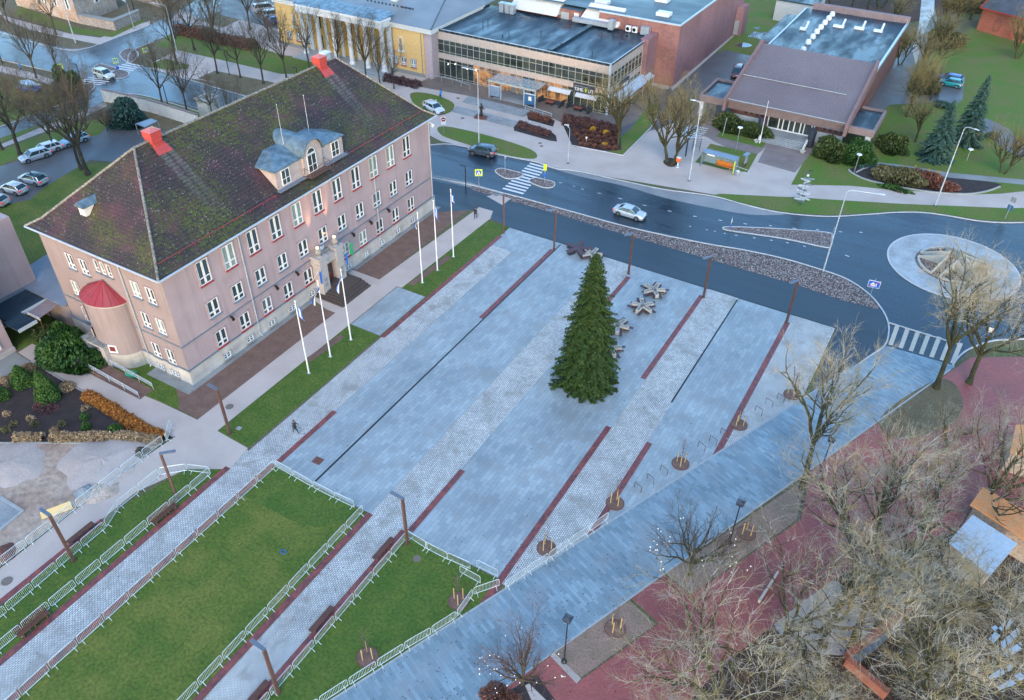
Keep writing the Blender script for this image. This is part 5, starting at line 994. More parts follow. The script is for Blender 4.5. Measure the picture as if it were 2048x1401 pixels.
mb.build('shaft', 'concrete_pale', cv, world=False); mb = MB(); mb.box(-1.5, -1.0, -1.5, 1.5, 3.2, 3.4).box(1.0, 1.5, -1.5, 1.5, 3.2, 3.4).box(-1.0, 1.0, -1.5, -1.0, 3.2, 3.4).box(-1, 1, 1, 1.5, 3.2, 3.4); mb.build('rim', 'concrete', cv, world=False); MB().box(-1, 1, -1, 1, 2.3, 2.4).build('inner_cover', 'mulch', cv, world=False)
# stalls and sheds hidden among the trees, lower right
for nm, L, h, mt, lab in (('shed', [(1896, 1085), (1945, 1030), (2035, 1088), (1980, 1152)], 2.4, 'pale_blue_sheet', 'market shed with pale blue sheet roof under the bare trees'),
                          ('kiosk', [(1940, 1010), (1966, 975), (2100, 1050), (2080, 1100)], 2.5, 'orange_sheet', 'kiosk with long orange roof under the bare trees'),
                          ('kiosk', [(2020, 905), (2032, 850), (2100, 850), (2100, 930)], 2.6, 'orange_sheet', 'kiosk with orange roof cut by the right edge')):
    P = [G(*p, h)[:2] for p in L]; c = (sum(p[0] for p in P)/4, sum(p[1] for p in P)/4)
    k_ = thing(nm, lab, nm, (c[0], c[1], 0)); Q = [(c[0]+(p[0]-c[0])*.9, c[1]+(p[1]-c[1])*.9) for p in P]
    MB().prism(Q, 0, h-.1).build('wall', 'masonry_old', k_); MB().prism(P, h-.1, h+.02).build('roof', mt, k_)
    o = MB()
    for i in range(12): p, q = lerp(P[0], P[1], i/11.5), lerp(P[3], P[2], i/11.5); o.tube((*p, h+.04), (*q, h+.04), .03, None, 4)
    o.build('roof_seams', mt, k_)
bw_ = thing('ruin_wall', 'low red brick wall corner with grey rail among fallen leaves', 'wall', (8, 35, 0))
P = PX([(1688, 1322), (1812, 1222), (1818, 1232), (1704, 1322), (1778, 1392), (1768, 1398)])
def wallseg(p, q, w, z0, z1, mat, par, nm):
    p = G(*p); q = G(*q); an = math.atan2(q[1]-p[1], q[0]-p[0]); MB().obox(((p[0]+q[0])/2, (p[1]+q[1])/2), an, math.hypot(q[0]-p[0], q[1]-p[1]), w, z0, z1).build(nm, mat, par)
wallseg((1690, 1322), (1812, 1224), .5, 0, .9, 'red_brick', bw_, 'brickwork'); wallseg((1690, 1328), (1770, 1396), .5, 0, .89, 'red_brick', bw_, 'brickwork'); wallseg((1704, 1326), (1798, 1246), .7, 0, .5, 'zinc', bw_, 'rail')
tag(MB().prism(PX([(1515, 1205), (1553, 1147), (1556, 1149), (1519, 1208)]), 0, .35).build('stone_curb', 'concrete_pale'), 'pale stone curb edging the leaf litter beside the red path', 'kerb stone')
for i, (p, q) in enumerate((((1980, 1285), (2022, 1240)), ((1996, 1300), (2038, 1262)), ((2010, 1312), (2046, 1290)), ((1985, 1255), (2000, 1270)), ((1978, 1360), (2026, 1335)), ((1998, 1382), (2044, 1352)))):
    o_ = thing('sheet_offcut', ['longest', 'second', 'third', 'shortest', 'fourth', 'lowest'][i]+' pale blue metal sheet strip lying in the heap at the lower right corner', 'metal sheet', G(*p), group='sheet strips on the ground'); g1 = G(*q); g0 = G(*p); an = math.atan2(g1[1]-g0[1], g1[0]-g0[0]); MB().obox(((g0[0]+g1[0])/2, (g0[1]+g1[1])/2), an, math.hypot(g1[0]-g0[0], g1[1]-g0[1]), .45, .1, .16).build('sheet', 'pale_blue_sheet', o_)
# ================================================================== STREET FURNITURE
def ordn(i): return ['first', 'second', 'third', 'fourth', 'fifth', 'sixth', 'seventh', 'eighth', 'ninth', 'tenth', 'eleventh', 'twelfth', 'thirteenth', 'fourteenth'][i]
# crowd barrier, 2.4 m, local x along
def make_barrier():
    t = thing('crowd_barrier', 'steel crowd barrier', 'barrier')
    mb = MB(); w, z0, z1, r = 1.13, .22, 1.1, .025; c = .16
    P = [(-w, 0, z0), (-w, 0, z1-c), (-w+c*.3, 0, z1-c*.3), (-w+c, 0, z1), (w-c, 0, z1), (w-c*.3, 0, z1-c*.3), (w, 0, z1-c), (w, 0, z0)]
    mb.path(P, r, 6, True)
    for i in range(17):
        x = -w+(i+1)*2*w/18; mb.tube((x, 0, z0), (x, 0, z1-.01), .012, None, 4, False)
    mb.build('frame', 'barrier_metal', t, world=False)
    for s in (-1, 1):
        f = MB(); x = s*.85; f.path([(x-.03, -.32, .02), (x, -.1, .1), (x, 0, z0), (x, .1, .1), (x+.03, .32, .02)], .024, 5); f.build('foot', 'barrier_metal', t, world=False)
    return t
BAR = make_barrier()
def barrier_row(pts, where, grp):
    for i, (p, q) in enumerate(zip(pts, pts[1:])):
        l = math.hypot(q[0]-p[0], q[1]-p[1])
        place(BAR, ((p[0]+q[0])/2, (p[1]+q[1])/2, .02), math.atan2(q[1]-p[1], q[0]-p[0])+rj.uniform(-.015, .015), '%s steel crowd barrier %s' % (ordn(i), where), grp, (l/2.42, 1, 1) if abs(l-2.42) < .25 else None)
rj = random.Random(3)
def run(x0, y0, x1, y1, step=2.40):
    n = max(1, round(math.hypot(x1-x0, y1-y0)/step)); return [(x0+(x1-x0)*i/n, y0+(y1-y0)*i/n) for i in range(n+1)]
barrier_row(run(-45.5, 34.3, -45.5, 5.6), 'from the square along the left edge of the middle lawn', 'barriers round the middle lawn')
barrier_row([(-45.5, 34.3), (-43.2, 34.2), (-40.7, 34.1), (-38.2, 34.1), (-35.9, 34.2)], 'from the left on the top edge of the middle lawn', 'barriers round the middle lawn')
barrier_row(run(-35.0, 34.3, -35.0, 10.3), 'from the square along the right edge of the middle lawn', 'barriers round the middle lawn')
barrier_row(run(-50.05, 30.5, -50.25, 9.0), 'from the top along the right edge of the narrow left lawn', 'barriers round the narrow left lawn')
barrier_row([(-50.0, 30.5), (-52.2, 29.7), (-54.0, 28.0), (-54.0, 25.6), (-54.0, 23.3), (-53.1, 21.3), (-53.1, 18.9), (-53.0, 16.5), (-52.9, 14.2), (-52.8, 11.8), (-52.8, 9.4)], 'round the top and left edge of the narrow left lawn', 'barriers round the narrow left lawn')
barrier_row(run(-57.15, 31.1, -57.3, 11.8), 'from the flower bed along the building site', 'barriers along the building site')
barrier_row([(-58.2, 33.0), (-57.0, 31.4)], 'alone at the tip of the planted bed', 'barriers along the building site')
barrier_row(run(-29.9, 34.0, -29.95, 12.4), 'from the top along the left edge of the triangular lawn', 'barriers round the triangular lawn')
barrier_row([(-29.8, 34.0), (-27.8, 33.8), (-25.7, 33.8), (-23.4, 34.0)], 'from the left on the top edge of the triangular lawn', 'barriers round the triangular lawn')
barrier_row([(-23.2, 34.5), (-21.0, 34.5)], 'closing the upper right corner of the triangular lawn', 'barriers round the triangular lawn')
barrier_row([(-24.1, 33.3), (-21.9, 33.2)], 'standing loose inside the tip of the triangular lawn', 'barriers round the triangular lawn')
barrier_row([(-20.5, 33.9), (-21.9, 32.0), (-21.9, 29.6), (-22.8, 27.4), (-23.8, 25.2), (-24.7, 23.0), (-25.6, 20.8), (-26.5, 18.6), (-27.4, 16.4)], 'from the tip along the diagonal edge of the triangular lawn', 'barriers round the triangular lawn')
barrier_row([(-20.0, 33.8), (-19.2, 36.0), (-18.3, 38.2), (-17.5, 40.4), (-16.6, 42.6), (-15.8, 44.8)], 'from the lower tip beside the diagonal walk', 'barriers beside the diagonal walk')
# rust steel lamp posts; arm along local +x
def make_post():
    t = thing('rust_lamp_post', 'rust lamp post', 'lamp post')
    MB().box(-.09, .09, -.13, .13, 0, 5.85).build('post', 'corten', t, world=False)
    a = MB().box(-.09, 1.25, -.14, .14, 5.85, 5.97).build('arm', 'lamp_steel', t, world=False)
    MB().box(.7, 1.2, -.1, .1, 5.8, 5.848).build('lamp_head', 'black_metal', a, world=False)
    MB().box(-.16, .16, -.2, .2, 0, .035).build('base_plate', 'corten', t, world=False)
    return t
POST = make_post(); PG = 'rust brown lamp posts round the square'
for p, ang, lab in (((1007, 466), 225, 'at the top left corner of the square by the lawn'), ((1108, 498), 225, 'at the head of the second red strip, left of the round table'), ((1257, 548), 235, 'right behind the spruce at the edge of the dark road'),
                    ((1407, 595), 240, 'at the road edge between two cobbled bands'), ((1573, 645), 240, 'nearest the roundabout on the road edge of the square'), ((460, 868), 176, 'on the lawn by the manhole cover near the school corner'),
                    ((355, 998), 45, 'inside the rounded top of the narrow left lawn'), ((148, 1122), 178, 'at the left lawn beside the fenced bench'), ((815, 1088), 176, 'at the top corner of the triangular lawn'), ((557, 1387), 176, 'cut by the bottom edge on the triangular lawn side')):
    place(POST, G(*p, .02), R(ang), 'rust lamp post '+lab, PG)
# white street lamps
def street_lamp(base, top, reach, ang, label, r=.11, kind='curve', grp='tall pale street lamps'):
    r *= .85
    h = HT(base, top); g0 = G(*base)
    t = thing('street_lamp', label, 'street lamp', g0, R(ang), grp)
    m1 = MB().tube((0, 0, 0), (0, 0, h*.3), r*1.25, r*1.1, 10).tube((0, 0, h*.3), (0, 0, h-.5), r, r*.55, 10); m1.build('pole', 'galv_white', t, world=False, smooth=True)
    m2 = MB(); P = [(0, 0, h-.5), (.12, 0, h-.15), (.4, 0, h+.02), (reach*.5, 0, h+.12), (reach, 0, h+.2)]; m2.path(P, r*.5, 8); a = m2.build('arm', 'galv_white', t, world=False)
    MB().add([(reach-.1, -.14, h+.16), (reach+.6, -.1, h+.24), (reach+.6, .1, h+.24), (reach-.1, .14, h+.16), (reach-.1, -.14, h+.28), (reach+.6, -.08, h+.3), (reach+.6, .08, h+.3), (reach-.1, .14, h+.28)], [(0, 3, 2, 1), (4, 5, 6, 7), (0, 1, 5, 4), (1, 2, 6, 5), (2, 3, 7, 6), (3, 0, 4, 7)]).build('lamp_head', 'galv_white', a, world=False)
    MB().lathe((0, 0, 0), [(.24, 0), (.24, .04), (r*1.3, .1)], 12).build('base', 'sign_dark', t, world=False)
    return t
street_lamp((1378, 362), (1402, 205), 1.0, 200, 'tall white street lamp beside the bus shelter')
l2 = street_lamp((1646, 544), (1693, 380), 3.6, 8, 'tall white street lamp with long arm in the stone strip near the traffic island')
street_lamp((1870, 412), (1926, 252), 1.6, -35, 'tall white street lamp on the verge above the roundabout')
street_lamp((958, 296), (955, 142), 1.9, 195, 'tall white street lamp on the verge by the dark SUV')
street_lamp((1136, 327), (1139, 254), .3, 200, 'short pale street lamp by the red shrub bed', .07)
street_lamp((362, 135), (324, 12), 2.4, 195, 'tall pale street lamp with long arm beside the two crossing islands, upper left')
street_lamp((152, 88), (115, -20), 1.2, 200, 'tall pale street lamp in front of the old corner house')
street_lamp((268, 58), (250, 5), .3, 200, 'thin pale pole lamp at the garden wall corner', .06)
def black_lamp(base, top, lab, ang=180, arm=.9):
    h = HT(base, top); t = thing('path_lamp', lab, 'street lamp', G(*base), R(ang), 'slim black path lamps')
    MB().tube((0, 0, 0), (0, 0, h), .08, .07, 8).build('pole', 'black_metal', t, world=False); MB().box(0, arm, -.09, .09, h-.04, h+.06).build('lamp_head', 'black_metal', t, world=False)
black_lamp((932, 388), (929, 333), 'slim black lamp with short arm between dark road and grey verge'); black_lamp((163, 162), (151, 130), 'slim black lamp beside the yellow crossing sign, upper left')
black_lamp((340, 225), (323, 172), 'slim black lamp on the lawn behind the courtyard wall'); black_lamp((459, 150), (449, 101), 'slim black lamp between bare trees on the boulevard verge'); black_lamp((596, 160), (596, 136), 'black lamp top showing above the school ridge by the yellow hall')
def old_lamp(base, top, lab):
    h = HT(base, top); t = thing('park_lamp', lab, 'lamp post', G(*base), 0, 'black park lamps')
    MB().tube((0, 0, 0), (0, 0, h-.35), .06, .045, 8).lathe((0, 0, 0), [(.25, 0), (.22, .12), (.08, .3)], 10).build('pole', 'black_metal', t, world=False)
    MB().box(-.28, .28, -.28, .28, h-.3, h-.05).add([(-.34, -.34, h-.05), (.34, -.34, h-.05), (.34, .34, h-.05), (-.34, .34, h-.05), (0, 0, h+.12)], [(0, 1, 4), (1, 2, 4), (2, 3, 4), (3, 0, 4), (3, 2, 1, 0)]).build('lantern', 'sign_dark', t, world=False)
old_lamp((1128, 1324), (1136, 1236), 'black park lamp with square lantern on the pale strip beside the small bed'); old_lamp((1459, 1086), (1479, 1003), 'black park lamp beside the staked tree in the bare bed under the trees'); old_lamp((1636, 955), (1661, 876), 'black park lamp beside the large bare tree on the walk edge')
def mush(base, top, lab, r=.42):
    h = HT(base, top); t = thing('garden_lamp', lab, 'lamp post', G(*base), 0, 'mushroom garden lamps')
    MB().tube((0, 0, 0), (0, 0, h-.3), .045, None, 8).build('pole', 'galv', t, world=False); MB().lathe((0, 0, h-.35), [(.1, 0), (.14, .15), (r, .22), (r*.9, .3), (.001, .38)], 16).build('lamp_shade', 'window_white', t, world=False, smooth=True)
mush((1471, 304), (1480, 254), 'white mushroom lamp in front of the dark green shrub'); mush((1708, 346), (1719, 308), 'white mushroom lamp by the two rounded green bushes'); mush((1933, 322), (1944, 298), 'white mushroom lamp beside the blue spruce'); mush((1172, 289), (1173, 274), 'small white bollard lamp among the red shrubs', .16); mush((1060, 250), (1060, 243), 'tiny white bollard lamp at the narrow flower bed', .14); mush((872, 212), (871, 200), 'small white bollard lamp on the verge near the parked white car', .14)
# flagpoles
def flagpole(base, top, fl, ang, lab, drop=1.5):
    h = HT(base, top); t = thing('flagpole', lab, 'flagpole', G(*base), R(ang), 'white flagpoles by the school')
    MB().tube((0, 0, 0), (0, 0, h), .095, .05, 10).build('pole', 'window_white', t, world=False, smooth=True)
    MB().ball((0, 0, h+.08), .1, 8).build('finial', 'window_white', t, world=False); MB().box(-.16, .16, -.16, .16, 0, .06).build('foot_plate', 'galv', t, world=False)
    # limp flag: narrow folded cloth, blue-black-white or stripes
    mb = MB(); n = 7; L, Hh = 1.45*fl[1], .55
    for s, c in enumerate(fl[0]):
        mb.m(s)
        for i in range(n):
            u0, u1 = i/n, (i+1)/n
            def pt(u, v): return (.06+u*L*(1-.25*v), .16*math.sin(5*u+2.2*v), h-.55-drop*.62*u**1.3-v*Hh*(1-.35*u))
            v0, v1 = s/len(fl[0]), (s+1)/len(fl[0]); mb.add([pt(u0, v0), pt(u1, v0), pt(u1, v1), pt(u0, v1)], [(0, 1, 2, 3)])
    mb.build('flag', list(fl[0]), t, world=False)
EE = (('flag_blue', 'flag_black', 'flag_white'), .8); CF_ = (('flag_blue', 'flag_white', 'flag_blue'), 1.0)
flagpole((618, 747), (592, 604), CF_, -15, 'white flagpole with blue and white flag nearest the camera, left group of three'); flagpole((661, 714), (636, 563), EE, -95, 'white flagpole with drooping blue flag, middle of the left group of three', 2.6); flagpole((702, 680), (682, 541), (('flag_blue', 'flag_white'), .5), -120, 'white flagpole with hanging blue and white flag, farthest of the left group', 3.0)
flagpole((845, 566), (837, 427), (('flag_blue', 'flag_black', 'flag_white'), .5), -80, 'white flagpole nearest the camera in the right group of three', 1.5); flagpole((875, 541), (869, 403), CF_, -30, 'white flagpole with blown blue flag, middle of the right group', 2.2); flagpole((907, 514), (901, 381), (('flag_blue', 'flag_white'), .5), -10, 'white flagpole farthest from the camera in the right group', 1.2)
wf = thing('wall_flag', 'small green flag hanging by the school portal', 'flag', (-61.0, 64.2, 3.9)); MB().tube((-.4, 0, -.6), (.6, 0, .5), .03, None, 6).build('staff', 'window_white', wf, world=False)
mb = MB()
for i in range(5): mb.add([(.5-.02*i, .05*math.sin(i), .45-.32*i), (.5-.02*i, .55+.1*math.sin(i*2), .3-.34*i), (.48-.02*i, .55+.1*math.sin(i*2+2), .3-.34*(i+1)), (.48-.02*i, .05*math.sin(i+1), .45-.32*(i+1))], [(0, 1, 2, 3)])
mb.build('cloth', 'flag_green', wf, world=False)
for s in (57.8, 62.6):
    o = thing('flag_holder', 'blue flag on a short staff at the %s side of the school portal' % ('near' if s < 60 else 'far'), 'flag', (-59.9, s, 2.6)); MB().tube((-1.2, 0, -.2), (0, 0, 1.6), .03, None, 6).build('staff', 'window_white', o, world=False)
    MB().add([(0, 0, 1.5), (0, .35, 1.1), (-.05, .3, -.5), (0, 0, -.3)], [(0, 1, 2, 3)]).add([(.02, 0, 1.5), (.1, -.15, 1.1), (.1, -.1, -.4), (.02, 0, -.3)], [(0, 1, 2, 3)]).build('cloth', 'flag_blue', o, world=False)
for p, q in (((615, 722), (685, 672)), ((822, 570), (898, 514))):
    a = G(*p); b = G(*q); c = ((a[0]+b[0])/2, (a[1]+b[1])/2); tag(MB().obox(c, math.atan2(b[1]-a[1], b[0]-a[0]), math.hypot(b[0]-a[0], b[1]-a[1]), .8, .0, .03).build('soil_patch', 'gravel_brown'), kind='structure')
# benches: local x along, 2.6 m
def make_bench(back):
    t = thing('park_bench', 'bench', 'bench'); mb = MB()
    for i in range(5): mb.box(-1.3, 1.3, -.25+i*.105, -.16+i*.105, .42, .46)
    mb.build('seat', 'wood_bench', t, world=False)
    if back:
        mb = MB()
        for i in range(4): mb.box(-1.3, 1.3, .30+i*.03, .34+i*.03, .5+i*.115, .59+i*.115)
        mb.build('backrest', 'wood_bench', t, world=False)
    for x in (-1.0, 0, 1.0): MB().box(x-.04, x+.04, -.22, .3, 0, .419).build('leg', 'corten', t, world=False)
    return t
BB, BN = make_bench(1), make_bench(0)
for x, y, p, r, lab in ((-49.9, 12.1, BB, 90, 'brown slatted bench with backrest nearest the left edge beside the cobbled path'), (-49.85, 24.9, BB, 90, 'brown slatted bench with backrest beside the cobbled path by the lawn lamp post'), (-54.35, 19.7, BN, 90, 'low brown bench behind the barriers on the sandy path'),
                        (-30.85, 31.8, BN, 90, 'low brown bench nearest the square beside the triangular lawn'), (-30.85, 23.9, BN, 90, 'low brown bench halfway along the triangular lawn'), (-30.85, 16.6, BN, 90, 'low brown bench cut by the bottom edge beside the triangular lawn')):
    place(p, (x, y, .03), R(r), lab, 'brown benches along the paths')
# star-shaped planter benches
def make_star():
    t = thing('star_planter_bench', 'star', 'bench')
    for i in range(5):
        a = i*2*math.pi/5; ca, sa = math.cos(a), math.sin(a)
        mb = MB()
        def pr_(x, y): return (ca*x-sa*y, sa*x+ca*y)
        def bx(x0, x1, y0, y1, z0, z1): mb.prism([pr_(x0, y0), pr_(x1, y0), pr_(x1, y1), pr_(x0, y1)], z0, z1)
        bx(.35, 1.75, -.29, -.21, .12, .82); bx(.35, 1.75, .21, .29, .12, .82); bx(1.67, 1.75, -.21, .21, .12, .82); mb.m(1); bx(.35, 1.67, -.21, .21, .12, .55); mb.m(0)
        mb.build('planter_arm', ['concrete_pale', 'alu_dark'], t, world=False)
        mb = MB(); bx(.55, 2.35, .31, .72, .44, .5); bx(1.0, 2.0, -.62, -.31, .44, .5)
        mb.build('seat', 'wood_dark_red', t, world=False)
        mb = MB(); p = pr_(1.6, 0); mb.lathe((p[0], p[1], 0), [(.06, 0), (.06, .12)], 8); p = pr_(.6, 0); mb.lathe((p[0], p[1], 0), [(.06, 0), (.06, .12)], 8); mb.build('foot', 'galv_white', t, world=False)
    return t
STR = make_star()
for x, y, r, lab in ((-26.1, 79.9, 20, 'concrete star planter bench with brown seats nearest the dark road'), (-25.95, 76.0, 48, 'concrete star planter bench with brown seats in front of the one nearest the road'), (-26.9, 70.9, 5, 'concrete star planter bench half hidden behind the spruce on its right'), (-25.9, 66.6, 30, 'concrete star planter bench mostly hidden behind the lower spruce branches'), (-36.3, 83.4, 15, 'concrete star planter bench hidden behind the top of the spruce')):
    place(STR, (x, y, .03), R(r), lab, 'star-shaped planter benches', .77)
t = thing('star_table', 'dark red star-shaped wooden seat at the edge of the dark road', 'bench', (-38.4, 83.5, .03))
for i in range(5):
    a = i*2*math.pi/5+.5; MB().obox((math.cos(a)*1.05, math.sin(a)*1.05), a, 1.5, .72, .55, .64).build('seat', 'wood_dark_red', t, world=False); MB().obox((math.cos(a)*1.1, math.sin(a)*1.1), a, 1.0, .5, .1, .549).build('leg', 'sign_dark', t, world=False)
MB().lathe((0, 0, 0), [(.55, .55), (.55, .645), (.001, .646)], 10).build('centre_plate', 'wood_dark_red', t, world=False)
# bike hoops
t = thing('bike_hoop', 'hoop', 'bike rack'); MB().path([(-.42, 0, 0), (-.42, 0, .85), (.42, 0, .85), (.42, 0, 0)], .028, 6).build('frame', 'corten', t, world=False)
for s in (-1, 1): MB().lathe((s*.42, 0, 0), [(.08, 0), (.08, .02), (.001, .021)], 8).build('base_plate', 'galv', t, world=False)
hoops = [(1275, 982), (1300, 965), (1327, 948), (1402, 900), (1425, 888), (1447, 873), (1516, 828), (1537, 812), (1560, 803)]
for i, p in enumerate(hoops): place(t, G(*p, .03), R(-22), '%s brown bike hoop from the lower left in the row between staked trees' % ordn(i), 'bike hoops on the square')
# staked young trees
def make_sapling(mat_rim):
    t = thing('staked_sapling', 'sapling', 'tree'); MB().lathe((0, 0, 0), [(.86, 0), (.86, .05), (.80, .052), (.80, .03), (.001, .06)], 24).build('soil_ring', 'planter_rust' if mat_rim else 'leaf_litter', t, world=False)
    MB().lathe((0, 0, 0), [(.79, .034), (.001, .085)], 20).build('soil', 'gravel_brown', t, world=False)
    for i in range(3):
        a = i*2.09+.3; MB().tube((.42*math.cos(a), .42*math.sin(a), 0), (.42*math.cos(a), .42*math.sin(a), 1.45), .045, None, 7).build('stake', 'wood_stake', t, world=False)
    MB().path([(.42*math.cos(i*2.09+.3), .42*math.sin(i*2.09+.3), 1.3) for i in range(3)], .02, 4, True).build('tie', 'corten', t, world=False)
    tr = MB().tube((0, 0, 0), (0, 0, 1.9), .035, .02, 6).tube((0, 0, 1.9), (.05, 0, 3.2), .02, .008, 5).build('trunk', 'twig_dark', t, world=False); mb = MB(); rr_ = random.Random(5)
    for k in range(26):
        z = 1.5+rr_.random()*1.5; a = rr_.random()*6.28; l = .3+rr_.random()*.45; p = (math.cos(a)*l*.6, math.sin(a)*l*.6, z+l*.8); mb.tube((0, 0, z), p, .01, .005, 3, False); mb.tube(p, (p[0]*1.5, p[1]*1.3, p[2]+.3), .006, .003, 3, False)
    mb.build('crown', 'twig_purple', t, world=False); return t
SA = make_sapling(1); pits = [((1093, 1097), 'in the round pit lowest on the square'), ((1230, 1007), 'in the round pit at the loose barriers'), ((1361, 928), 'in the round pit between two sets of bike hoops'), ((1478, 850), 'in the round pit at the foot of the rightmost long red strip'), ((1583, 790), 'in the round pit nearest the dark road corner'), ((1230, 1258), 'in the small bare bed beside the black park lamp'), ((1493, 1067), 'in the bare bed under the big trees'), ((917, 1203), 'in the tip of the triangular lawn'), ((735, 1315), 'at the lower edge of the triangular lawn'), ((1790, 868), 'in the red path under the big bare trees')]
for i, (p, lab) in enumerate(pits): place(SA, G(*p, .035), i*1.3, 'young staked tree '+lab, 'staked young trees', 1.0)
# ------------------------------------------------------------------ signs
def sign(base, top, panels, lab, ang=-60, pole='galv', cat='sign', name='road_sign'):
    h = HT(base, top); t = thing(name, lab, cat, G(*base), R(ang))
    MB().tube((0, 0, 0), (0, 0, h), .04, None, 6).build('pole', pole, t, world=False)
    for z, w, hh, mt, inner in panels:
        p = MB().box(-w/2, w/2, -.09, -.05, h-z-hh, h-z).build('panel', mt, t, world=False)
        if inner: inner(p, w, hh, h-z-hh)
    return t
def ped(p, w, hh, z):
    MB().box(-w*.34, w*.34, -.105, -.0905, z+hh*.16, z+hh*.84).build('blue_field', 'sign_blue', p, world=False)
    MB().add([(-w*.27, -.108, z+hh*.22), (w*.27, -.108, z+hh*.22), (0, -.108, z+hh*.78)], [(0, 1, 2)]).build('white_triangle', 'sign_white', p, world=False)
    MB().add([(-.1*w, -.111, z+hh*.26), (-.03*w, -.111, z+hh*.26), (.03*w, -.111, z+hh*.55), (-.02*w, -.111, z+hh*.62)], [(0, 1, 2, 3)]).add([(.06*w, -.111, z+hh*.26), (.12*w, -.111, z+hh*.26), (.04*w, -.111, z+hh*.5), (0, -.111, z+hh*.5)], [(0, 1, 2, 3)]).build('walker_symbol', 'flag_black', p, world=False)
sign((958, 377), (959, 338), [(.05, 1.1, 1.1, 'sign_yellow', ped)], 'square yellow-edged pedestrian crossing sign left of the zebra by the square', 30)
sign((1089, 368), (1091, 328), [(.05, .5, 1.0, 'sign_yellow', None), (1.6, .45, .5, 'sign_blue', None)], 'narrow yellow-edged crossing sign seen edge-on, on the island right of the zebra', 40)
sign((127, 158), (128, 126), [(.05, 1.2, 1.2, 'sign_yellow', ped)], 'large yellow-edged crossing sign left of the white SUV, upper left', 52)
sign((238, 146), (232, 116), [(.05, .95, .95, 'sign_yellow', ped), (1.6, .5, .5, 'sign_blue', None)], 'yellow-edged crossing sign with blue disc on the island behind the white SUV', 52)
sign((292, 106), (300, 94), [(.05, 1.0, 1.0, 'sign_yellow', ped)], 'yellow-edged crossing sign among bare twigs beside the brick island', 52)
def plain_symbol(p, w, hh, z):
    MB().box(-w*.46, w*.46, -.1, -.0905, z+hh*.07, z+hh*.93).build('blue_field', 'sign_blue', p, world=False)
    MB().add([(-.3*w, -.103, z+hh*.5), (-.1*w, -.103, z+hh*.78), (.1*w, -.103, z+hh*.5), (.1*w, -.103, z+hh*.2), (-.3*w, -.103, z+hh*.2)], [(0, 4, 3, 2, 1)]).box(.16*w, .22*w, -.106, -.1, z+hh*.2, z+hh*.7).build('house_symbol', 'sign_white', p, world=False)
    MB().add([(-w*.46, -.109, z+hh*.1), (-w*.38, -.109, z+hh*.1), (w*.46, -.109, z+hh*.9), (w*.38, -.109, z+hh*.9)], [(0, 1, 2, 3)]).build('red_bar', 'sign_red', p, world=False)
sign((1736, 604), (1751, 558), [(.25, 1.35, .95, 'sign_white', plain_symbol)], 'blue and white end-of-zone sign with red slash at the curve of the stone strip', 8)
def noentry(p, w, hh, z):
    o = MB().lathe((0, 0, 0), [(.001, 0), (.38, .001)], 20); o.v = [(a, -.1, z+hh/2+b) for a, b, c in o.v]; o.build('red_disc', 'sign_red', p, world=False); MB().box(-.26, .26, -.108, -.101, z+hh/2-.07, z+hh/2+.07).build('white_bar', 'sign_white', p, world=False)
sign((888, 268), (886, 234), [(.0, .85, .85, 'sign_white', noentry), (.9, .75, .4, 'sign_white', None)], 'no entry sign with white plate at the end of the verge near the school', 34)
sign((1459, 463), (1463, 434), [(.3, .12, .6, 'sign_white', None), (1.2, .1, .5, 'sign_blue', None)], 'thin keep-left sign seen edge-on at the tip of the long island', 50)
sign((1660, 485), (1664, 452), [(.2, .08, .2, 'galv', None)], 'bare thin sign pole at the wide end of the long island', 50); sign((1010, 347), (1012, 310), [(.2, .3, .4, 'galv', None)], 'thin grey sign pole on the island left of the zebra', 60)
sign((200, 135), (194, 108), [(.0, .7, .4, 'sign_dark', None), (1.9, .5, .4, 'sign_dark', None)], 'dark-backed sign pair on the island before the white SUV', 160)
sign((2010, 438), (2029, 396), [(.0, .7, .7, 'alu_dark', None), (1.2, .8, .8, 'poster_blue', None)], 'grey-backed round sign pair on the verge at the right edge', 150)
sign((1916, 690), (1921, 655), [(.1, .5, .5, 'alu_dark', None)], 'grey sign pole between the second zebra and the leaning trees', 120)
t = sign((1600, 412), (1617, 345), [], 'tall fingerpost with stacked pale arrow boards and a green finial above the road verge', 0, 'sign_dark', 'signpost', 'fingerpost')
h = HT((1600, 412), (1617, 345)); rr_ = random.Random(8)
for i in range(13):
    z = h-.95-i*.3; a = rr_.choice((-.2, .25, 0, 2.9, 3.3, 1.0, .5)); L = rr_.uniform(.9, 1.4); w = .13
    ca, sa = math.cos(a), math.sin(a); P = [(-.35, -.02), (L-.2, -.02), (L, 0), (L-.2, .02), (-.35, .02)]
    o = MB(); o.add([(ca*x-sa*(-.03), sa*x+ca*(-.03), z+dz) for x, dz in ((-.4, -w), (L-.25, -w), (L, 0), (L-.25, w), (-.4, w))]+[(ca*x-sa*(.03), sa*x+ca*(.03), z+dz) for x, dz in ((-.4, -w), (L-.25, -w), (L, 0), (L-.25, w), (-.4, w))], [(0, 1, 2, 3, 4), (9, 8, 7, 6, 5), (0, 5, 6, 1), (1, 6, 7, 2), (2, 7, 8, 3), (3, 8, 9, 4), (4, 9, 5, 0)]); o.build('arrow_board', 'galv_white' if i % 3 else 'zinc', t, world=False)
MB().lathe((0, 0, h-.6), [(.16, 0), (.17, .35), (.1, .42)], 10).build('lantern', 'sign_white', t, world=False); MB().add([(0, 0, h), (.5, .1, h+.35), (.2, 0, h+.25), (.45, -.1, h+.6), (.05, 0, h+.3)], [(0, 1, 2), (0, 2, 3), (0, 3, 4)]).box(-.2, .2, -.2, .2, h-.2, h-.1).build('finial', 'sign_dark', t, world=False)
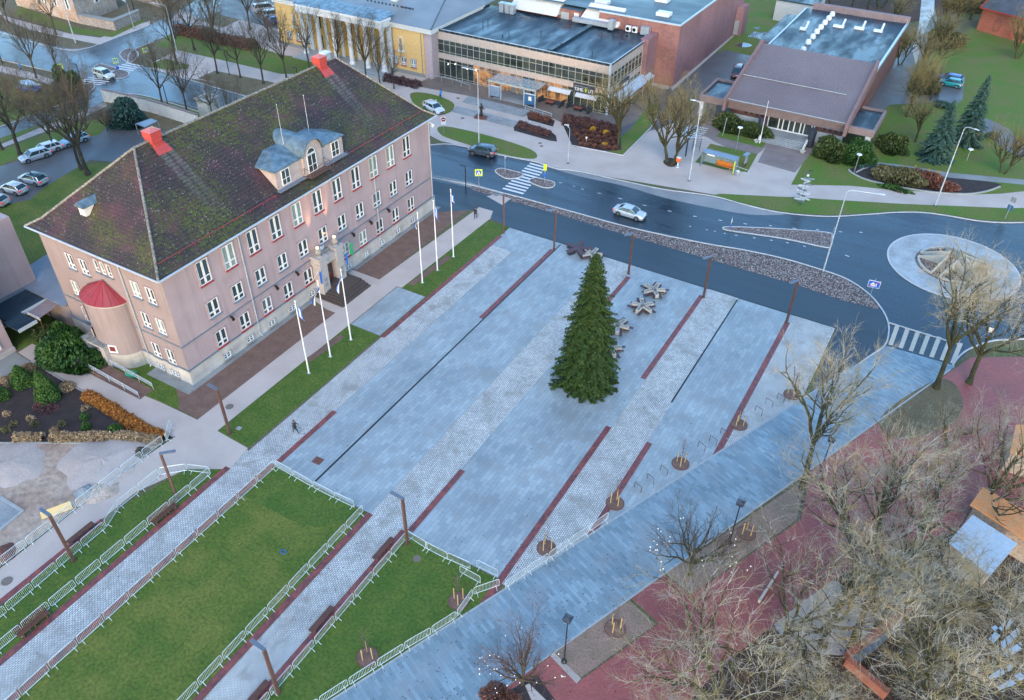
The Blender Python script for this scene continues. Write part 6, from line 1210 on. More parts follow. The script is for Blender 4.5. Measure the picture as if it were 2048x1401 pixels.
# bus shelter
sx, sy, _ = G(1436, 338); t = thing('bus_shelter', 'glass bus shelter with orange bench back beside the pavement', 'bus shelter', (sx, sy, 0), R(-3)); LX = 5.4
MB().box(-LX/2, LX/2, -.8, .8, 2.35, 2.42).build('roof', 'zinc', t, world=False); mb = MB()
mb.path([(-LX/2, -.8, 2.43), (LX/2, -.8, 2.43), (LX/2, .8, 2.43), (-LX/2, .8, 2.43)], .05, 4, True)
for x in (-LX/2, LX/2):
    for y in (-.7, .8): mb.tube((x, y, 0), (x, y, 2.4), .05, None, 6)
    mb.tube((x, -.7, .2), (x, .8, .2), .03, None, 5)
mb.tube((-LX/2, .8, .25), (LX/2, .8, .25), .03, None, 5); mb.build('frame', 'zinc', t, world=False)
for k, (x0, x1, y0, y1) in enumerate(((-LX/2, LX/2, .78, .80), (-LX/2, -LX/2+.02, -.7, .78), (LX/2-.02, LX/2, -.7, .78))): MB().box(x0, x1, y0, y1, .3, 2.3).build('glass_wall', 'shelter_glass', t, world=False)
MB().box(-.6, LX/2-.4, .3, .72, .42, .48).box(-.6, LX/2-.4, .70, .76, .5, 1.15).build('bench', 'bench_orange', t, world=False); MB().box(-LX/2+.9, -LX/2+2.1, -.86, -.82, 2.2, 2.4).build('name_board', 'sign_white', t, world=False); MB().box(LX/2-.06, LX/2+.06, -.85, -.72, .2, 2.3).build('timetable', 'sign_yellow', t, world=False)
def simple(name, base, lab, cat, parts, ang=0, grp=None):
    t = thing(name, lab, cat, G(*base), R(ang), grp)
    for nm, mt, m_ in parts: m_.build(nm, mt, t, world=False)
    return t
simple('guard_rail', (1477, 347), 'small rounded pale railing between bus shelter and path', 'railing', [('rail', 'galv_white', MB().path([(-1.6, 0, 0), (-1.6, 0, .8), (-1.4, 0, 1.0), (1.4, 0, 1.0), (1.6, 0, .8), (1.6, 0, 0)], .035, 6).tube((-1.6, 0, .25), (1.6, 0, .25), .03, None, 5)), ('mesh', 'alu', MB().tube((-1.0, 0, .25), (-1.0, 0, 1), .015).tube((0, 0, .25), (0, 0, 1), .015).tube((1, 0, .25), (1, 0, 1), .015))], -12)
simple('litter_bin', (1474, 352), 'round grey litter bin by the small railing', 'bin', [('body', 'galv', MB().lathe((0, 0, 0), [(.2, .05), (.26, .75), (.22, .8), (.001, .78)], 14)), ('rim', 'window_white', MB().lathe((0, 0, 0), [(.27, .74), (.27, .84), (.2, .84)], 14))])
simple('parcel_kiosk', (1355, 334), 'orange-topped white ticket post beside the tree pit', 'post', [('foot', 'galv', MB().lathe((0, 0, 0), [(.4, 0), (.34, .12), (.1, .2)], 12)), ('stem', 'window_white', MB().lathe((0, 0, 0), [(.12, .2), (.1, .9)], 10)), ('box', 'orange_plastic', MB().box(-.3, .3, -.22, .22, .9, 1.5)), ('lid', 'window_white', MB().box(-.31, .31, -.23, .23, 1.5, 1.62))], -20)
simple('info_board', (1488, 336), 'narrow roofed information board on the lawn behind the shelter', 'notice board', [('leg', 'planter_rust', MB().box(-.07, .07, -.5, -.36, 0, 2.2)), ('leg', 'planter_rust', MB().box(-.07, .07, .36, .5, 0, 2.2)), ('panel', 'poster_grey', MB().box(.07, .12, -.5, .5, .8, 2.1)), ('roof', 'zinc', MB().box(-.35, .35, -.7, .7, 2.2, 2.3))], -8)
simple('banner_pole', (1445, 272), 'thin pale leaning banner pole beside the dark green shrub', 'pole', [('pole', 'galv_white', MB().tube((0, 0, 0), (.2, 0, 3.2), .05, None, 6))])
h = HT((1519, 287), (1536, 202)); simple('bare_flagpole', (1519, 287), 'slim bare white flagpole before the office entrance shrub', 'flagpole', [('pole', 'window_white', MB().tube((0, 0, 0), (0, 0, 2), .1, .08, 8).tube((0, 0, 2), (0, 0, h), .06, .04, 8)), ('plate', 'sign_white', MB().box(-.1, .1, -.12, -.08, .6, 1.5))])
# spiky-roofed cycle canopy
t = thing('cycle_canopy', 'black cycle canopy with fan of pointed glass blades', 'cycle shelter', G(1371, 313), R(15)); MB().tube((0, 0, 0), (0, 0, 3.0), .12, None, 8).build('post', 'sign_dark', t, world=False); MB().tube((0, -.2, 2.9), (.6, 4.6, 3.3), .1, None, 6).build('beam', 'sign_dark', t, world=False)
for i in range(6):
    y = .2+i*.75
    for s in (-1, 1): MB().add([(.1*i, y, 3.05+.06*i), (.1*i+s*2.3, y-.25, 3.45), (.1*i, y+.6, 3.1+.06*i), (.1*i, y, 3.0+.06*i), (.1*i+s*2.3, y-.25, 3.4), (.1*i, y+.6, 3.05+.06*i)], [(0, 1, 2), (5, 4, 3), (0, 3, 4, 1), (1, 4, 5, 2)]).build('glass_blade', 'pale_blue_sheet', t, world=False)
t2 = thing('cycle_stand', 'nested black cycle stands under the spiky canopy', 'bike rack', G(1392, 303), R(15))
for i in range(6): MB().path([(-.7, i*.7, 0), (-.7, i*.7, .8), (.5, i*.7, .8), (.5, i*.7, 0)], .035, 5).build('hoop', 'sign_dark', t2, world=False)
# statue
g0 = G(963, 236); t = thing('statue', 'dark bronze standing figure on a low square rust plinth before the hall steps', 'statue', g0, R(10)); MB().prism([(-1.1, -.8), (1.1, -.8), (1.1, .8), (-1.1, .8)], 0, .35).build('plinth', 'planter_rust', t, world=False)
MB().lathe((0, 0, .35), [(.26, 0), (.24, .3), (.2, .9), (.26, 1.3), (.3, 1.65), (.12, 1.85), (.1, 1.92), (.15, 2.05), (.14, 2.2), (.03, 2.3)], 10).tube((.26, 0, 1.95), (.55, .1, 1.5), .09, .06, 6).tube((-.26, 0, 1.95), (-.5, -.1, 1.55), .09, .06, 6).build('figure', 'bronze', t, world=False, smooth=True)
# granite steps and handrails
def steps(name, A, Bp, depth, n, lab):
    a = G(*A); b = G(*Bp); an = math.atan2(b[1]-a[1], b[0]-a[0]); l = math.hypot(b[0]-a[0], b[1]-a[1]); t = thing(name, lab, 'steps', ((a[0]+b[0])/2, (a[1]+b[1])/2, 0), an)
    for i in range(n): MB().box(-l/2, l/2, i*depth/n, depth+.4, .01+i*.09+(.001 if i else 0), .01+(i+1)*.09).build('tread', 'granite_step', t, world=False)
steps('granite_steps', (902, 224), (1026, 256), 1.6, 4, 'lower flight of wide granite steps in front of the statue'); steps('granite_steps', (924, 205), (1046, 235), 2.0, 4, 'upper flight of wide granite steps behind the statue')
def railing(name, P, h, lab, mid=1, par=None, mat='galv_white', r=.035, posts=1.6):
    c = P[len(P)//2]; t = thing(name, lab, 'railing', (c[0], c[1], 0)); mb = MB(); z = lambda p: p[2] if len(p) > 2 else 0
    for k in range(mid+1):
        hh = h*(1-.4*k) if k else h
        for p, q in zip(P, P[1:]): mb.tube((p[0], p[1], z(p)+hh), (q[0], q[1], z(q)+hh), r if k == 0 else r*.7, None, 6)
    mb.build('rails', mat, t); mb = MB()
    for p, q in zip(P, P[1:]):
        n = max(1, int(math.hypot(q[0]-p[0], q[1]-p[1])/posts))
        for i in range(n+1): u = i/n; x, y, zz = p[0]+(q[0]-p[0])*u, p[1]+(q[1]-p[1])*u, z(p)+(z(q)-z(p))*u; mb.tube((x, y, zz), (x, y, zz+h), r, None, 6)
    mb.build('posts', mat, t)
# ramp at the side porch
rm = thing('access_ramp', 'brown access ramp with pale handrails leading to the side porch of the school', 'ramp', (-69.5, 34.7, 0))
MB().add([(-74.6, 34.3, 0), (-74.6, 35.9, 0), (-74.6, 34.3, .55), (-74.6, 35.9, .55), (-71.2, 34.3, .5), (-71.2, 35.9, .5), (-64.3, 34.3, .04), (-64.3, 35.9, .04), (-64.3, 34.3, 0), (-64.3, 35.9, 0)], [(2, 4, 5, 3), (4, 6, 7, 5), (0, 8, 6, 4, 2), (1, 3, 5, 7, 9), (0, 2, 3, 1)]).box(-74.6, -71.2, 35.9, 37.3, 0, .5).build('deck', 'gravel_brown', rm)
MB().box(-74.7, -64.3, 34.2, 34.3, 0, .12).build('edge_beam', 'gravel_brown', rm)
for Y, P in ((34.25, [(-74.5, 37.2, .5), (-74.5, 34.25, .5), (-71.2, 34.25, .5), (-64.4, 34.25, .04)]), (35.95, [(-70.6, 35.95, .45), (-64.3, 35.95, .04)])):
    mb = MB()
    for h in (.95, .75, .5):
        for p, q in zip(P, P[1:]): mb.tube((p[0], p[1], p[2]+h), (q[0], q[1], q[2]+h), .035, None, 6)
    for p, q in zip(P, P[1:]):
        n = max(1, int(math.hypot(q[0]-p[0], q[1]-p[1])/1.8))
        for i in range(n+1): u = i/n; mb.tube((p[0]+(q[0]-p[0])*u, p[1]+(q[1]-p[1])*u, p[2]+(q[2]-p[2])*u), (p[0]+(q[0]-p[0])*u, p[1]+(q[1]-p[1])*u, p[2]+(q[2]-p[2])*u+.95), .03, None, 6)
    mb.build('handrail', 'galv_white', rm)
simple('green_bin', (265, 754), 'green plastic grit bin beside the ramp', 'bin', [('body', 'green_plastic', MB().box(-.45, .45, -.35, .35, 0, .5)), ('lid', 'green_plastic', MB().add([(-.5, -.4, .5), (.5, -.4, .5), (.5, .4, .5), (-.5, .4, .5), (-.3, -.2, .78), (.3, -.2, .78), (.3, .2, .78), (-.3, .2, .78)], [(0, 1, 5, 4), (1, 2, 6, 5), (2, 3, 7, 6), (3, 0, 4, 7), (4, 5, 6, 7)]))], 20)
railing('handrail', [(*G(1050, 226)[:2], .3), (*G(1103, 240)[:2], .1)], 1.0, 'pale sloping handrail above the narrow shrub bed', 2); railing('cycle_rail', [G(862, 160)[:2], G(905, 168)[:2], G(940, 180)[:2]], .9, 'pale tubular cycle rail along the left of the glazed hall', 0)
# cafe sofas and awnings
def sofa(p, lab):
    t = thing('terrace_sofa', lab, 'sofa', G(*p), R(-5), 'dark terrace sofas'); MB().box(-2.0, 2.0, -.2, .75, 0, .5).build('seat', 'sofa_dark', t, world=False); MB().box(-2.1, 2.1, .75, 1.0, 0, 1.0).box(-2.3, -2.0, -1.2, 1.0, 0, .9).box(2.0, 2.3, -1.2, 1.0, 0, .9).build('backrest', 'sofa_dark', t, world=False)
    t3 = thing('terrace_table', 'red-topped low table in front of the '+lab, 'table', (G(*p)[0], G(*p)[1]-.9, 0), R(-5)); MB().box(-.8, .8, -.4, .4, .6, .68).build('table_top', 'table_red', t3, world=False)
    for x in (-.6, .6):
        for y in (-.3, .3): MB().box(x-.04, x+.04, y-.04, y+.04, 0, .6).build('leg', 'sofa_dark', t3, world=False)
sofa((1104, 207), 'dark terrace sofa under the left awning'); sofa((1160, 219), 'dark terrace sofa under the right awning')
for a, b, nm in ((-66.0, -61.6, 'left'), (-60.6, -56.4, 'right')):
    t = thing('awning', '%s folded white scalloped awning on the glazed hall front' % nm, 'awning', ((a+b)/2, gy, 2.6), group='awnings on the hall'); MB().add([(a, gy-.75, 2.6), (b, gy-.75, 2.6), (b, gy-.15, 2.95), (a, gy-.15, 2.95)], [(0, 1, 2, 3)]).box(a, b, gy-.8, gy-.75, 2.35, 2.6).build('canvas', 'awning_white', t)
    for x in (a+.1, b-.1): MB().tube((x, gy-.75, 2.5), (x, gy-.2, 1.4), .03, None, 5).build('strut', 'sign_dark', t)
t = thing('side_awning', 'long pale awning along the side of the glazed hall', 'awning', (gx1+1, 134, 2.6)); MB().add([(gx1+.2, 128, 3.0), (gx1+.2, 143, 3.0), (gx1+1.9, 143, 2.3), (gx1+1.9, 128, 2.3)], [(0, 3, 2, 1)]).box(gx1+1.9, gx1+1.95, 128, 143, 2.1, 2.3).build('canvas', 'pale_blue_sheet', t)
for y in (128.2, 133, 138, 142.8): MB().tube((gx1+1.85, y, 0), (gx1+1.85, y, 2.3), .05, None, 6).build('post', 'galv_white', t)
for p, lab in (((1208, 214), 'dark seat cluster by the corner of the glazed hall'), ((1240, 196), 'dark seat cluster under the side awning')):
    simple('seat_cluster', p, lab, 'seating', [('seat', 'sofa_dark', MB().box(-1.0, 1.0, -.5, .5, 0, .5)), ('backrest', 'sofa_dark', MB().box(-1.0, 1.0, .5, .7, 0, .95)), ('cushion', 'table_red', MB().box(-.6, .6, -.35, .35, .5, .62))], 75)
# roundabout sculpture: five wedge walls around a star-shaped gap
t = thing('star_sculpture', 'ring of five pale concrete wedges forming a star on the roundabout', 'sculpture', (RC[0], RC[1], .1))
for i in range(5):
    a0 = R(90+20+i*72); seg = R(57); r = 4.2; w = .16; c, s = math.cos, math.sin
    P0 = (r*c(a0), r*s(a0)); P1 = (r*c(a0+seg), r*s(a0+seg)); am = a0+seg/2; T = (1.15*c(am), 1.15*s(am))
    mb = MB()
    def wall(p, q, h0, h1):
        dx, dy = q[0]-p[0], q[1]-p[1]; l = math.hypot(dx, dy); nx, ny = -dy/l*w/2, dx/l*w/2
        mb.prism([(p[0]+nx, p[1]+ny), (q[0]+nx, q[1]+ny), (q[0]-nx, q[1]-ny), (p[0]-nx, p[1]-ny)], 0, [h0, h1, h1, h0]) if (dx*1-dy*0) is not None else None
    def wl(p, q, h0, h1):
        dx, dy = q[0]-p[0], q[1]-p[1]; l = math.hypot(dx, dy); nx, ny = -dy/l*w/2, dx/l*w/2
        A, B_, C_, D_ = (p[0]+nx, p[1]+ny), (q[0]+nx, q[1]+ny), (q[0]-nx, q[1]-ny), (p[0]-nx, p[1]-ny)
        mb.add([(*A, 0), (*B_, 0), (*C_, 0), (*D_, 0), (*A, h0), (*B_, h1), (*C_, h1), (*D_, h0)], [(0, 1, 2, 3), (4, 7, 6, 5), (0, 4, 5, 1), (1, 5, 6, 2), (2, 6, 7, 3), (3, 7, 4, 0)])
    wl(P0, T, .25, 1.5); mb.build('fin', 'concrete_pale', t, world=False); mb = MB(); wl(P1, T, .25, 1.5); mb.build('fin', 'concrete_pale', t, world=False)
    mb = MB(); arcs = [a0+seg*j/8 for j in range(9)]; n = 9
    mb.add([((r+o_)*c(x), (r+o_)*s(x), z) for o_, z in ((-.12, 0), (-.12, .24), (.12, .24), (.12, 0)) for x in arcs], [(k*9+j, k*9+j+1, (k+1)*9+j+1, (k+1)*9+j) for k in range(3) for j in range(8)]+[(0, 9, 18, 27), (35, 26, 17, 8)]); mb.build('rim_wall', 'concrete_pale', t, world=False)
# building-site things
t = thing('plywood_sheet', 'long yellow plywood sheet leaning on the barriers of the building site', 'board', G(112, 1035)); a = G(84, 1040, .05); b = G(146, 1018, .05); c = G(140, 1003, .5); d = G(80, 1026, .5); MB().add([a, b, c, d, (a[0], a[1], .1), (b[0], b[1], .1), (c[0], c[1], .55), (d[0], d[1], .55)], [(0, 3, 2, 1), (4, 5, 6, 7), (0, 1, 5, 4), (2, 3, 7, 6), (1, 2, 6, 5), (3, 0, 4, 7)]).build('sheet', 'plywood', t)
P = PX([(-40, 985), (0, 996), (46, 1024), (0, 1062), (-40, 1090)]); tag(MB().prism(P, 0, .1).build('paved_slab', 'granite_step'), kind='structure'); kerb([P[1], P[2], P[3]], w=.3, h=.16, mat='granite_light')
rg = random.Random(2)
def heap(p, r, h, mat, lab, name='soil_heap', sq=1.0):
    g0 = G(*p); vs = [(0, 0, h)]; n = 26; k = 7
    for j in range(1, k+1):
        for i in range(n):
            a = i*2*math.pi/n; rr = r*j/k*(1+.12*math.sin(3*a+p[0])+.08*math.sin(7*a)); vs.append((rr*math.cos(a), rr*sq*math.sin(a), max(-.05, h*(1-(j/k)**1.6)+rg.gauss(0, h*.07)) if j < k else -.05))
    fs = [(0, 1+i, 1+(i+1) % n) for i in range(n)]+[(1+(j-1)*n+i, 1+j*n+i, 1+j*n+(i+1) % n, 1+(j-1)*n+(i+1) % n) for j in range(1, k) for i in range(n)]
    o = MB().add(vs, fs).build(name, mat, smooth=True); o.location = g0; tag(o, lab, 'heap'); return o
heap((205, 925), 4.0, .55, 'sand_dirty', 'broad low heap of pale sand on the building site'); heap((195, 980), 2.0, .3, 'masonry_old', 'small rough heap of rubble by the plywood sheet'); heap((20, 930), 3.4, .4, 'sand_dirty', 'low heap of pale gravel at the left edge of the building site')
heap((282, 905), .8, .5, 'bark_dark', 'dark bundle of netting behind the barriers', 'net_bundle'); heap((172, 985), 1.0, .6, 'granite_step', 'dark heap of netting by the plywood sheet', 'net_bundle'); heap((8, 1108), 1.1, .5, 'planter_rust', 'rusty brown heap behind the lowest site barrier', 'net_bundle')
heap((618, 1103), .01, .01, 'flag_blue', 'x') if 0 else None
simple('blue_coil', (567, 1105), 'small coil of blue line lying on the middle lawn', 'coil', [('coil', 'sign_blue', MB().path([(.3*math.cos(a), .18*math.sin(a), .05) for a in np.linspace(0, 6.0, 12)], .03, 5))])
for (px_, py_), mt, lab in (((120, 200), 'sign_blue', 'blue dumper behind the red shrub, upper left'),):
    pass
# people (height, pose)
def person(loc, rz, lab, coat, trousers, shoe, stride=.25, hair='hair_brown', bag=None, h=1.74, hood=False):
    t = thing('person', lab, 'person', loc, rz)
    V = []; E = []; Rr = []
    def add(p, r, par=None):
        V.append(p); Rr.append(r)
        if par is not None: E.append((par, len(V)-1))
        return len(V)-1
    pel = add((0, 0, .93), (.155, .115)); wa = add((0, 0, 1.08), (.14, .105), pel); ch_ = add((0, .01, 1.28), (.17, .12), wa); sh = add((0, 0, 1.43), (.13, .09), ch_); nk = add((0, .005, 1.51), (.055, .055), sh); hd0 = add((0, .02, 1.58), (.075, .085), nk); hd1 = add((0, .02, 1.68), (.075, .09), hd0); add((0, .01, 1.735), (.045, .055), hd1)
    add((0, .125, 1.615), (.012, .014), hd0)
    feet = []
    for s in (-1, 1):
        st = s*stride
        hp = add((s*.1, 0, .86), (.095, .1), pel); kn = add((s*.1, st*.55+.03, .48), (.06, .065), hp); an = add((s*.1, st-.02, .09), (.04, .045), kn); toe = add((s*.11, st+.15, .035), (.035, .03), an); feet.append((s*.1, st))
        so_ = add((s*.2, 0, 1.40), (.06, .06), sh); el = add((s*.25, -st*.35, 1.13), (.045, .045), so_); wr = add((s*.24, -st*.9+.08, .90), (.028, .03), el); pm = add((s*.235, -st*.95+.10, .83), (.022, .04), wr)
        for k in range(4):
            f1 = add((s*(.235-.004), -st*.95+.075+k*.018, .775-.004*(k in (1, 2))), (.009, .009), pm); add((s*.225, -st*.95+.08+k*.018, .735), (.008, .008), f1)
        th = add((s*.215, -st*.95+.14, .80), (.01, .01), pm); add((s*.21, -st*.95+.155, .775), (.008, .008), th)
    me = bpy.data.meshes.new('body'); me.from_pydata(V, E, []); o = bpy.data.objects.new('body', me); col.objects.link(o); o.parent = t
    sk = o.modifiers.new('skin', 'SKIN'); ss = o.modifiers.new('sub', 'SUBSURF'); ss.levels = 1; ss.render_levels = 1
    for v, r in zip(me.skin_vertices[0].data, Rr): v.radius = r
    me.skin_vertices[0].data[0].use_root = True
    me.materials.append(M[trousers])
    bpy.context.view_layer.update(); dg = bpy.context.evaluated_depsgraph_get(); m2 = bpy.data.meshes.new_from_object(o.evaluated_get(dg)); o.modifiers.clear(); o.data = m2
    m2.materials.clear()
    for q in (trousers, coat, 'skin', shoe, hair): m2.materials.append(M[q])
    for p in m2.polygons:
        c = p.center; k = 0
        if c.z > 1.5 or (abs(c.x) > .17 and c.z < .88): k = 2
        elif c.z > .80: k = 1
        if c.z < .1: k = 3
        if c.z > 1.545 and (c.y < .045 or c.z > 1.69): k = 4
        p.material_index = k; p.use_smooth = True
    # coat skirt, collar
    mb = MB(); mb.lathe((0, 0, 0), [(.235, .72), (.2, .95), (.19, 1.1), (.215, 1.3), (.19, 1.43), (.09, 1.49)], 14); mb.v = [(x, y*.74, z) for x, y, z in mb.v]; mb.build('coat', coat, t, world=False, smooth=True)
    mb = MB(); mb.ball((0, .0, 1.665), .108, 12, 1.02); mb.v = [(x, min(y*1.0, .06), z) for x, y, z in mb.v if 1]; mb.build('hair', coat if hood else hair, t, world=False, smooth=True)
    f = MB()
    for s in (-1, 1): f.ball((s*.032, .103, 1.645), .011, 6)
    f.build('eyes', 'flag_black', t, world=False); MB().box(-.025, .025, .105, .112, 1.572, 1.58).build('mouth', 'table_red', t, world=False)
    for s in (-1, 1): MB().ball((s*.083, .02, 1.63), .022, 6).build('ear', 'skin', t, world=False)
    if bag: b = MB(); b.box(-.36, -.22, -.12, .16, .48, .78).path([(-.29, -.08, .78), (-.29, -.02, .9), (-.29, .08, .9), (-.29, .13, .78)], .012, 4); o = b.build('handbag', bag, t, world=False); 
    t.scale = (h/1.76,)*3
    return t
person(G(951, 437, .03), R(-165), 'person in long dark coat walking on the sandy path by the road, carrying a bag', 'cloth_dark', 'cloth_dark', 'shoe', .22, 'hair_brown', 'cloth_grey')
person(G(592, 866, .03), R(-60), 'person in dark jacket with grey backpack striding over the cobbled path', 'cloth_dark', 'cloth_dark', 'shoe_tan', .3)
person(G(882, 197, .03), R(100), 'person in bright blue jacket with a black bag on the upper pavement', 'cloth_blue', 'cloth_jeans', 'shoe', .2, 'hair_brown', 'cloth_dark')
person((*G(247, 200)[:2], .03), R(40), 'child in bright pink jacket behind the courtyard wall', 'cloth_pink', 'cloth_dark', 'shoe', .15, 'hair_brown', None, 1.3)
cy = person((*G(45, 148)[:2], .45), R(-60), 'person in blue jacket riding on the far left pavement', 'cloth_blue', 'cloth_dark', 'shoe', .3)
bk = thing('bicycle', 'dark bicycle under the rider in blue, far left pavement', 'bicycle', G(45, 148), R(30))
for x in (-.52, .52): w_ = MB(); w_.path([(x+.33*math.cos(a), 0, .35+.33*math.sin(a)) for a in np.linspace(0, 2*math.pi, 17)[:-1]], .02, 5, True); w_.build('wheel', 'tyre', bk, world=False)
MB().path([(-.52, 0, .35), (-.15, 0, .8), (.4, 0, .85), (.52, 0, .35)], .02, 5).path([(-.15, 0, .8), (0, 0, .35), (.4, 0, .85)], .02, 5).build('frame', 'sign_dark', bk, world=False); MB().box(-.25, -.02, -.07, .07, .84, .9).build('saddle', 'tyre', bk, world=False); MB().tube((.42, -.28, 1.0), (.42, .28, 1.0), .016, None, 5).build('handlebar', 'galv', bk, world=False)
# ------------------------------------------------------------------ cars: local +x is forward
def car(kind, paint, loc, rz, lab, lights=False, tailon=False, grp='cars', clad=None, roofm=None):
    L, W_, Hh = dict(sedan=(4.75, 1.82, 1.45), suv=(4.6, 1.88, 1.68), hatch=(4.2, 1.78, 1.48), wagon=(4.75, 1.83, 1.5), mpv=(4.7, 1.9, 1.85), van=(5.0, 1.95, 1.98))[kind]
    t = thing('parked_car' if not lights else 'moving_car', lab, 'car', loc, rz, grp)
    hw = W_/2
    bonnet = dict(sedan=.92, suv=1.08, hatch=.95, wagon=.93, mpv=1.1, van=1.2)[kind]; rear = dict(sedan=.98, suv=1.15, hatch=1.02, wagon=1.02, mpv=1.2, van=1.3)[kind]
    # body: sections across length
    xs = [-L/2, -L/2+.06, -L/2+.25, -L*.36, -L*.18, 0, L*.12, L*.24, L*.36, L/2-.3, L/2-.08, L/2]
    tops = [.62*rear+.0, rear-.12, rear-.03, rear, rear, (rear+bonnet)/2+.03, bonnet+.04, bonnet+.0, bonnet-.05, bonnet-.13, bonnet-.26, bonnet-.42]
    ws = [hw*.72, hw*.86, hw*.95, hw, hw, hw, hw, hw, hw*.99, hw*.93, hw*.82, hw*.62]
    lows = [.42, .3, .22, .2, .2, .2, .2, .2, .2, .22, .28, .4]
    sec = []
    for x, tp, w, lo_ in zip(xs, tops, ws, lows):
        sec.append([(x, -w*.93, lo_), (x, -w, lo_+.16), (x, -w, (tp+lo_)/2+.1), (x, -w*.96, tp-.1), (x, -w*.86, tp), (x, 0, tp+.035), (x, w*.86, tp), (x, w*.96, tp-.1), (x, w, (tp+lo_)/2+.1), (x, w, lo_+.16), (x, w*.93, lo_)])
    n = 11; mb = MB(); mb.add([p for s in sec for p in s], [(i*n+j, i*n+(j+1) % n, (i+1)*n+(j+1) % n, (i+1)*n+j) for i in range(len(sec)-1) for j in range(n)]+[tuple(range(n))[::-1], tuple(range((len(sec)-1)*n, len(sec)*n))])
    body = mb.build('body', paint, t, world=False, smooth=True)
    # cabin
    c0, c1, c2, c3 = dict(sedan=(-1.75, -.95, .45, 1.2), suv=(-2.15, -1.8, .5, 1.25), hatch=(-1.95, -1.4, .45, 1.2), wagon=(-2.2, -1.75, .45, 1.2), mpv=(-2.2, -1.95, .75, 1.65), van=(-2.4, -2.25, 1.0, 1.85))[kind]
    zr = rear-.03; zf = bonnet+.0; ri = hw*.74; bo = hw*.92
    def cab(sx, sz, eps=0.0): return [(c0, -bo, zr), (c3, -bo, zf), (c3, bo, zf), (c0, bo, zr), (c1, -ri, Hh-.05), (c2, -ri, Hh-.03), (c2, ri, Hh-.03), (c1, ri, Hh-.05)]
    V = cab(0, 0); gl = MB().add(V, [(0, 1, 5, 4), (1, 2, 6, 5), (2, 3, 7, 6), (3, 0, 4, 7)]); gl.build('window_glass', 'car_glass', t, world=False)
    rf_ = MB(); k = 5
    rp = [(c1-.06, -ri-.02), (c2+.05, -ri-.02), (c2+.05, ri+.02), (c1-.06, ri+.02)]
    rf_.add([(p[0], p[1], Hh-.06) for p in rp]+[(c1+.1, -ri*.75, Hh), (c2-.12, -ri*.75, Hh), (c2-.12, ri*.75, Hh), (c1+.1, ri*.75, Hh)], [(0, 1, 5, 4), (1, 2, 6, 5), (2, 3, 7, 6), (3, 0, 4, 7), (4, 5, 6, 7), (3, 2, 1, 0)]); rfo = rf_.build('roof', roofm or paint, t, world=False, smooth=True)
    for s in (-1, 1):
        pl = MB(); w5 = lambda a, b, w: pl.tube(a, b, w, None, 5)
        w5((c3, s*bo, zf), (c2, s*ri, Hh-.05), .045); w5((c2, s*ri, Hh-.04), (c1, s*ri, Hh-.05), .03); w5((c0, s*bo, zr), (c1, s*ri, Hh-.06), .075)
        xm = (c0+c3)/2-.05; xu = (c1+c2)/2-.05; w5((xm, s*(bo+.005), (zr+zf)/2), (xu, s*(ri+.01), Hh-.05), .035)
        if kind in ('suv', 'wagon', 'mpv', 'van'): w5((c0+.75, s*(bo+.005), zr), (c1+.6, s*(ri+.01), Hh-.05), .05)
        pl.build('window_frame', paint, t, world=False)
        MB().box(c3-.28, c3-.12, s*(hw+.03)-.08, s*(hw+.03)+.08, bonnet-.02, bonnet+.12).build('mirror', paint, t, world=False)
    for sx in (-1, 1):
        for s in (-1, 1):
            x = sx*L*.295; r = .335 if kind not in ('suv', 'mpv') else .36
            w = MB(); w.tube((x, s*(hw-.19), r), (x, s*(hw+.012), r), r, None, 18)
            wo = w.build('wheel', 'tyre', t, world=False); w = MB(); w.tube((x, s*(hw+.0), r), (x, s*(hw+.022), r), r*.64, None, 14)
            w.build('rim', 'rim', wo, world=False)
            a = MB(); a.path([(x+(r+.05)*math.cos(q), s*(hw-.005), r+(r+.05)*math.sin(q)) for q in np.linspace(.0, math.pi, 9)], .035, 5); a.build('wheel_arch', clad or 'tyre', t, world=False)
    for s in (-1, 1):
        x = L/2-.2; MB().add([(x-.15, s*hw*.62, bonnet-.3), (x+.16, s*hw*.55, bonnet-.35), (x-.05, s*hw*.94, bonnet-.32), (x-.1, s*hw*.62, bonnet-.14), (x+.1, s*hw*.55, bonnet-.24), (x-.12, s*hw*.92, bonnet-.17)], [(0, 1, 4, 3), (1, 2, 5, 4), (3, 4, 5), (0, 2, 1), (2, 0, 3, 5)]).build('headlight', 'headlight' if lights else 'headlight_off', t, world=False)
        MB().box(-L/2+.0, -L/2+.22, s*hw*.62-.12, s*hw*.86-.0+(.06 if s > 0 else -.06), rear-.34, rear-.16).build('taillight', 'taillight', t, world=False)
    MB().box(L/2-.06, L/2+.015, -hw*.42, hw*.42, .38, .58).build('grille', 'tyre', t, world=False); MB().box(-L/2-.012, -L/2+.02, -.26, .26, .5, .62).build('number_plate', 'sign_white', t, world=False)
    if clad: MB().box(-L*.2, L*.2, -hw-.01, hw+.01, .2, .3).build('sill_cladding', clad, t, world=False)
    return t
def paint(name, c, rough=.25, metal=.3):
    mk(name, c, tuple(x*.9 for x in c), 1.5, rough, None, 0, .02, metal, .6, finec=.03); M[name].node_tree.nodes['Principled BSDF'].inputs['Coat Weight'].default_value = .5; return name
for n_, c_ in (('paint_silver', (.50, .55, .60)), ('paint_white', (.68, .68, .69)), ('paint_dark', (.07, .10, .14)), ('paint_cream', (.72, .70, .62)), ('paint_pale_blue', (.30, .42, .50)), ('paint_blue', (.02, .10, .42)), ('paint_teal', (.02, .28, .32)), ('paint_maroon', (.12, .05, .06))): paint(n_, c_)
def heading(p, q):
    a, b = G(*p), G(*q); return math.atan2(b[1]-a[1], b[0]-a[0])
car('sedan', 'paint_silver', G(1259, 432, .014), heading((1232, 432), (1286, 448)), 'silver saloon with headlights on driving along the main road', True)
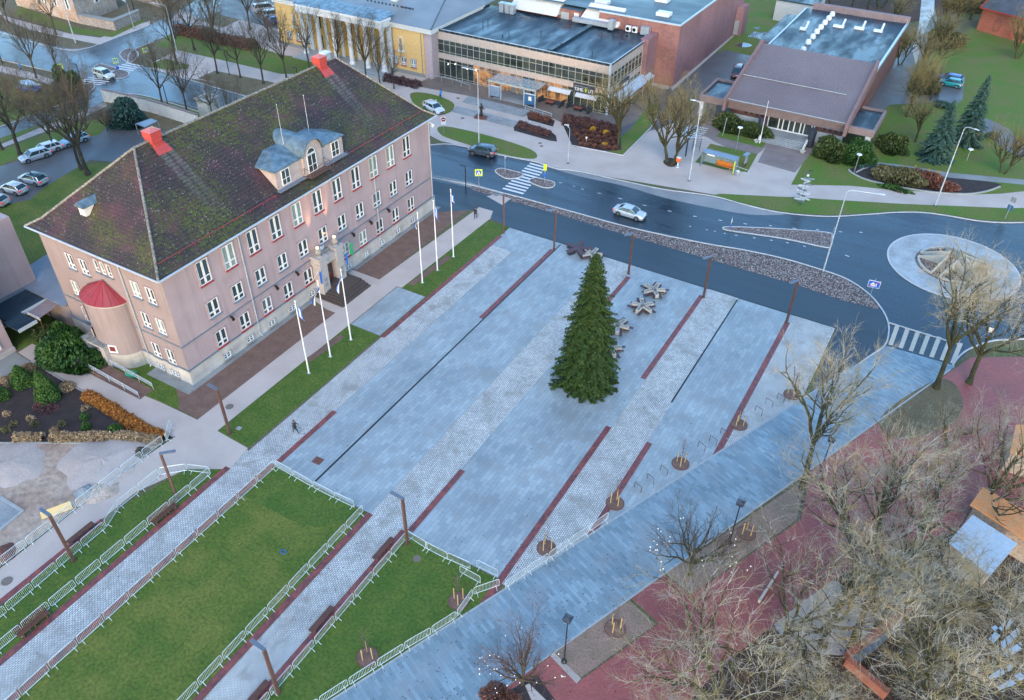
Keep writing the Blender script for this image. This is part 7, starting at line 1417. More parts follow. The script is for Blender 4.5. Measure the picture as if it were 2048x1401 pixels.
car('suv', 'paint_dark', G(965, 309, .014), heading((985, 315), (943, 307)), 'dark grey SUV driving away on the main road near the zebra', True, True, clad='tyre')
car('suv', 'paint_cream', G(210, 156, .014), heading((190, 150), (232, 164)), 'cream white SUV with headlights on crossing the upper left zebra', True)
yd = R(178)
car('hatch', 'paint_white', G(30, 384, .03), heading((52, 388), (6, 376)), 'white hatchback parked at the lawn edge, larger of the front pair')
car('wagon', 'paint_silver', G(68, 365, .03), heading((88, 368), (48, 358)), 'silver estate with dark roof parked beside the white hatchback', roofm='car_glass')
car('hatch', 'paint_white', G(-8, 408, .03), heading((14, 412), (-30, 404)), 'white car cut by the left edge of the photo')
car('wagon', 'paint_silver', G(72, 318, .03), heading((100, 310), (48, 326)), 'silver estate parked behind bare branches, nearer the lawn'); car('wagon', 'paint_white', G(95, 305, .03), heading((110, 300), (70, 312)), 'white car parked behind bare branches, farther of the pair')
car('wagon', 'paint_pale_blue', G(150, 287, .03), heading((176, 278), (124, 296)), 'pale blue estate parked alone under the bare tree behind the school')
car('wagon', 'paint_white', G(868, 222, .03), heading((845, 212), (884, 232)), 'white car half hidden behind the far corner of the school roof')
car('mpv', 'paint_maroon', G(1473, 152, .03), heading((1478, 130), (1468, 165)), 'dark red van parked behind the brown-roofed office')
car('wagon', 'paint_blue', G(1897, 163, .03), R(178), 'bright blue car in the park car park, farther of the two'); car('hatch', 'paint_teal', G(1900, 172, .03), R(176), 'teal car in the park car park, nearer of the two')
car('van', 'paint_white', G(530, 24, .03), R(60), 'white van parked left of the yellow hall, farther of two'); car('mpv', 'paint_silver', G(545, 36, .03), R(60), 'silver people carrier parked left of the yellow hall, between van and blue car'); car('hatch', 'paint_blue', G(556, 46, .03), R(60), 'dark blue car parked closest to the yellow hall')
car('hatch', 'paint_blue', G(62, 183, .03), R(20), 'blue car under the pale carport, far left')
t = thing('carport', 'low shelter with pale flat roof among shrubs, far left', 'shelter', G(58, 178)); a = [G(*p, 2.2)[:2] for p in ((34, 163), (57, 160), (82, 170), (54, 172))]; MB().prism(a, 2.1, 2.25).build('roof', 'pale_blue_sheet', t)
for p in a: MB().tube((p[0], p[1], 0), (p[0], p[1], 2.1), .06, None, 6).build('post', 'corten', t)
t = thing('bin_shelter', 'small flat pale roof beside the dark green bush behind the school', 'shelter', G(295, 262)); a = [G(*p, 2.2)[:2] for p in ((271, 248), (302, 238), (316, 243), (290, 255))]; MB().prism(a, 2.1, 2.25).build('roof', 'zinc', t)
for p in a: MB().tube((p[0], p[1], 0), (p[0], p[1], 2.1), .08, None, 6).build('post', 'alu_dark', t)
# a few low stair/post items
simple('bollard_bin', (1964, 700), 'thin black sign post with white and blue plates beside the leaning trees', 'sign post', [('pole', 'black_metal', MB().tube((0, 0, 0), (0, 0, 3.2), .05, None, 6)), ('plate', 'sign_white', MB().box(-.3, .3, -.06, -.02, 2.5, 3.1)), ('disc', 'sign_blue', MB().box(-.2, .2, -.06, -.02, 1.9, 2.3)), ('foot', 'concrete_pale', MB().lathe((0, 0, 0), [(.3, 0), (.28, .12), (.001, .13)], 10))])
# ================================================================== VEGETATION
def np_mesh(name, V, F, mat, parent=None, smooth=False):
    me = bpy.data.meshes.new(name); V = np.asarray(V, np.float32).reshape(-1, 3); F = np.asarray(F, np.int32); k = F.shape[1]
    me.vertices.add(len(V)); me.vertices.foreach_set('co', V.ravel()); me.loops.add(F.size); me.loops.foreach_set('vertex_index', F.ravel())
    me.polygons.add(len(F)); me.polygons.foreach_set('loop_start', np.arange(0, F.size, k, dtype=np.int32)); me.polygons.foreach_set('loop_total', np.full(len(F), k, np.int32))
    if smooth: me.polygons.foreach_set('use_smooth', np.ones(len(F), bool))
    me.materials.append(M[mat]); me.update(calc_edges=True); me.validate()
    o = bpy.data.objects.new(name, me); col.objects.link(o)
    if parent is not None: o.parent = parent
    return o
def seg_mesh(name, S, k, mat, parent):
    S = np.array(S, float); a, b, ra, rb = S[:, 0:3], S[:, 3:6], S[:, 6], S[:, 7]
    d = b-a; L = np.linalg.norm(d, axis=1)+1e-9; d = d/L[:, None]; ref = np.where(np.abs(d[:, 2:3]) < .9, np.array([[0, 0, 1.]]), np.array([[1., 0, 0]]))
    u = np.cross(d, ref); u /= np.linalg.norm(u, axis=1)[:, None]; w = np.cross(d, u)
    t = np.arange(k)*2*np.pi/k; ct, st = np.cos(t)[None, :, None], np.sin(t)[None, :, None]
    ring = u[:, None, :]*ct+w[:, None, :]*st
    A = a[:, None, :]+ring*ra[:, None, None]; B_ = b[:, None, :]+ring*rb[:, None, None]
    V = np.concatenate([A, B_], 1).reshape(-1, 3); n = len(S); base = (np.arange(n)*2*k)[:, None]; j = np.arange(k)[None, :]
    F = np.stack([base+j, base+k+j, base+k+(j+1) % k, base+(j+1) % k], 2).reshape(-1, 4)
    return np_mesh(name, V, F, mat, parent, k > 4)
def bare_tree(seed, H=10., r0=.22, fork=.28, nmain=5, spread=.75, kids=(4, 3, 3, 3), twig=3, wig=.22, up=.06, stems=1, tw=.011, droop=0.0, lean=.05, name='bare_tree', bark='bark_dark', tmat='twig_dark', lab='bare tree', ratio=.66, tap=.46, cr=.62, thr=.045):
    rg = random.Random(seed); thick = []; thin = []
    def rot(d, ang, az):
        d = d.normalized(); u = d.orthogonal().normalized(); w = d.cross(u); return (d*math.cos(ang)+(u*math.cos(az)+w*math.sin(az))*math.sin(ang)).normalized()
    def br(p, d, L, r, lev):
        n = 4 if lev < 2 else (3 if lev < 4 else 2); q = p.copy(); pts = [q.copy()]; rr = [r]; rend = r*tap
        for i in range(n):
            d = (d+Vector((rg.gauss(0, wig), rg.gauss(0, wig), rg.gauss(0, wig)*.7+up-droop*lev*.03))).normalized(); q = q+d*(L/n); pts.append(q.copy()); rr.append(r+(rend-r)*(i+1)/n)
        for i in range(n): (thick if rr[i] > thr else thin).append((*pts[i], *pts[i+1], max(rr[i], tw), max(rr[i+1], tw*.8)))
        if lev < len(kids):
            k = kids[lev]+rg.choice((-1, 0, 0, 1)); ph = rg.random()*6.28
            for j in range(max(2, k)):
                u = .25+.75*(j+rg.random()*.8)/k; u = min(u, .98); i = min(n-1, int(u*n)); f = u*n-i; P = pts[i].lerp(pts[i+1], f); D = (pts[i+1]-pts[i]).normalized()
                br(P, rot(D, rg.uniform(.4, .95)*(1 if lev else .8), ph+j*2.4), L*rg.uniform(.5, ratio+.12), (rr[i]*cr), lev+1)
            br(pts[-1], D, L*.6, rend, lev+1) if lev < len(kids)-1 else None
        else:
            for j in range(twig):
                i = rg.randrange(n); D = (pts[i+1]-pts[i]).normalized(); P = pts[i].lerp(pts[i+1], rg.random()); e = rot(D, rg.uniform(.4, 1.0), rg.random()*6.28); l = L*rg.uniform(.45, .9)
                m_ = P+e*l*.5; e2 = rot(e, rg.uniform(.1, .5), rg.random()*6.28); thin.append((*P, *m_, tw, tw*.8)); thin.append((*m_, *(m_+e2*l*.5), tw*.8, tw*.5))
    t = thing(name, lab, 'tree')
    for s in range(stems):
        a = s*2*math.pi/stems+rg.random(); b0 = Vector((math.cos(a)*.35*(stems > 1), math.sin(a)*.35*(stems > 1), -.05)); ld = Vector((rg.gauss(0, lean)+(math.cos(a)*.32 if stems > 1 else 0), rg.gauss(0, lean)+(math.sin(a)*.32 if stems > 1 else 0), 1)).normalized()
        th = H*fork; q = b0; n = 5
        for i in range(n):
            q2 = q+ld*(th/n)+Vector((rg.gauss(0, .02), rg.gauss(0, .02), 0))*H*.12; fl = 1.5 if i == 0 else 1.0
            thick.append((*q, *q2, r0*(1-.05*i)*fl, r0*(1-.05*(i+1)))); q = q2
        ph = rg.random()*6.28
        for j in range(nmain):
            ang = rg.uniform(.3, 1.0)*spread if j else .08; br(q-ld*(th*.12*rg.random()*(j > 0)), rot(ld, ang, ph+j*2*math.pi/max(1, nmain-1)), (H-th)*rg.uniform(.42, .58), r0*rg.uniform(.5, .7), 0)
    seg_mesh('trunk', thick, 6, bark, t); seg_mesh('crown', thin, 3, tmat, t)
    t['nseg'] = len(thin); return t
def leaves(P, size, seed, elong=1.6, flat=0.0, nrm=None):
    """one diamond-shaped leaf face per point"""
    rs = np.random.RandomState(seed); n = len(P); a = rs.randn(n, 3); a[:, 2] *= (1-flat); a /= np.linalg.norm(a, axis=1)[:, None]; b = rs.randn(n, 3); b -= a*(a*b).sum(1)[:, None]; b /= np.linalg.norm(b, axis=1)[:, None]
    s = size*(.6+.8*rs.rand(n))[:, None]; V = np.stack([P-a*s*elong*.5, P+b*s*.5, P+a*s*elong*.5, P-b*s*.5], 1).reshape(-1, 3); F = np.arange(4*n).reshape(-1, 4); return V, F
def spruce(H, Rb, seed, mat, lab, name='spruce_tree', step=.3, nb=9, bark='bark_dark', sw=.085, pw=.85, dens=1.0, cat='tree'):
    rs = random.Random(seed); t = thing(name, lab, cat); V = []; seg = [(0, 0, -.05, 0, 0, H*.5, H*.018, H*.011), (0, 0, H*.5, 0, 0, H, H*.011, .02)]; z = .15
    while z < H-.15:
        fr = 1-z/H; Rz = Rb*fr**pw*(1+.05*math.sin(z*2.3)+rs.gauss(0, .06))*min(1, .84+z*.11)+.06; k = max(4, int(nb*(.55+.6*fr)))
        ph = rs.random()*6.28
        for i in range(k):
            a = ph+i*6.283/k+rs.gauss(0, .15); L = Rz*rs.uniform(.70, 1.06)*(1+.07*math.sin(a*2+z*.7)); ca, sa = math.cos(a), math.sin(a); pts = []; m = max(4, int(L/.19*dens)); z0 = z+rs.gauss(0, .08)
            lift = .28*fr*-1+.30
            for j in range(m+1):
                u = j/m; pts.append((ca*L*u, sa*L*u, max(.04, z0+L*(lift*u-(.42+.12*fr)*u*u+.13*u**4))))
            seg.append((*pts[0], *pts[m//2], .03*L/2+.01, .02)); seg.append((*pts[m//2], *pts[m], .02, .006))
            for j in range(1, m+1):
                u = j/m; p = pts[j]; sl_ = (L*.24*(1.12-u)+.16)
                for s in (-1, 1, 0) if j % 2 else (-1, 1):
                    an = a+s*rs.uniform(.7, 1.15); l = sl_*rs.uniform(.7, 1.3)*(1 if s else .7); dz = -l*rs.uniform(.15, .75); e = (p[0]+math.cos(an)*l, p[1]+math.sin(an)*l, max(.02, p[2]+dz))
                    w = sw*rs.uniform(.8, 1.5)*(.6+.4*fr+.2); px_, py_ = -math.sin(an)*w, math.cos(an)*w; tz = rs.uniform(-.6, .6)*w
                    mx = (p[0]*.45+e[0]*.55, p[1]*.45+e[1]*.55, p[2]*.45+e[2]*.55+.04)
                    V += [p, (mx[0]+px_, mx[1]+py_, mx[2]+tz), e, (mx[0]-px_, mx[1]-py_, mx[2]-tz)]
                    V += [p, (mx[0]+px_*.2, mx[1]+py_*.2, mx[2]+w*.8), e, (mx[0]-px_*.2, mx[1]-py_*.2, mx[2]-w*1.1)]
        z += step*(.55+.6*fr)
    for j in range(26): a = rs.random()*6.28; l = rs.uniform(.1, .3); z = H-rs.random()*.9; V += [(0, 0, z), (math.cos(a)*l*.5+.04, math.sin(a)*l*.5, z+.16), (math.cos(a)*l, math.sin(a)*l, z+.2), (math.cos(a)*l*.5-.04, math.sin(a)*l*.5, z+.04)]
    seg_mesh('trunk', seg, 5, bark, t); np_mesh('crown', np.array(V), np.arange(len(V)).reshape(-1, 4), mat, t); return t
def bush(loc, rx, ry, h, mat, lab, n=2600, size=.16, seed=1, shape='round', name='shrub', cat='shrub', grp=None, lump=.18, twigs=None):
    rs = np.random.RandomState(seed); d = rs.randn(n, 3); d /= np.linalg.norm(d, axis=1)[:, None]; d[:, 2] = np.abs(d[:, 2]); q = rs.randn(9, 3); q /= np.linalg.norm(q, axis=1)[:, None]; q[:, 2] = np.abs(q[:, 2])
    lumpf = 1-lump+2*lump*np.max(np.clip(d@q.T, 0, 1)**6, axis=1)
    r = lumpf*(1-.38*rs.rand(n)**2)
    if shape == 'cone': hz = rs.rand(n)**1.3; an = rs.rand(n)*2*np.pi; rr = (1-hz)**.75*(.75+.25*rs.rand(n))*(1+.08*np.sin(5*an)); rr = np.maximum(rr*(.55+.45*np.minimum(1, hz*6+.5)), .02); P = np.stack([rr*np.cos(an)*rx, rr*np.sin(an)*ry, hz*h], 1)
    else: P = np.stack([d[:, 0]*r*rx, d[:, 1]*r*ry, (d[:, 2]*r)*h*.97+.03], 1)
    V, F = leaves(P, size, seed, 1.7); t = thing(name, lab, cat, loc, 0, grp); np_mesh('foliage', V, F, mat, t)
    rg = random.Random(seed); seg = []
    for i in range(14): a = rg.random()*6.28; seg.append((0, 0, 0, math.cos(a)*rx*.5, math.sin(a)*ry*.5, h*.6, .03, .012))
    if twigs:
        for i in range(twigs): a = rg.random()*6.28; l = rg.uniform(.4, 1.05); x, y, z = math.cos(a)*rx*l, math.sin(a)*ry*l, h*rg.uniform(.7, 1.15)*(1-.4*l*l); seg.append((x*.3, y*.3, 0, x, y, z, .012, .006))
    seg_mesh('stems', seg, 3, 'bark_dark' if not twigs else 'twig_purple', t); return t
# --- the big spruce in the square
sp = spruce(16.2, 3.75, 11, 'spruce_needles', 'tall dense green spruce standing on the square slabs', step=.23, nb=12, sw=.052, pw=.66, dens=1.5); g0 = G(1171, 766); sp.location = (g0[0], g0[1], .03)
b1 = spruce(9.6, 3.2, 5, 'blue_needles', 'blue-green spruce nearest the oval flower bed', step=.34, nb=9, sw=.13, dens=.8, name='blue_spruce'); b1.location = G(1868, 318)
b2 = spruce(11.4, 3.1, 8, 'blue_needles', 'taller blue-green spruce behind its lower neighbour, right edge lawn', step=.36, nb=9, sw=.13, dens=.8, name='blue_spruce'); b2.location = G(1928, 288)
# --- leafless trees
BK = dict(tw=.0058, tap=.46, cr=.60, thr=.021, bark='bark_lichen', tmat='twig_lichen')
big = [bare_tree(21, 10, .22, .22, 5, .95, (4, 4, 3), 6, .20, .07, **BK), bare_tree(22, 10, .19, .14, 4, .9, (4, 3, 3), 7, .23, .07, stems=2, **BK), bare_tree(23, 10, .21, .34, 5, .8, (4, 4, 3), 6, .19, .09, **BK)]
st = [bare_tree(31, 10, .19, .30, 6, .8, (4, 3, 3), 4, .15, .10, tw=.0095), bare_tree(32, 10, .18, .34, 5, .9, (4, 3, 3), 4, .17, .08, tw=.0095), bare_tree(33, 10, .2, .26, 5, .7, (4, 4, 2), 4, .14, .12, tw=.0095)]
yl = [bare_tree(41, 10, .22, .22, 6, .72, (4, 3, 3), 3, .22, .10, tw=.0075, tap=.48, cr=.62, thr=.02, bark='bark_lichen', tmat='twig_yellow'), bare_tree(42, 10, .2, .18, 6, .65, (4, 3, 3), 3, .19, .11, tw=.0075, tap=.48, cr=.62, thr=.02, bark='bark_lichen', tmat='twig_yellow', stems=2)]
pu = [bare_tree(51, 10, .28, .12, 9, .95, (4, 3, 2), 3, .13, .09, tw=.013, bark='bark_dark', tmat='twig_purple'), bare_tree(52, 10, .26, .2, 7, 1.0, (4, 3, 2), 3, .2, .05, tw=.013, bark='bark_lichen', tmat='twig_dark')]
rt = bare_tree(61, 10, .2, .15, 8, .8, (4, 3, 3), 3, .16, .08, tw=.012, tmat='twig_reddish')
rq = random.Random(12)
def T_(proto, px, py, H, lab, grp=None, sx=1.0, rz=None): s = H/10.; return place(proto, G(px, py), rz if rz is not None else rq.random()*6.28, lab, grp, (s*sx, s*sx, s))
GB = 'large bare lichen-covered trees on the right'
for v, px, py, H, sx, lab in ((2, 1605, 978, 18, .72, 'tall bare tree at the edge of the diagonal walk by the park lamp'), (2, 1872, 776, 18.5, .8, 'front bare tree of the leaning pair on the oval island'), (0, 1938, 766, 17.5, .8, 'rear bare tree of the leaning pair on the oval island'),
                              (1, 1722, 1166, 16, .95, 'wide multi-stemmed bare tree over the pale park path'), (0, 1645, 1290, 14, .95, 'mossy bare tree left of the ruined brick wall corner'), (2, 1700, 1300, 14, .95, 'mossy leaning bare tree at the ruined brick wall corner'),
                              (1, 1450, 1440, 12.5, 1.1, 'pale-twigged bare tree filling the bottom edge beside the red path'), (0, 1890, 1270, 14, 1.05, 'bare tree in front of the blue-roofed shed'), (2, 1830, 1460, 14, 1.2, 'bare tree overhanging the bottom right wall'),
                              (0, 2030, 1440, 14, 1.1, 'bare tree at the lower right corner'), (0, 1820, 1110, 14, .85, 'bare tree rising beside the red path opposite the pale park path'),
                              (1, 1960, 1010, 12, .9, 'bare tree between the red path and the long orange roof'), (0, 1560, 1290, 12, 1.0, 'bare tree beside the pale stone curb on the red path')):
    T_(big[v], px, py, H, lab, GB, sx)
T_(big[0], 1885, 905, 5.5, 'low pale brushy tree on the lower tip of the oval island', None, 1.25)
GS_ = 'bare street trees along the boulevard'
for v, px, py, H, lab in ((0, 17, 47, 10, 'small bare tree on the upper left corner pavement'), (1, 113, 70, 11, 'slim bare tree in front of the peeling house side'), (0, 73, 156, 11, 'dark bare tree on the left verge by the rider in blue'), (2, 120, 153, 9.5, 'dark bare tree just left of the large yellow crossing sign'), (1, 5, 128, 10, 'bare tree cut by the left edge above the road'),
                           (2, 354, 130, 13, 'tall bare tree beside the tall lamp on the small lawn oval'), (0, 350, 78, 12, 'bare tree behind the tall lamp at the side street corner'), (1, 389, 101, 13, 'thick bare tree left of the largest on the long lawn'), (2, 436, 100, 15, 'largest bare tree on the long boulevard lawn'), (0, 435, 148, 11, 'bare tree at the left tip of the brown verge'), (1, 481, 156, 10, 'bare tree in the middle of the brown verge'), (0, 527, 168, 11, 'bare tree on the brown verge nearest the yellow hall'),
                           (2, 325, 210, 11, 'bare tree on the lawn behind the courtyard wall, left of two'), (0, 374, 224, 10.5, 'bare tree on the lawn behind the courtyard wall, right of two'), (1, 428, 246, 9, 'bare tree showing above the ridge beside the concrete shaft'), (2, 470, 268, 8.5, 'small bare tree showing above the ridge right of the concrete shaft'), (0, 500, 60, 12, 'bare tree near the parked vans by the yellow hall'), (1, 420, 40, 11, 'bare tree at the upper car park corner'), (2, 540, 84, 10, 'bare tree at the left corner of the yellow hall'), (1, 268, 20, 10, 'bare tree behind the garden wall of the old house'),
                           (0, 573, 156, 11, 'bare tree in front of the left yellow wall'), (1, 619, 140, 12, 'bare tree before the leftmost white columns'), (2, 678, 138, 9.5, 'small bare tree before the middle columns'), (0, 732, 160, 11, 'bare tree before the rightmost white column'), (1, 788, 178, 8, 'slim bare tree before the right yellow wall'), (2, 760, 170, 8, 'thin bare tree between the last column and the right yellow wall')):
    T_(st[v], px, py, H*1.12, lab, GS_, .78)
T_(st[2], 41, 311, 17, 'large dark bare tree on the lawn by the parked cars, left', None, .9); T_(st[0], 176, 350, 16.5, 'large bare tree behind the hip of the school roof', None, 1.1); T_(st[1], 163, 340, 15, 'twin bare tree beside the one behind the school hip', None, .9); T_(st[1], 5, 300, 14, 'dark bare tree cut by the left edge near the parked cars', None, .9); T_(st[0], 110, 300, 9, 'small bare tree between the parked cars', None)
T_(rt, 172, 228, 5.6, 'reddish twiggy tree left of the yard entrance', None, 1.3); T_(rt, 215, 262, 4.6, 'brownish twiggy tree in front of the dark green bush', None, 1.1); T_(rt, 118, 206, 4.6, 'reddish twiggy tree by the blue car', None, 1.4); T_(rt, 20, 212, 6.5, 'olive brown twiggy tree at the left edge', None, 1.3); T_(yl[1], 60, 240, 5.5, 'olive twiggy tree beside the narrow side road, left', None, 1.2)
T_(yl[0], 1236, 292, 13.5, 'yellow-lichened bare tree at the corner of the shrub bed'); T_(yl[1], 1340, 326, 14.5, 'bare tree in the round soil pit beside the cycle canopy', None, .95)
for px, py, H, lab, sx in ((1813, 232, 12, 'bare tree on the strip beside the brown-roofed office', .8), (1830, 284, 9, 'slim bare tree on the lawn behind the oval flower bed', .9), (2005, 347, 8.5, 'small bare tree on the lawn at the right edge', .9), (1845, 150, 9, 'bushy bare tree beside the puddled track, nearest the blue cars', 1.2), (1800, 130, 8, 'bushy bare tree left of the puddled track', 1.0), (1880, 110, 10, 'pale leaning bare tree right of the puddled track', 1.1), (1900, 60, 12, 'tall bushy tree right of the track, top edge', 1.2), (1940, 40, 11, 'greenish tree beside the red brick house', 1.1), (1780, 60, 9, 'bare tree behind the office parapet', 1.0), (1860, 200, 7, 'low bare tree by the blue cars', 1.1), (2035, 118, 10, 'dark bare tree before the red brick house', 1.0), (1760, 15, 12, 'bare tree at the top edge left of the track', 1.1), (1920, 12, 13, 'tree at the top edge right of the track', 1.2)):
    T_(yl[rq.randrange(2)], px, py, H, lab, 'bare trees in the park', sx)
for px, py, lab in ((1655, 22, 'dark-trunked bare tree behind the cream shed'), (1700, 28, 'bare tree behind the flat-roofed office'), (1735, 20, 'bare tree at the top edge behind the office'), (1620, -20, 'bare tree beyond the cream shed roof'), (1545, -10, 'bare tree in the brown undergrowth left of the cream shed'), (1510, -15, 'bare tree at the top edge above the yard lawn')): T_(st[rq.randrange(3)], px, py, 12, lab, 'bare trees at the wood edge')
# globe trees hung with light balls
def light_tree(proto, px, py, H, sx, lab, n, seed):
    o = T_(proto, px, py, H, lab, 'bare trees hung with white light balls', sx, seed); rg = random.Random(seed)
    cr = [c for c in o.children if c.name.startswith('crown')][0]; allv = [tuple(v.co) for v in cr.data.vertices][::3]
    tips = [c for c in allv if math.hypot(c[0], c[1]) > 3.0 and c[2] < 7.5] or allv
    for i in range(n):
        c = rg.choice(tips); x, y, z = c
        b = MB().ball((x, y, z), .075, 8, 1.0).build('light_ball', 'bulb', o, world=False, smooth=True)
    return o
light_tree(pu[1], 1380, 1150, 8.6, .82, 'globe-shaped bare tree with white light balls at the edge of the diagonal walk', 30, 3); light_tree(pu[0], 1044, 1370, 7.2, .72, 'purplish globe-shaped bare tree with white light balls, bottom edge', 30, 9)
# --- evergreen shrubs
gp = lambda px, py: G(px, py)
bush(gp(150, 722), 3.6, 2.6, 3.0, 'juniper_needles', 'large bright green juniper mass by the side porch', 7000, .24, 3, lump=.3, cat='bush'); bush(gp(128, 690), 2.6, 1.7, 2.2, 'juniper_needles', 'juniper behind the largest one, against the school wall', 3500, .22, 4, lump=.3, cat='bush'); bush(gp(112, 700), 1.7, 1.0, 1.4, 'blue_needles', 'low bluish juniper by the side path', 1800, .2, 5, cat='bush'); bush(gp(100, 675), 1.8, 1.5, 1.3, 'yew_needles', 'dark low shrub at the end of the side path', 1600, .2, 6, cat='bush')
bush(gp(48, 768), 1.35, 1.35, 2.5, 'thuja_needles', 'rounded green thuja cone, left of the pair in the planted bed', 5200, .13, 7, 'cone', 'thuja'); bush(gp(99, 798), 1.35, 1.35, 3.9, 'thuja_needles', 'pointed green thuja cone, taller of the pair in the planted bed', 6000, .13, 8, 'cone', 'thuja'); bush(gp(0, 797), .9, .9, 1.2, 'thuja_needles', 'round green thuja cut by the left edge', 2200, .12, 9, name='thuja')
bush(gp(170, 837), .45, .45, .62, 'thuja_needles', 'smallest clipped green ball in the planted bed, upper of two', 1100, .09, 10, lump=.03, name='box_ball'); bush(gp(173, 856), .48, .48, .62, 'thuja_needles', 'small clipped green ball in the planted bed, lower of two', 1100, .09, 11, lump=.03, name='box_ball'); bush(gp(231, 864), .72, .72, .85, 'thuja_needles', 'largest clipped green ball near the dry hedge', 1700, .1, 12, lump=.03, name='box_ball')
bush(gp(57, 738), .8, .8, .6, 'dry_leaves', 'dry pale shrub behind the two thuja cones', 900, .12, 13); bush(gp(18, 765), 1.0, .7, .6, 'dry_leaves', 'dry pale shrub at the left edge of the planted bed', 900, .12, 14); bush(gp(135, 778), .8, .8, .7, 'dry_leaves', 'dry brown shrub right of the pointed thuja', 900, .12, 15, twigs=60); bush(gp(90, 815), 1.6, .9, .5, 'red_twig', 'low reddish twiggy shrub at the foot of the pointed thuja', 800, .08, 16, twigs=160)
for i, (px, py) in enumerate(((15, 830), (28, 850), (62, 838), (70, 850), (110, 862), (125, 850), (172, 818), (12, 862))): bush(gp(px, py), .5, .4, .35, 'lichen_shrub' if i % 2 else 'dry_leaves', '%s small straggly plant from the left in the planted bed' % ordn(i), 260, .1, 40+i, name='bed_plant', cat='plant', grp='straggly plants in the bed')
def hedge(name, P, w, h, mat, lab, n, size, seed, cat='hedge'):
    rs = np.random.RandomState(seed); P = np.array(P); L = np.linalg.norm(np.diff(P, axis=0), axis=1); cum = np.concatenate([[0], np.cumsum(L)]); u = rs.rand(n)*cum[-1]; i = np.searchsorted(cum, u)-1; i = np.clip(i, 0, len(L)-1); f = ((u-cum[i])/L[i])[:, None]
    p = P[i]+(P[i+1]-P[i])*f; d = (P[i+1]-P[i])/L[i][:, None]; nn = np.stack([-d[:, 1], d[:, 0]], 1); th = rs.rand(n)*np.pi; rr = (1-.4*rs.rand(n)**2)*(1+.09*np.sin(u*1.9)+.06*np.sin(u*4.7+1)+.12*rs.randn(n))
    p = p+nn*(np.cos(th)*w/2*rr)[:, None]; z = np.sin(th)*h*rr+.03; c = P.mean(0); V, F = leaves(np.stack([p[:, 0]-c[0], p[:, 1]-c[1], z], 1), size, seed); t = thing(name, lab, cat, (c[0], c[1], 0)); np_mesh('foliage', V, F, mat, t); return t
hedge('orange_hedge', PX([(172, 792), (215, 815), (260, 845), (300, 868), (330, 878)]), 1.3, .6, 'hedge_leaves', 'low orange-leaved hedge along the path side of the planted bed', 9000, .13, 3)
hedge('dry_hedge', PX([(30, 879), (88, 878)]), 1.0, .6, 'dry_leaves', 'short dry pale hedge piece at the building site edge', 2200, .13, 4); hedge('dry_hedge', PX([(102, 879), (180, 877), (260, 876), (318, 884)]), 1.1, .65, 'dry_leaves', 'long dry pale hedge along the building site edge', 7000, .13, 5)
hedge('bare_hedge', PX([(1126, 246), (1160, 250), (1236, 268)]), 2.2, 1.3, 'purple_shrub', 'dense purple-brown leafless hedge below the terrace', 9000, .16, 6); hedge('bare_hedge', PX([(1038, 252), (1100, 272)]), 1.4, .8, 'purple_shrub', 'low brown hedge in the narrow bed by the lower steps', 3000, .14, 7); hedge('bare_hedge', PX([(1060, 234), (1100, 246)]), 1.3, .8, 'rust_shrub', 'low brown hedge below the sloping handrail', 2600, .14, 8)
hedge('bare_hedge', PX([(770, 160), (840, 176)]), 1.8, 1.1, 'purple_shrub', 'brown leafless hedge at the foot of the right yellow wall', 3500, .16, 9); hedge('bare_hedge', PX([(356, 66), (400, 74), (450, 86), (510, 98)]), 3.0, 1.6, 'rust_shrub', 'long brown hedge behind the boulevard trees', 6000, .25, 10)
hedge('edging_plants', PX([(1716, 336), (1760, 334), (1800, 340)]), .7, .4, 'blue_needles', 'grey-green edging plants along the oval flower bed', 1200, .12, 11, 'plant')
k = 0
for r_ in range(4):
    for c_ in range(7):
        px = 1152+c_*13+r_*4+rq.uniform(-2, 2); py = 264+r_*9+c_*1.5+rq.uniform(-1, 1)
        if px > 1236: continue
        k += 1; bush(G(px, py), .55, .55, .6, 'rust_shrub', 'low red-brown round shrub, %s of its row, row %s from the hedge' % (ordn(c_), ['one', 'two', 'three', 'four'][r_]), 260, .13, 100+k, grp='red-brown shrubs in the bed')
for i, (px, py) in enumerate(((1186, 262), (1212, 269), (1209, 294))): bush(G(px, py), .62, .62, .65, 'yellow_shrub', ['yellow shrub nearest the purple hedge', 'yellow shrub in the middle of the red shrub bed', 'brightest yellow shrub at the bottom of the red shrub bed'][i], 420, .13, 140+i, grp='yellow shrubs in the bed')
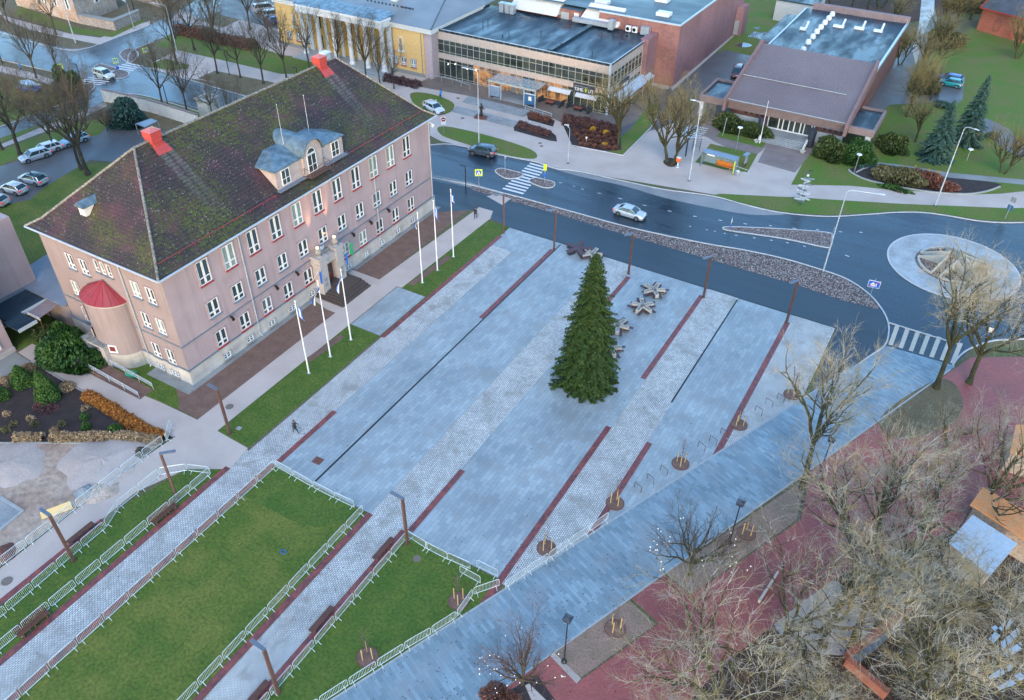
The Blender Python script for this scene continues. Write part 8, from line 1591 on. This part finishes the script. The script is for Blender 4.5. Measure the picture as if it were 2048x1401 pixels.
for px, py, rx, ry, h, mt, lab, n in ((1468, 262, 3.2, 1.6, 2.7, 'yew_needles', 'dark green pine shrub before the office ramp, taller clump', 4200), (1505, 272, 3.0, 1.4, 1.8, 'yew_needles', 'dark green pine shrub before the office ramp, lower clump', 3600), (1660, 314, 2.6, 2.2, 3.0, 'yew_needles', 'olive rounded bush, left of the pair by the office entrance', 5200), (1712, 322, 2.5, 2.2, 3.3, 'juniper_needles', 'green bush, right of the pair by the office entrance', 5200), (1782, 300, 2.4, 2.1, 2.4, 'yew_needles', 'dark rounded bush on the lawn right of the office', 4200),
                                  (1985, 276, 1.1, .9, .8, 'blue_needles', 'small bluish dwarf bush beside the curved asphalt path', 900), (1880, 214, 1.6, 1.2, .9, 'blue_needles', 'low bluish shrub below the blue cars', 900), (262, 250, 3.6, 2.6, 3.8, 'blue_needles', 'large dark blue-green bush behind the courtyard wall', 5200), (140, 186, 2.4, 2.2, 4.5, 'spruce_needles', 'dark conical evergreen beside the slim black lamp', 3600), (1800, 362, 4.2, 1.7, 1.7, 'lichen_shrub', 'straggly olive and yellow shrub mass in the oval flower bed, left part', 3800), (1850, 368, 4.0, 1.5, 1.6, 'rust_shrub', 'straggly brown shrub mass in the oval flower bed, right part', 3200), (1790, 380, 2.2, .7, .6, 'juniper_needles', 'low green plants at the kerb of the oval flower bed', 800)):
    bush(G(px, py), rx, ry, h, mt, lab, n, .26 if n > 2000 else .2, int(px), lump=.28, cat='bush', twigs=120 if mt in ('lichen_shrub', 'rust_shrub') else None)
for i, (px, py) in enumerate(((1800, 348), (1826, 352), (1850, 356), (1868, 360))): bush(G(px, py), .5, .4, 1.5, 'yellow_shrub', '%s tuft of yellow leaves from the left in the oval flower bed' % ordn(i), 90, .14, 300+i, grp='yellow tufts in the oval bed', name='yellow_plant', cat='plant')
for i, (px, py, rx) in enumerate(((1940, 20, 5), (1890, 90, 3.5), (1846, 180, 2.5))): bush(G(px, py), rx, rx, 3, 'lichen_shrub', ['large olive thicket beside the red brick house', 'olive thicket along the puddled track', 'small olive thicket by the blue cars'][i], 3500, .25, 320+i, name='thicket', lump=.35, twigs=200)
bush(G(1000, 1400), 1.5, 1.2, .6, 'rust_shrub', 'low brown ground plants at the foot of the purplish globe tree', 1500, .12, 330, twigs=80)
# brushwood below the big trees
rs = random.Random(77)
for i in range(5):
    px, py = rs.choice(((1560, 1360), (1640, 1380), (1750, 1300), (1850, 1340), (1950, 1240), (1980, 1340), (1700, 1390), (1820, 1160), (1900, 1120), (1600, 1300), (1960, 960), (2000, 1050)))
    px += rs.uniform(-60, 60); py += rs.uniform(-40, 40)
    o = T_(big[1], px, py, rs.uniform(2.5, 4.5), 'low tangled pale brushwood under the large bare trees, lower right', 'tangled brushwood under the trees', 1.5)
    o['category'] = 'brushwood'; o.name = 'brushwood'
mb = MB(); rng = random.Random(14)
for i in range(2600):
    x, y = rng.uniform(-6, 26), rng.uniform(-4, 66)
    px_ = (x, y)
    d = Vector((x, y, 0))-Vector((0, 0, CH)); zc = d.dot(Vector(CFW)); px = 1024+CF*d.dot(Vector(CX))/zc; py = 700.5-CF*d.dot(Vector(CU))/zc
    if px < 1330 or py < 830 or px > 2080 or py > 1430: continue
    if x < -4.4+(y-29.5)*.42 if y > 29.5 else x < -6: continue
    s = rng.uniform(.05, .13); a = rng.random()*6.28; c, e = math.cos(a)*s, math.sin(a)*s; z = .04
    mb.add([(x-c, y-e, z), (x+e*.7, y-c*.7, z+s*.3), (x+c, y+e, z+.01), (x-e*.7, y+c*.7, z+s*.25)], [(0, 1, 2, 3)])
tag(mb.build('leaf_carpet', 'leaf_brown'), 'carpet of dark brown leaves under the bare trees', 'leaves', kind='stuff')
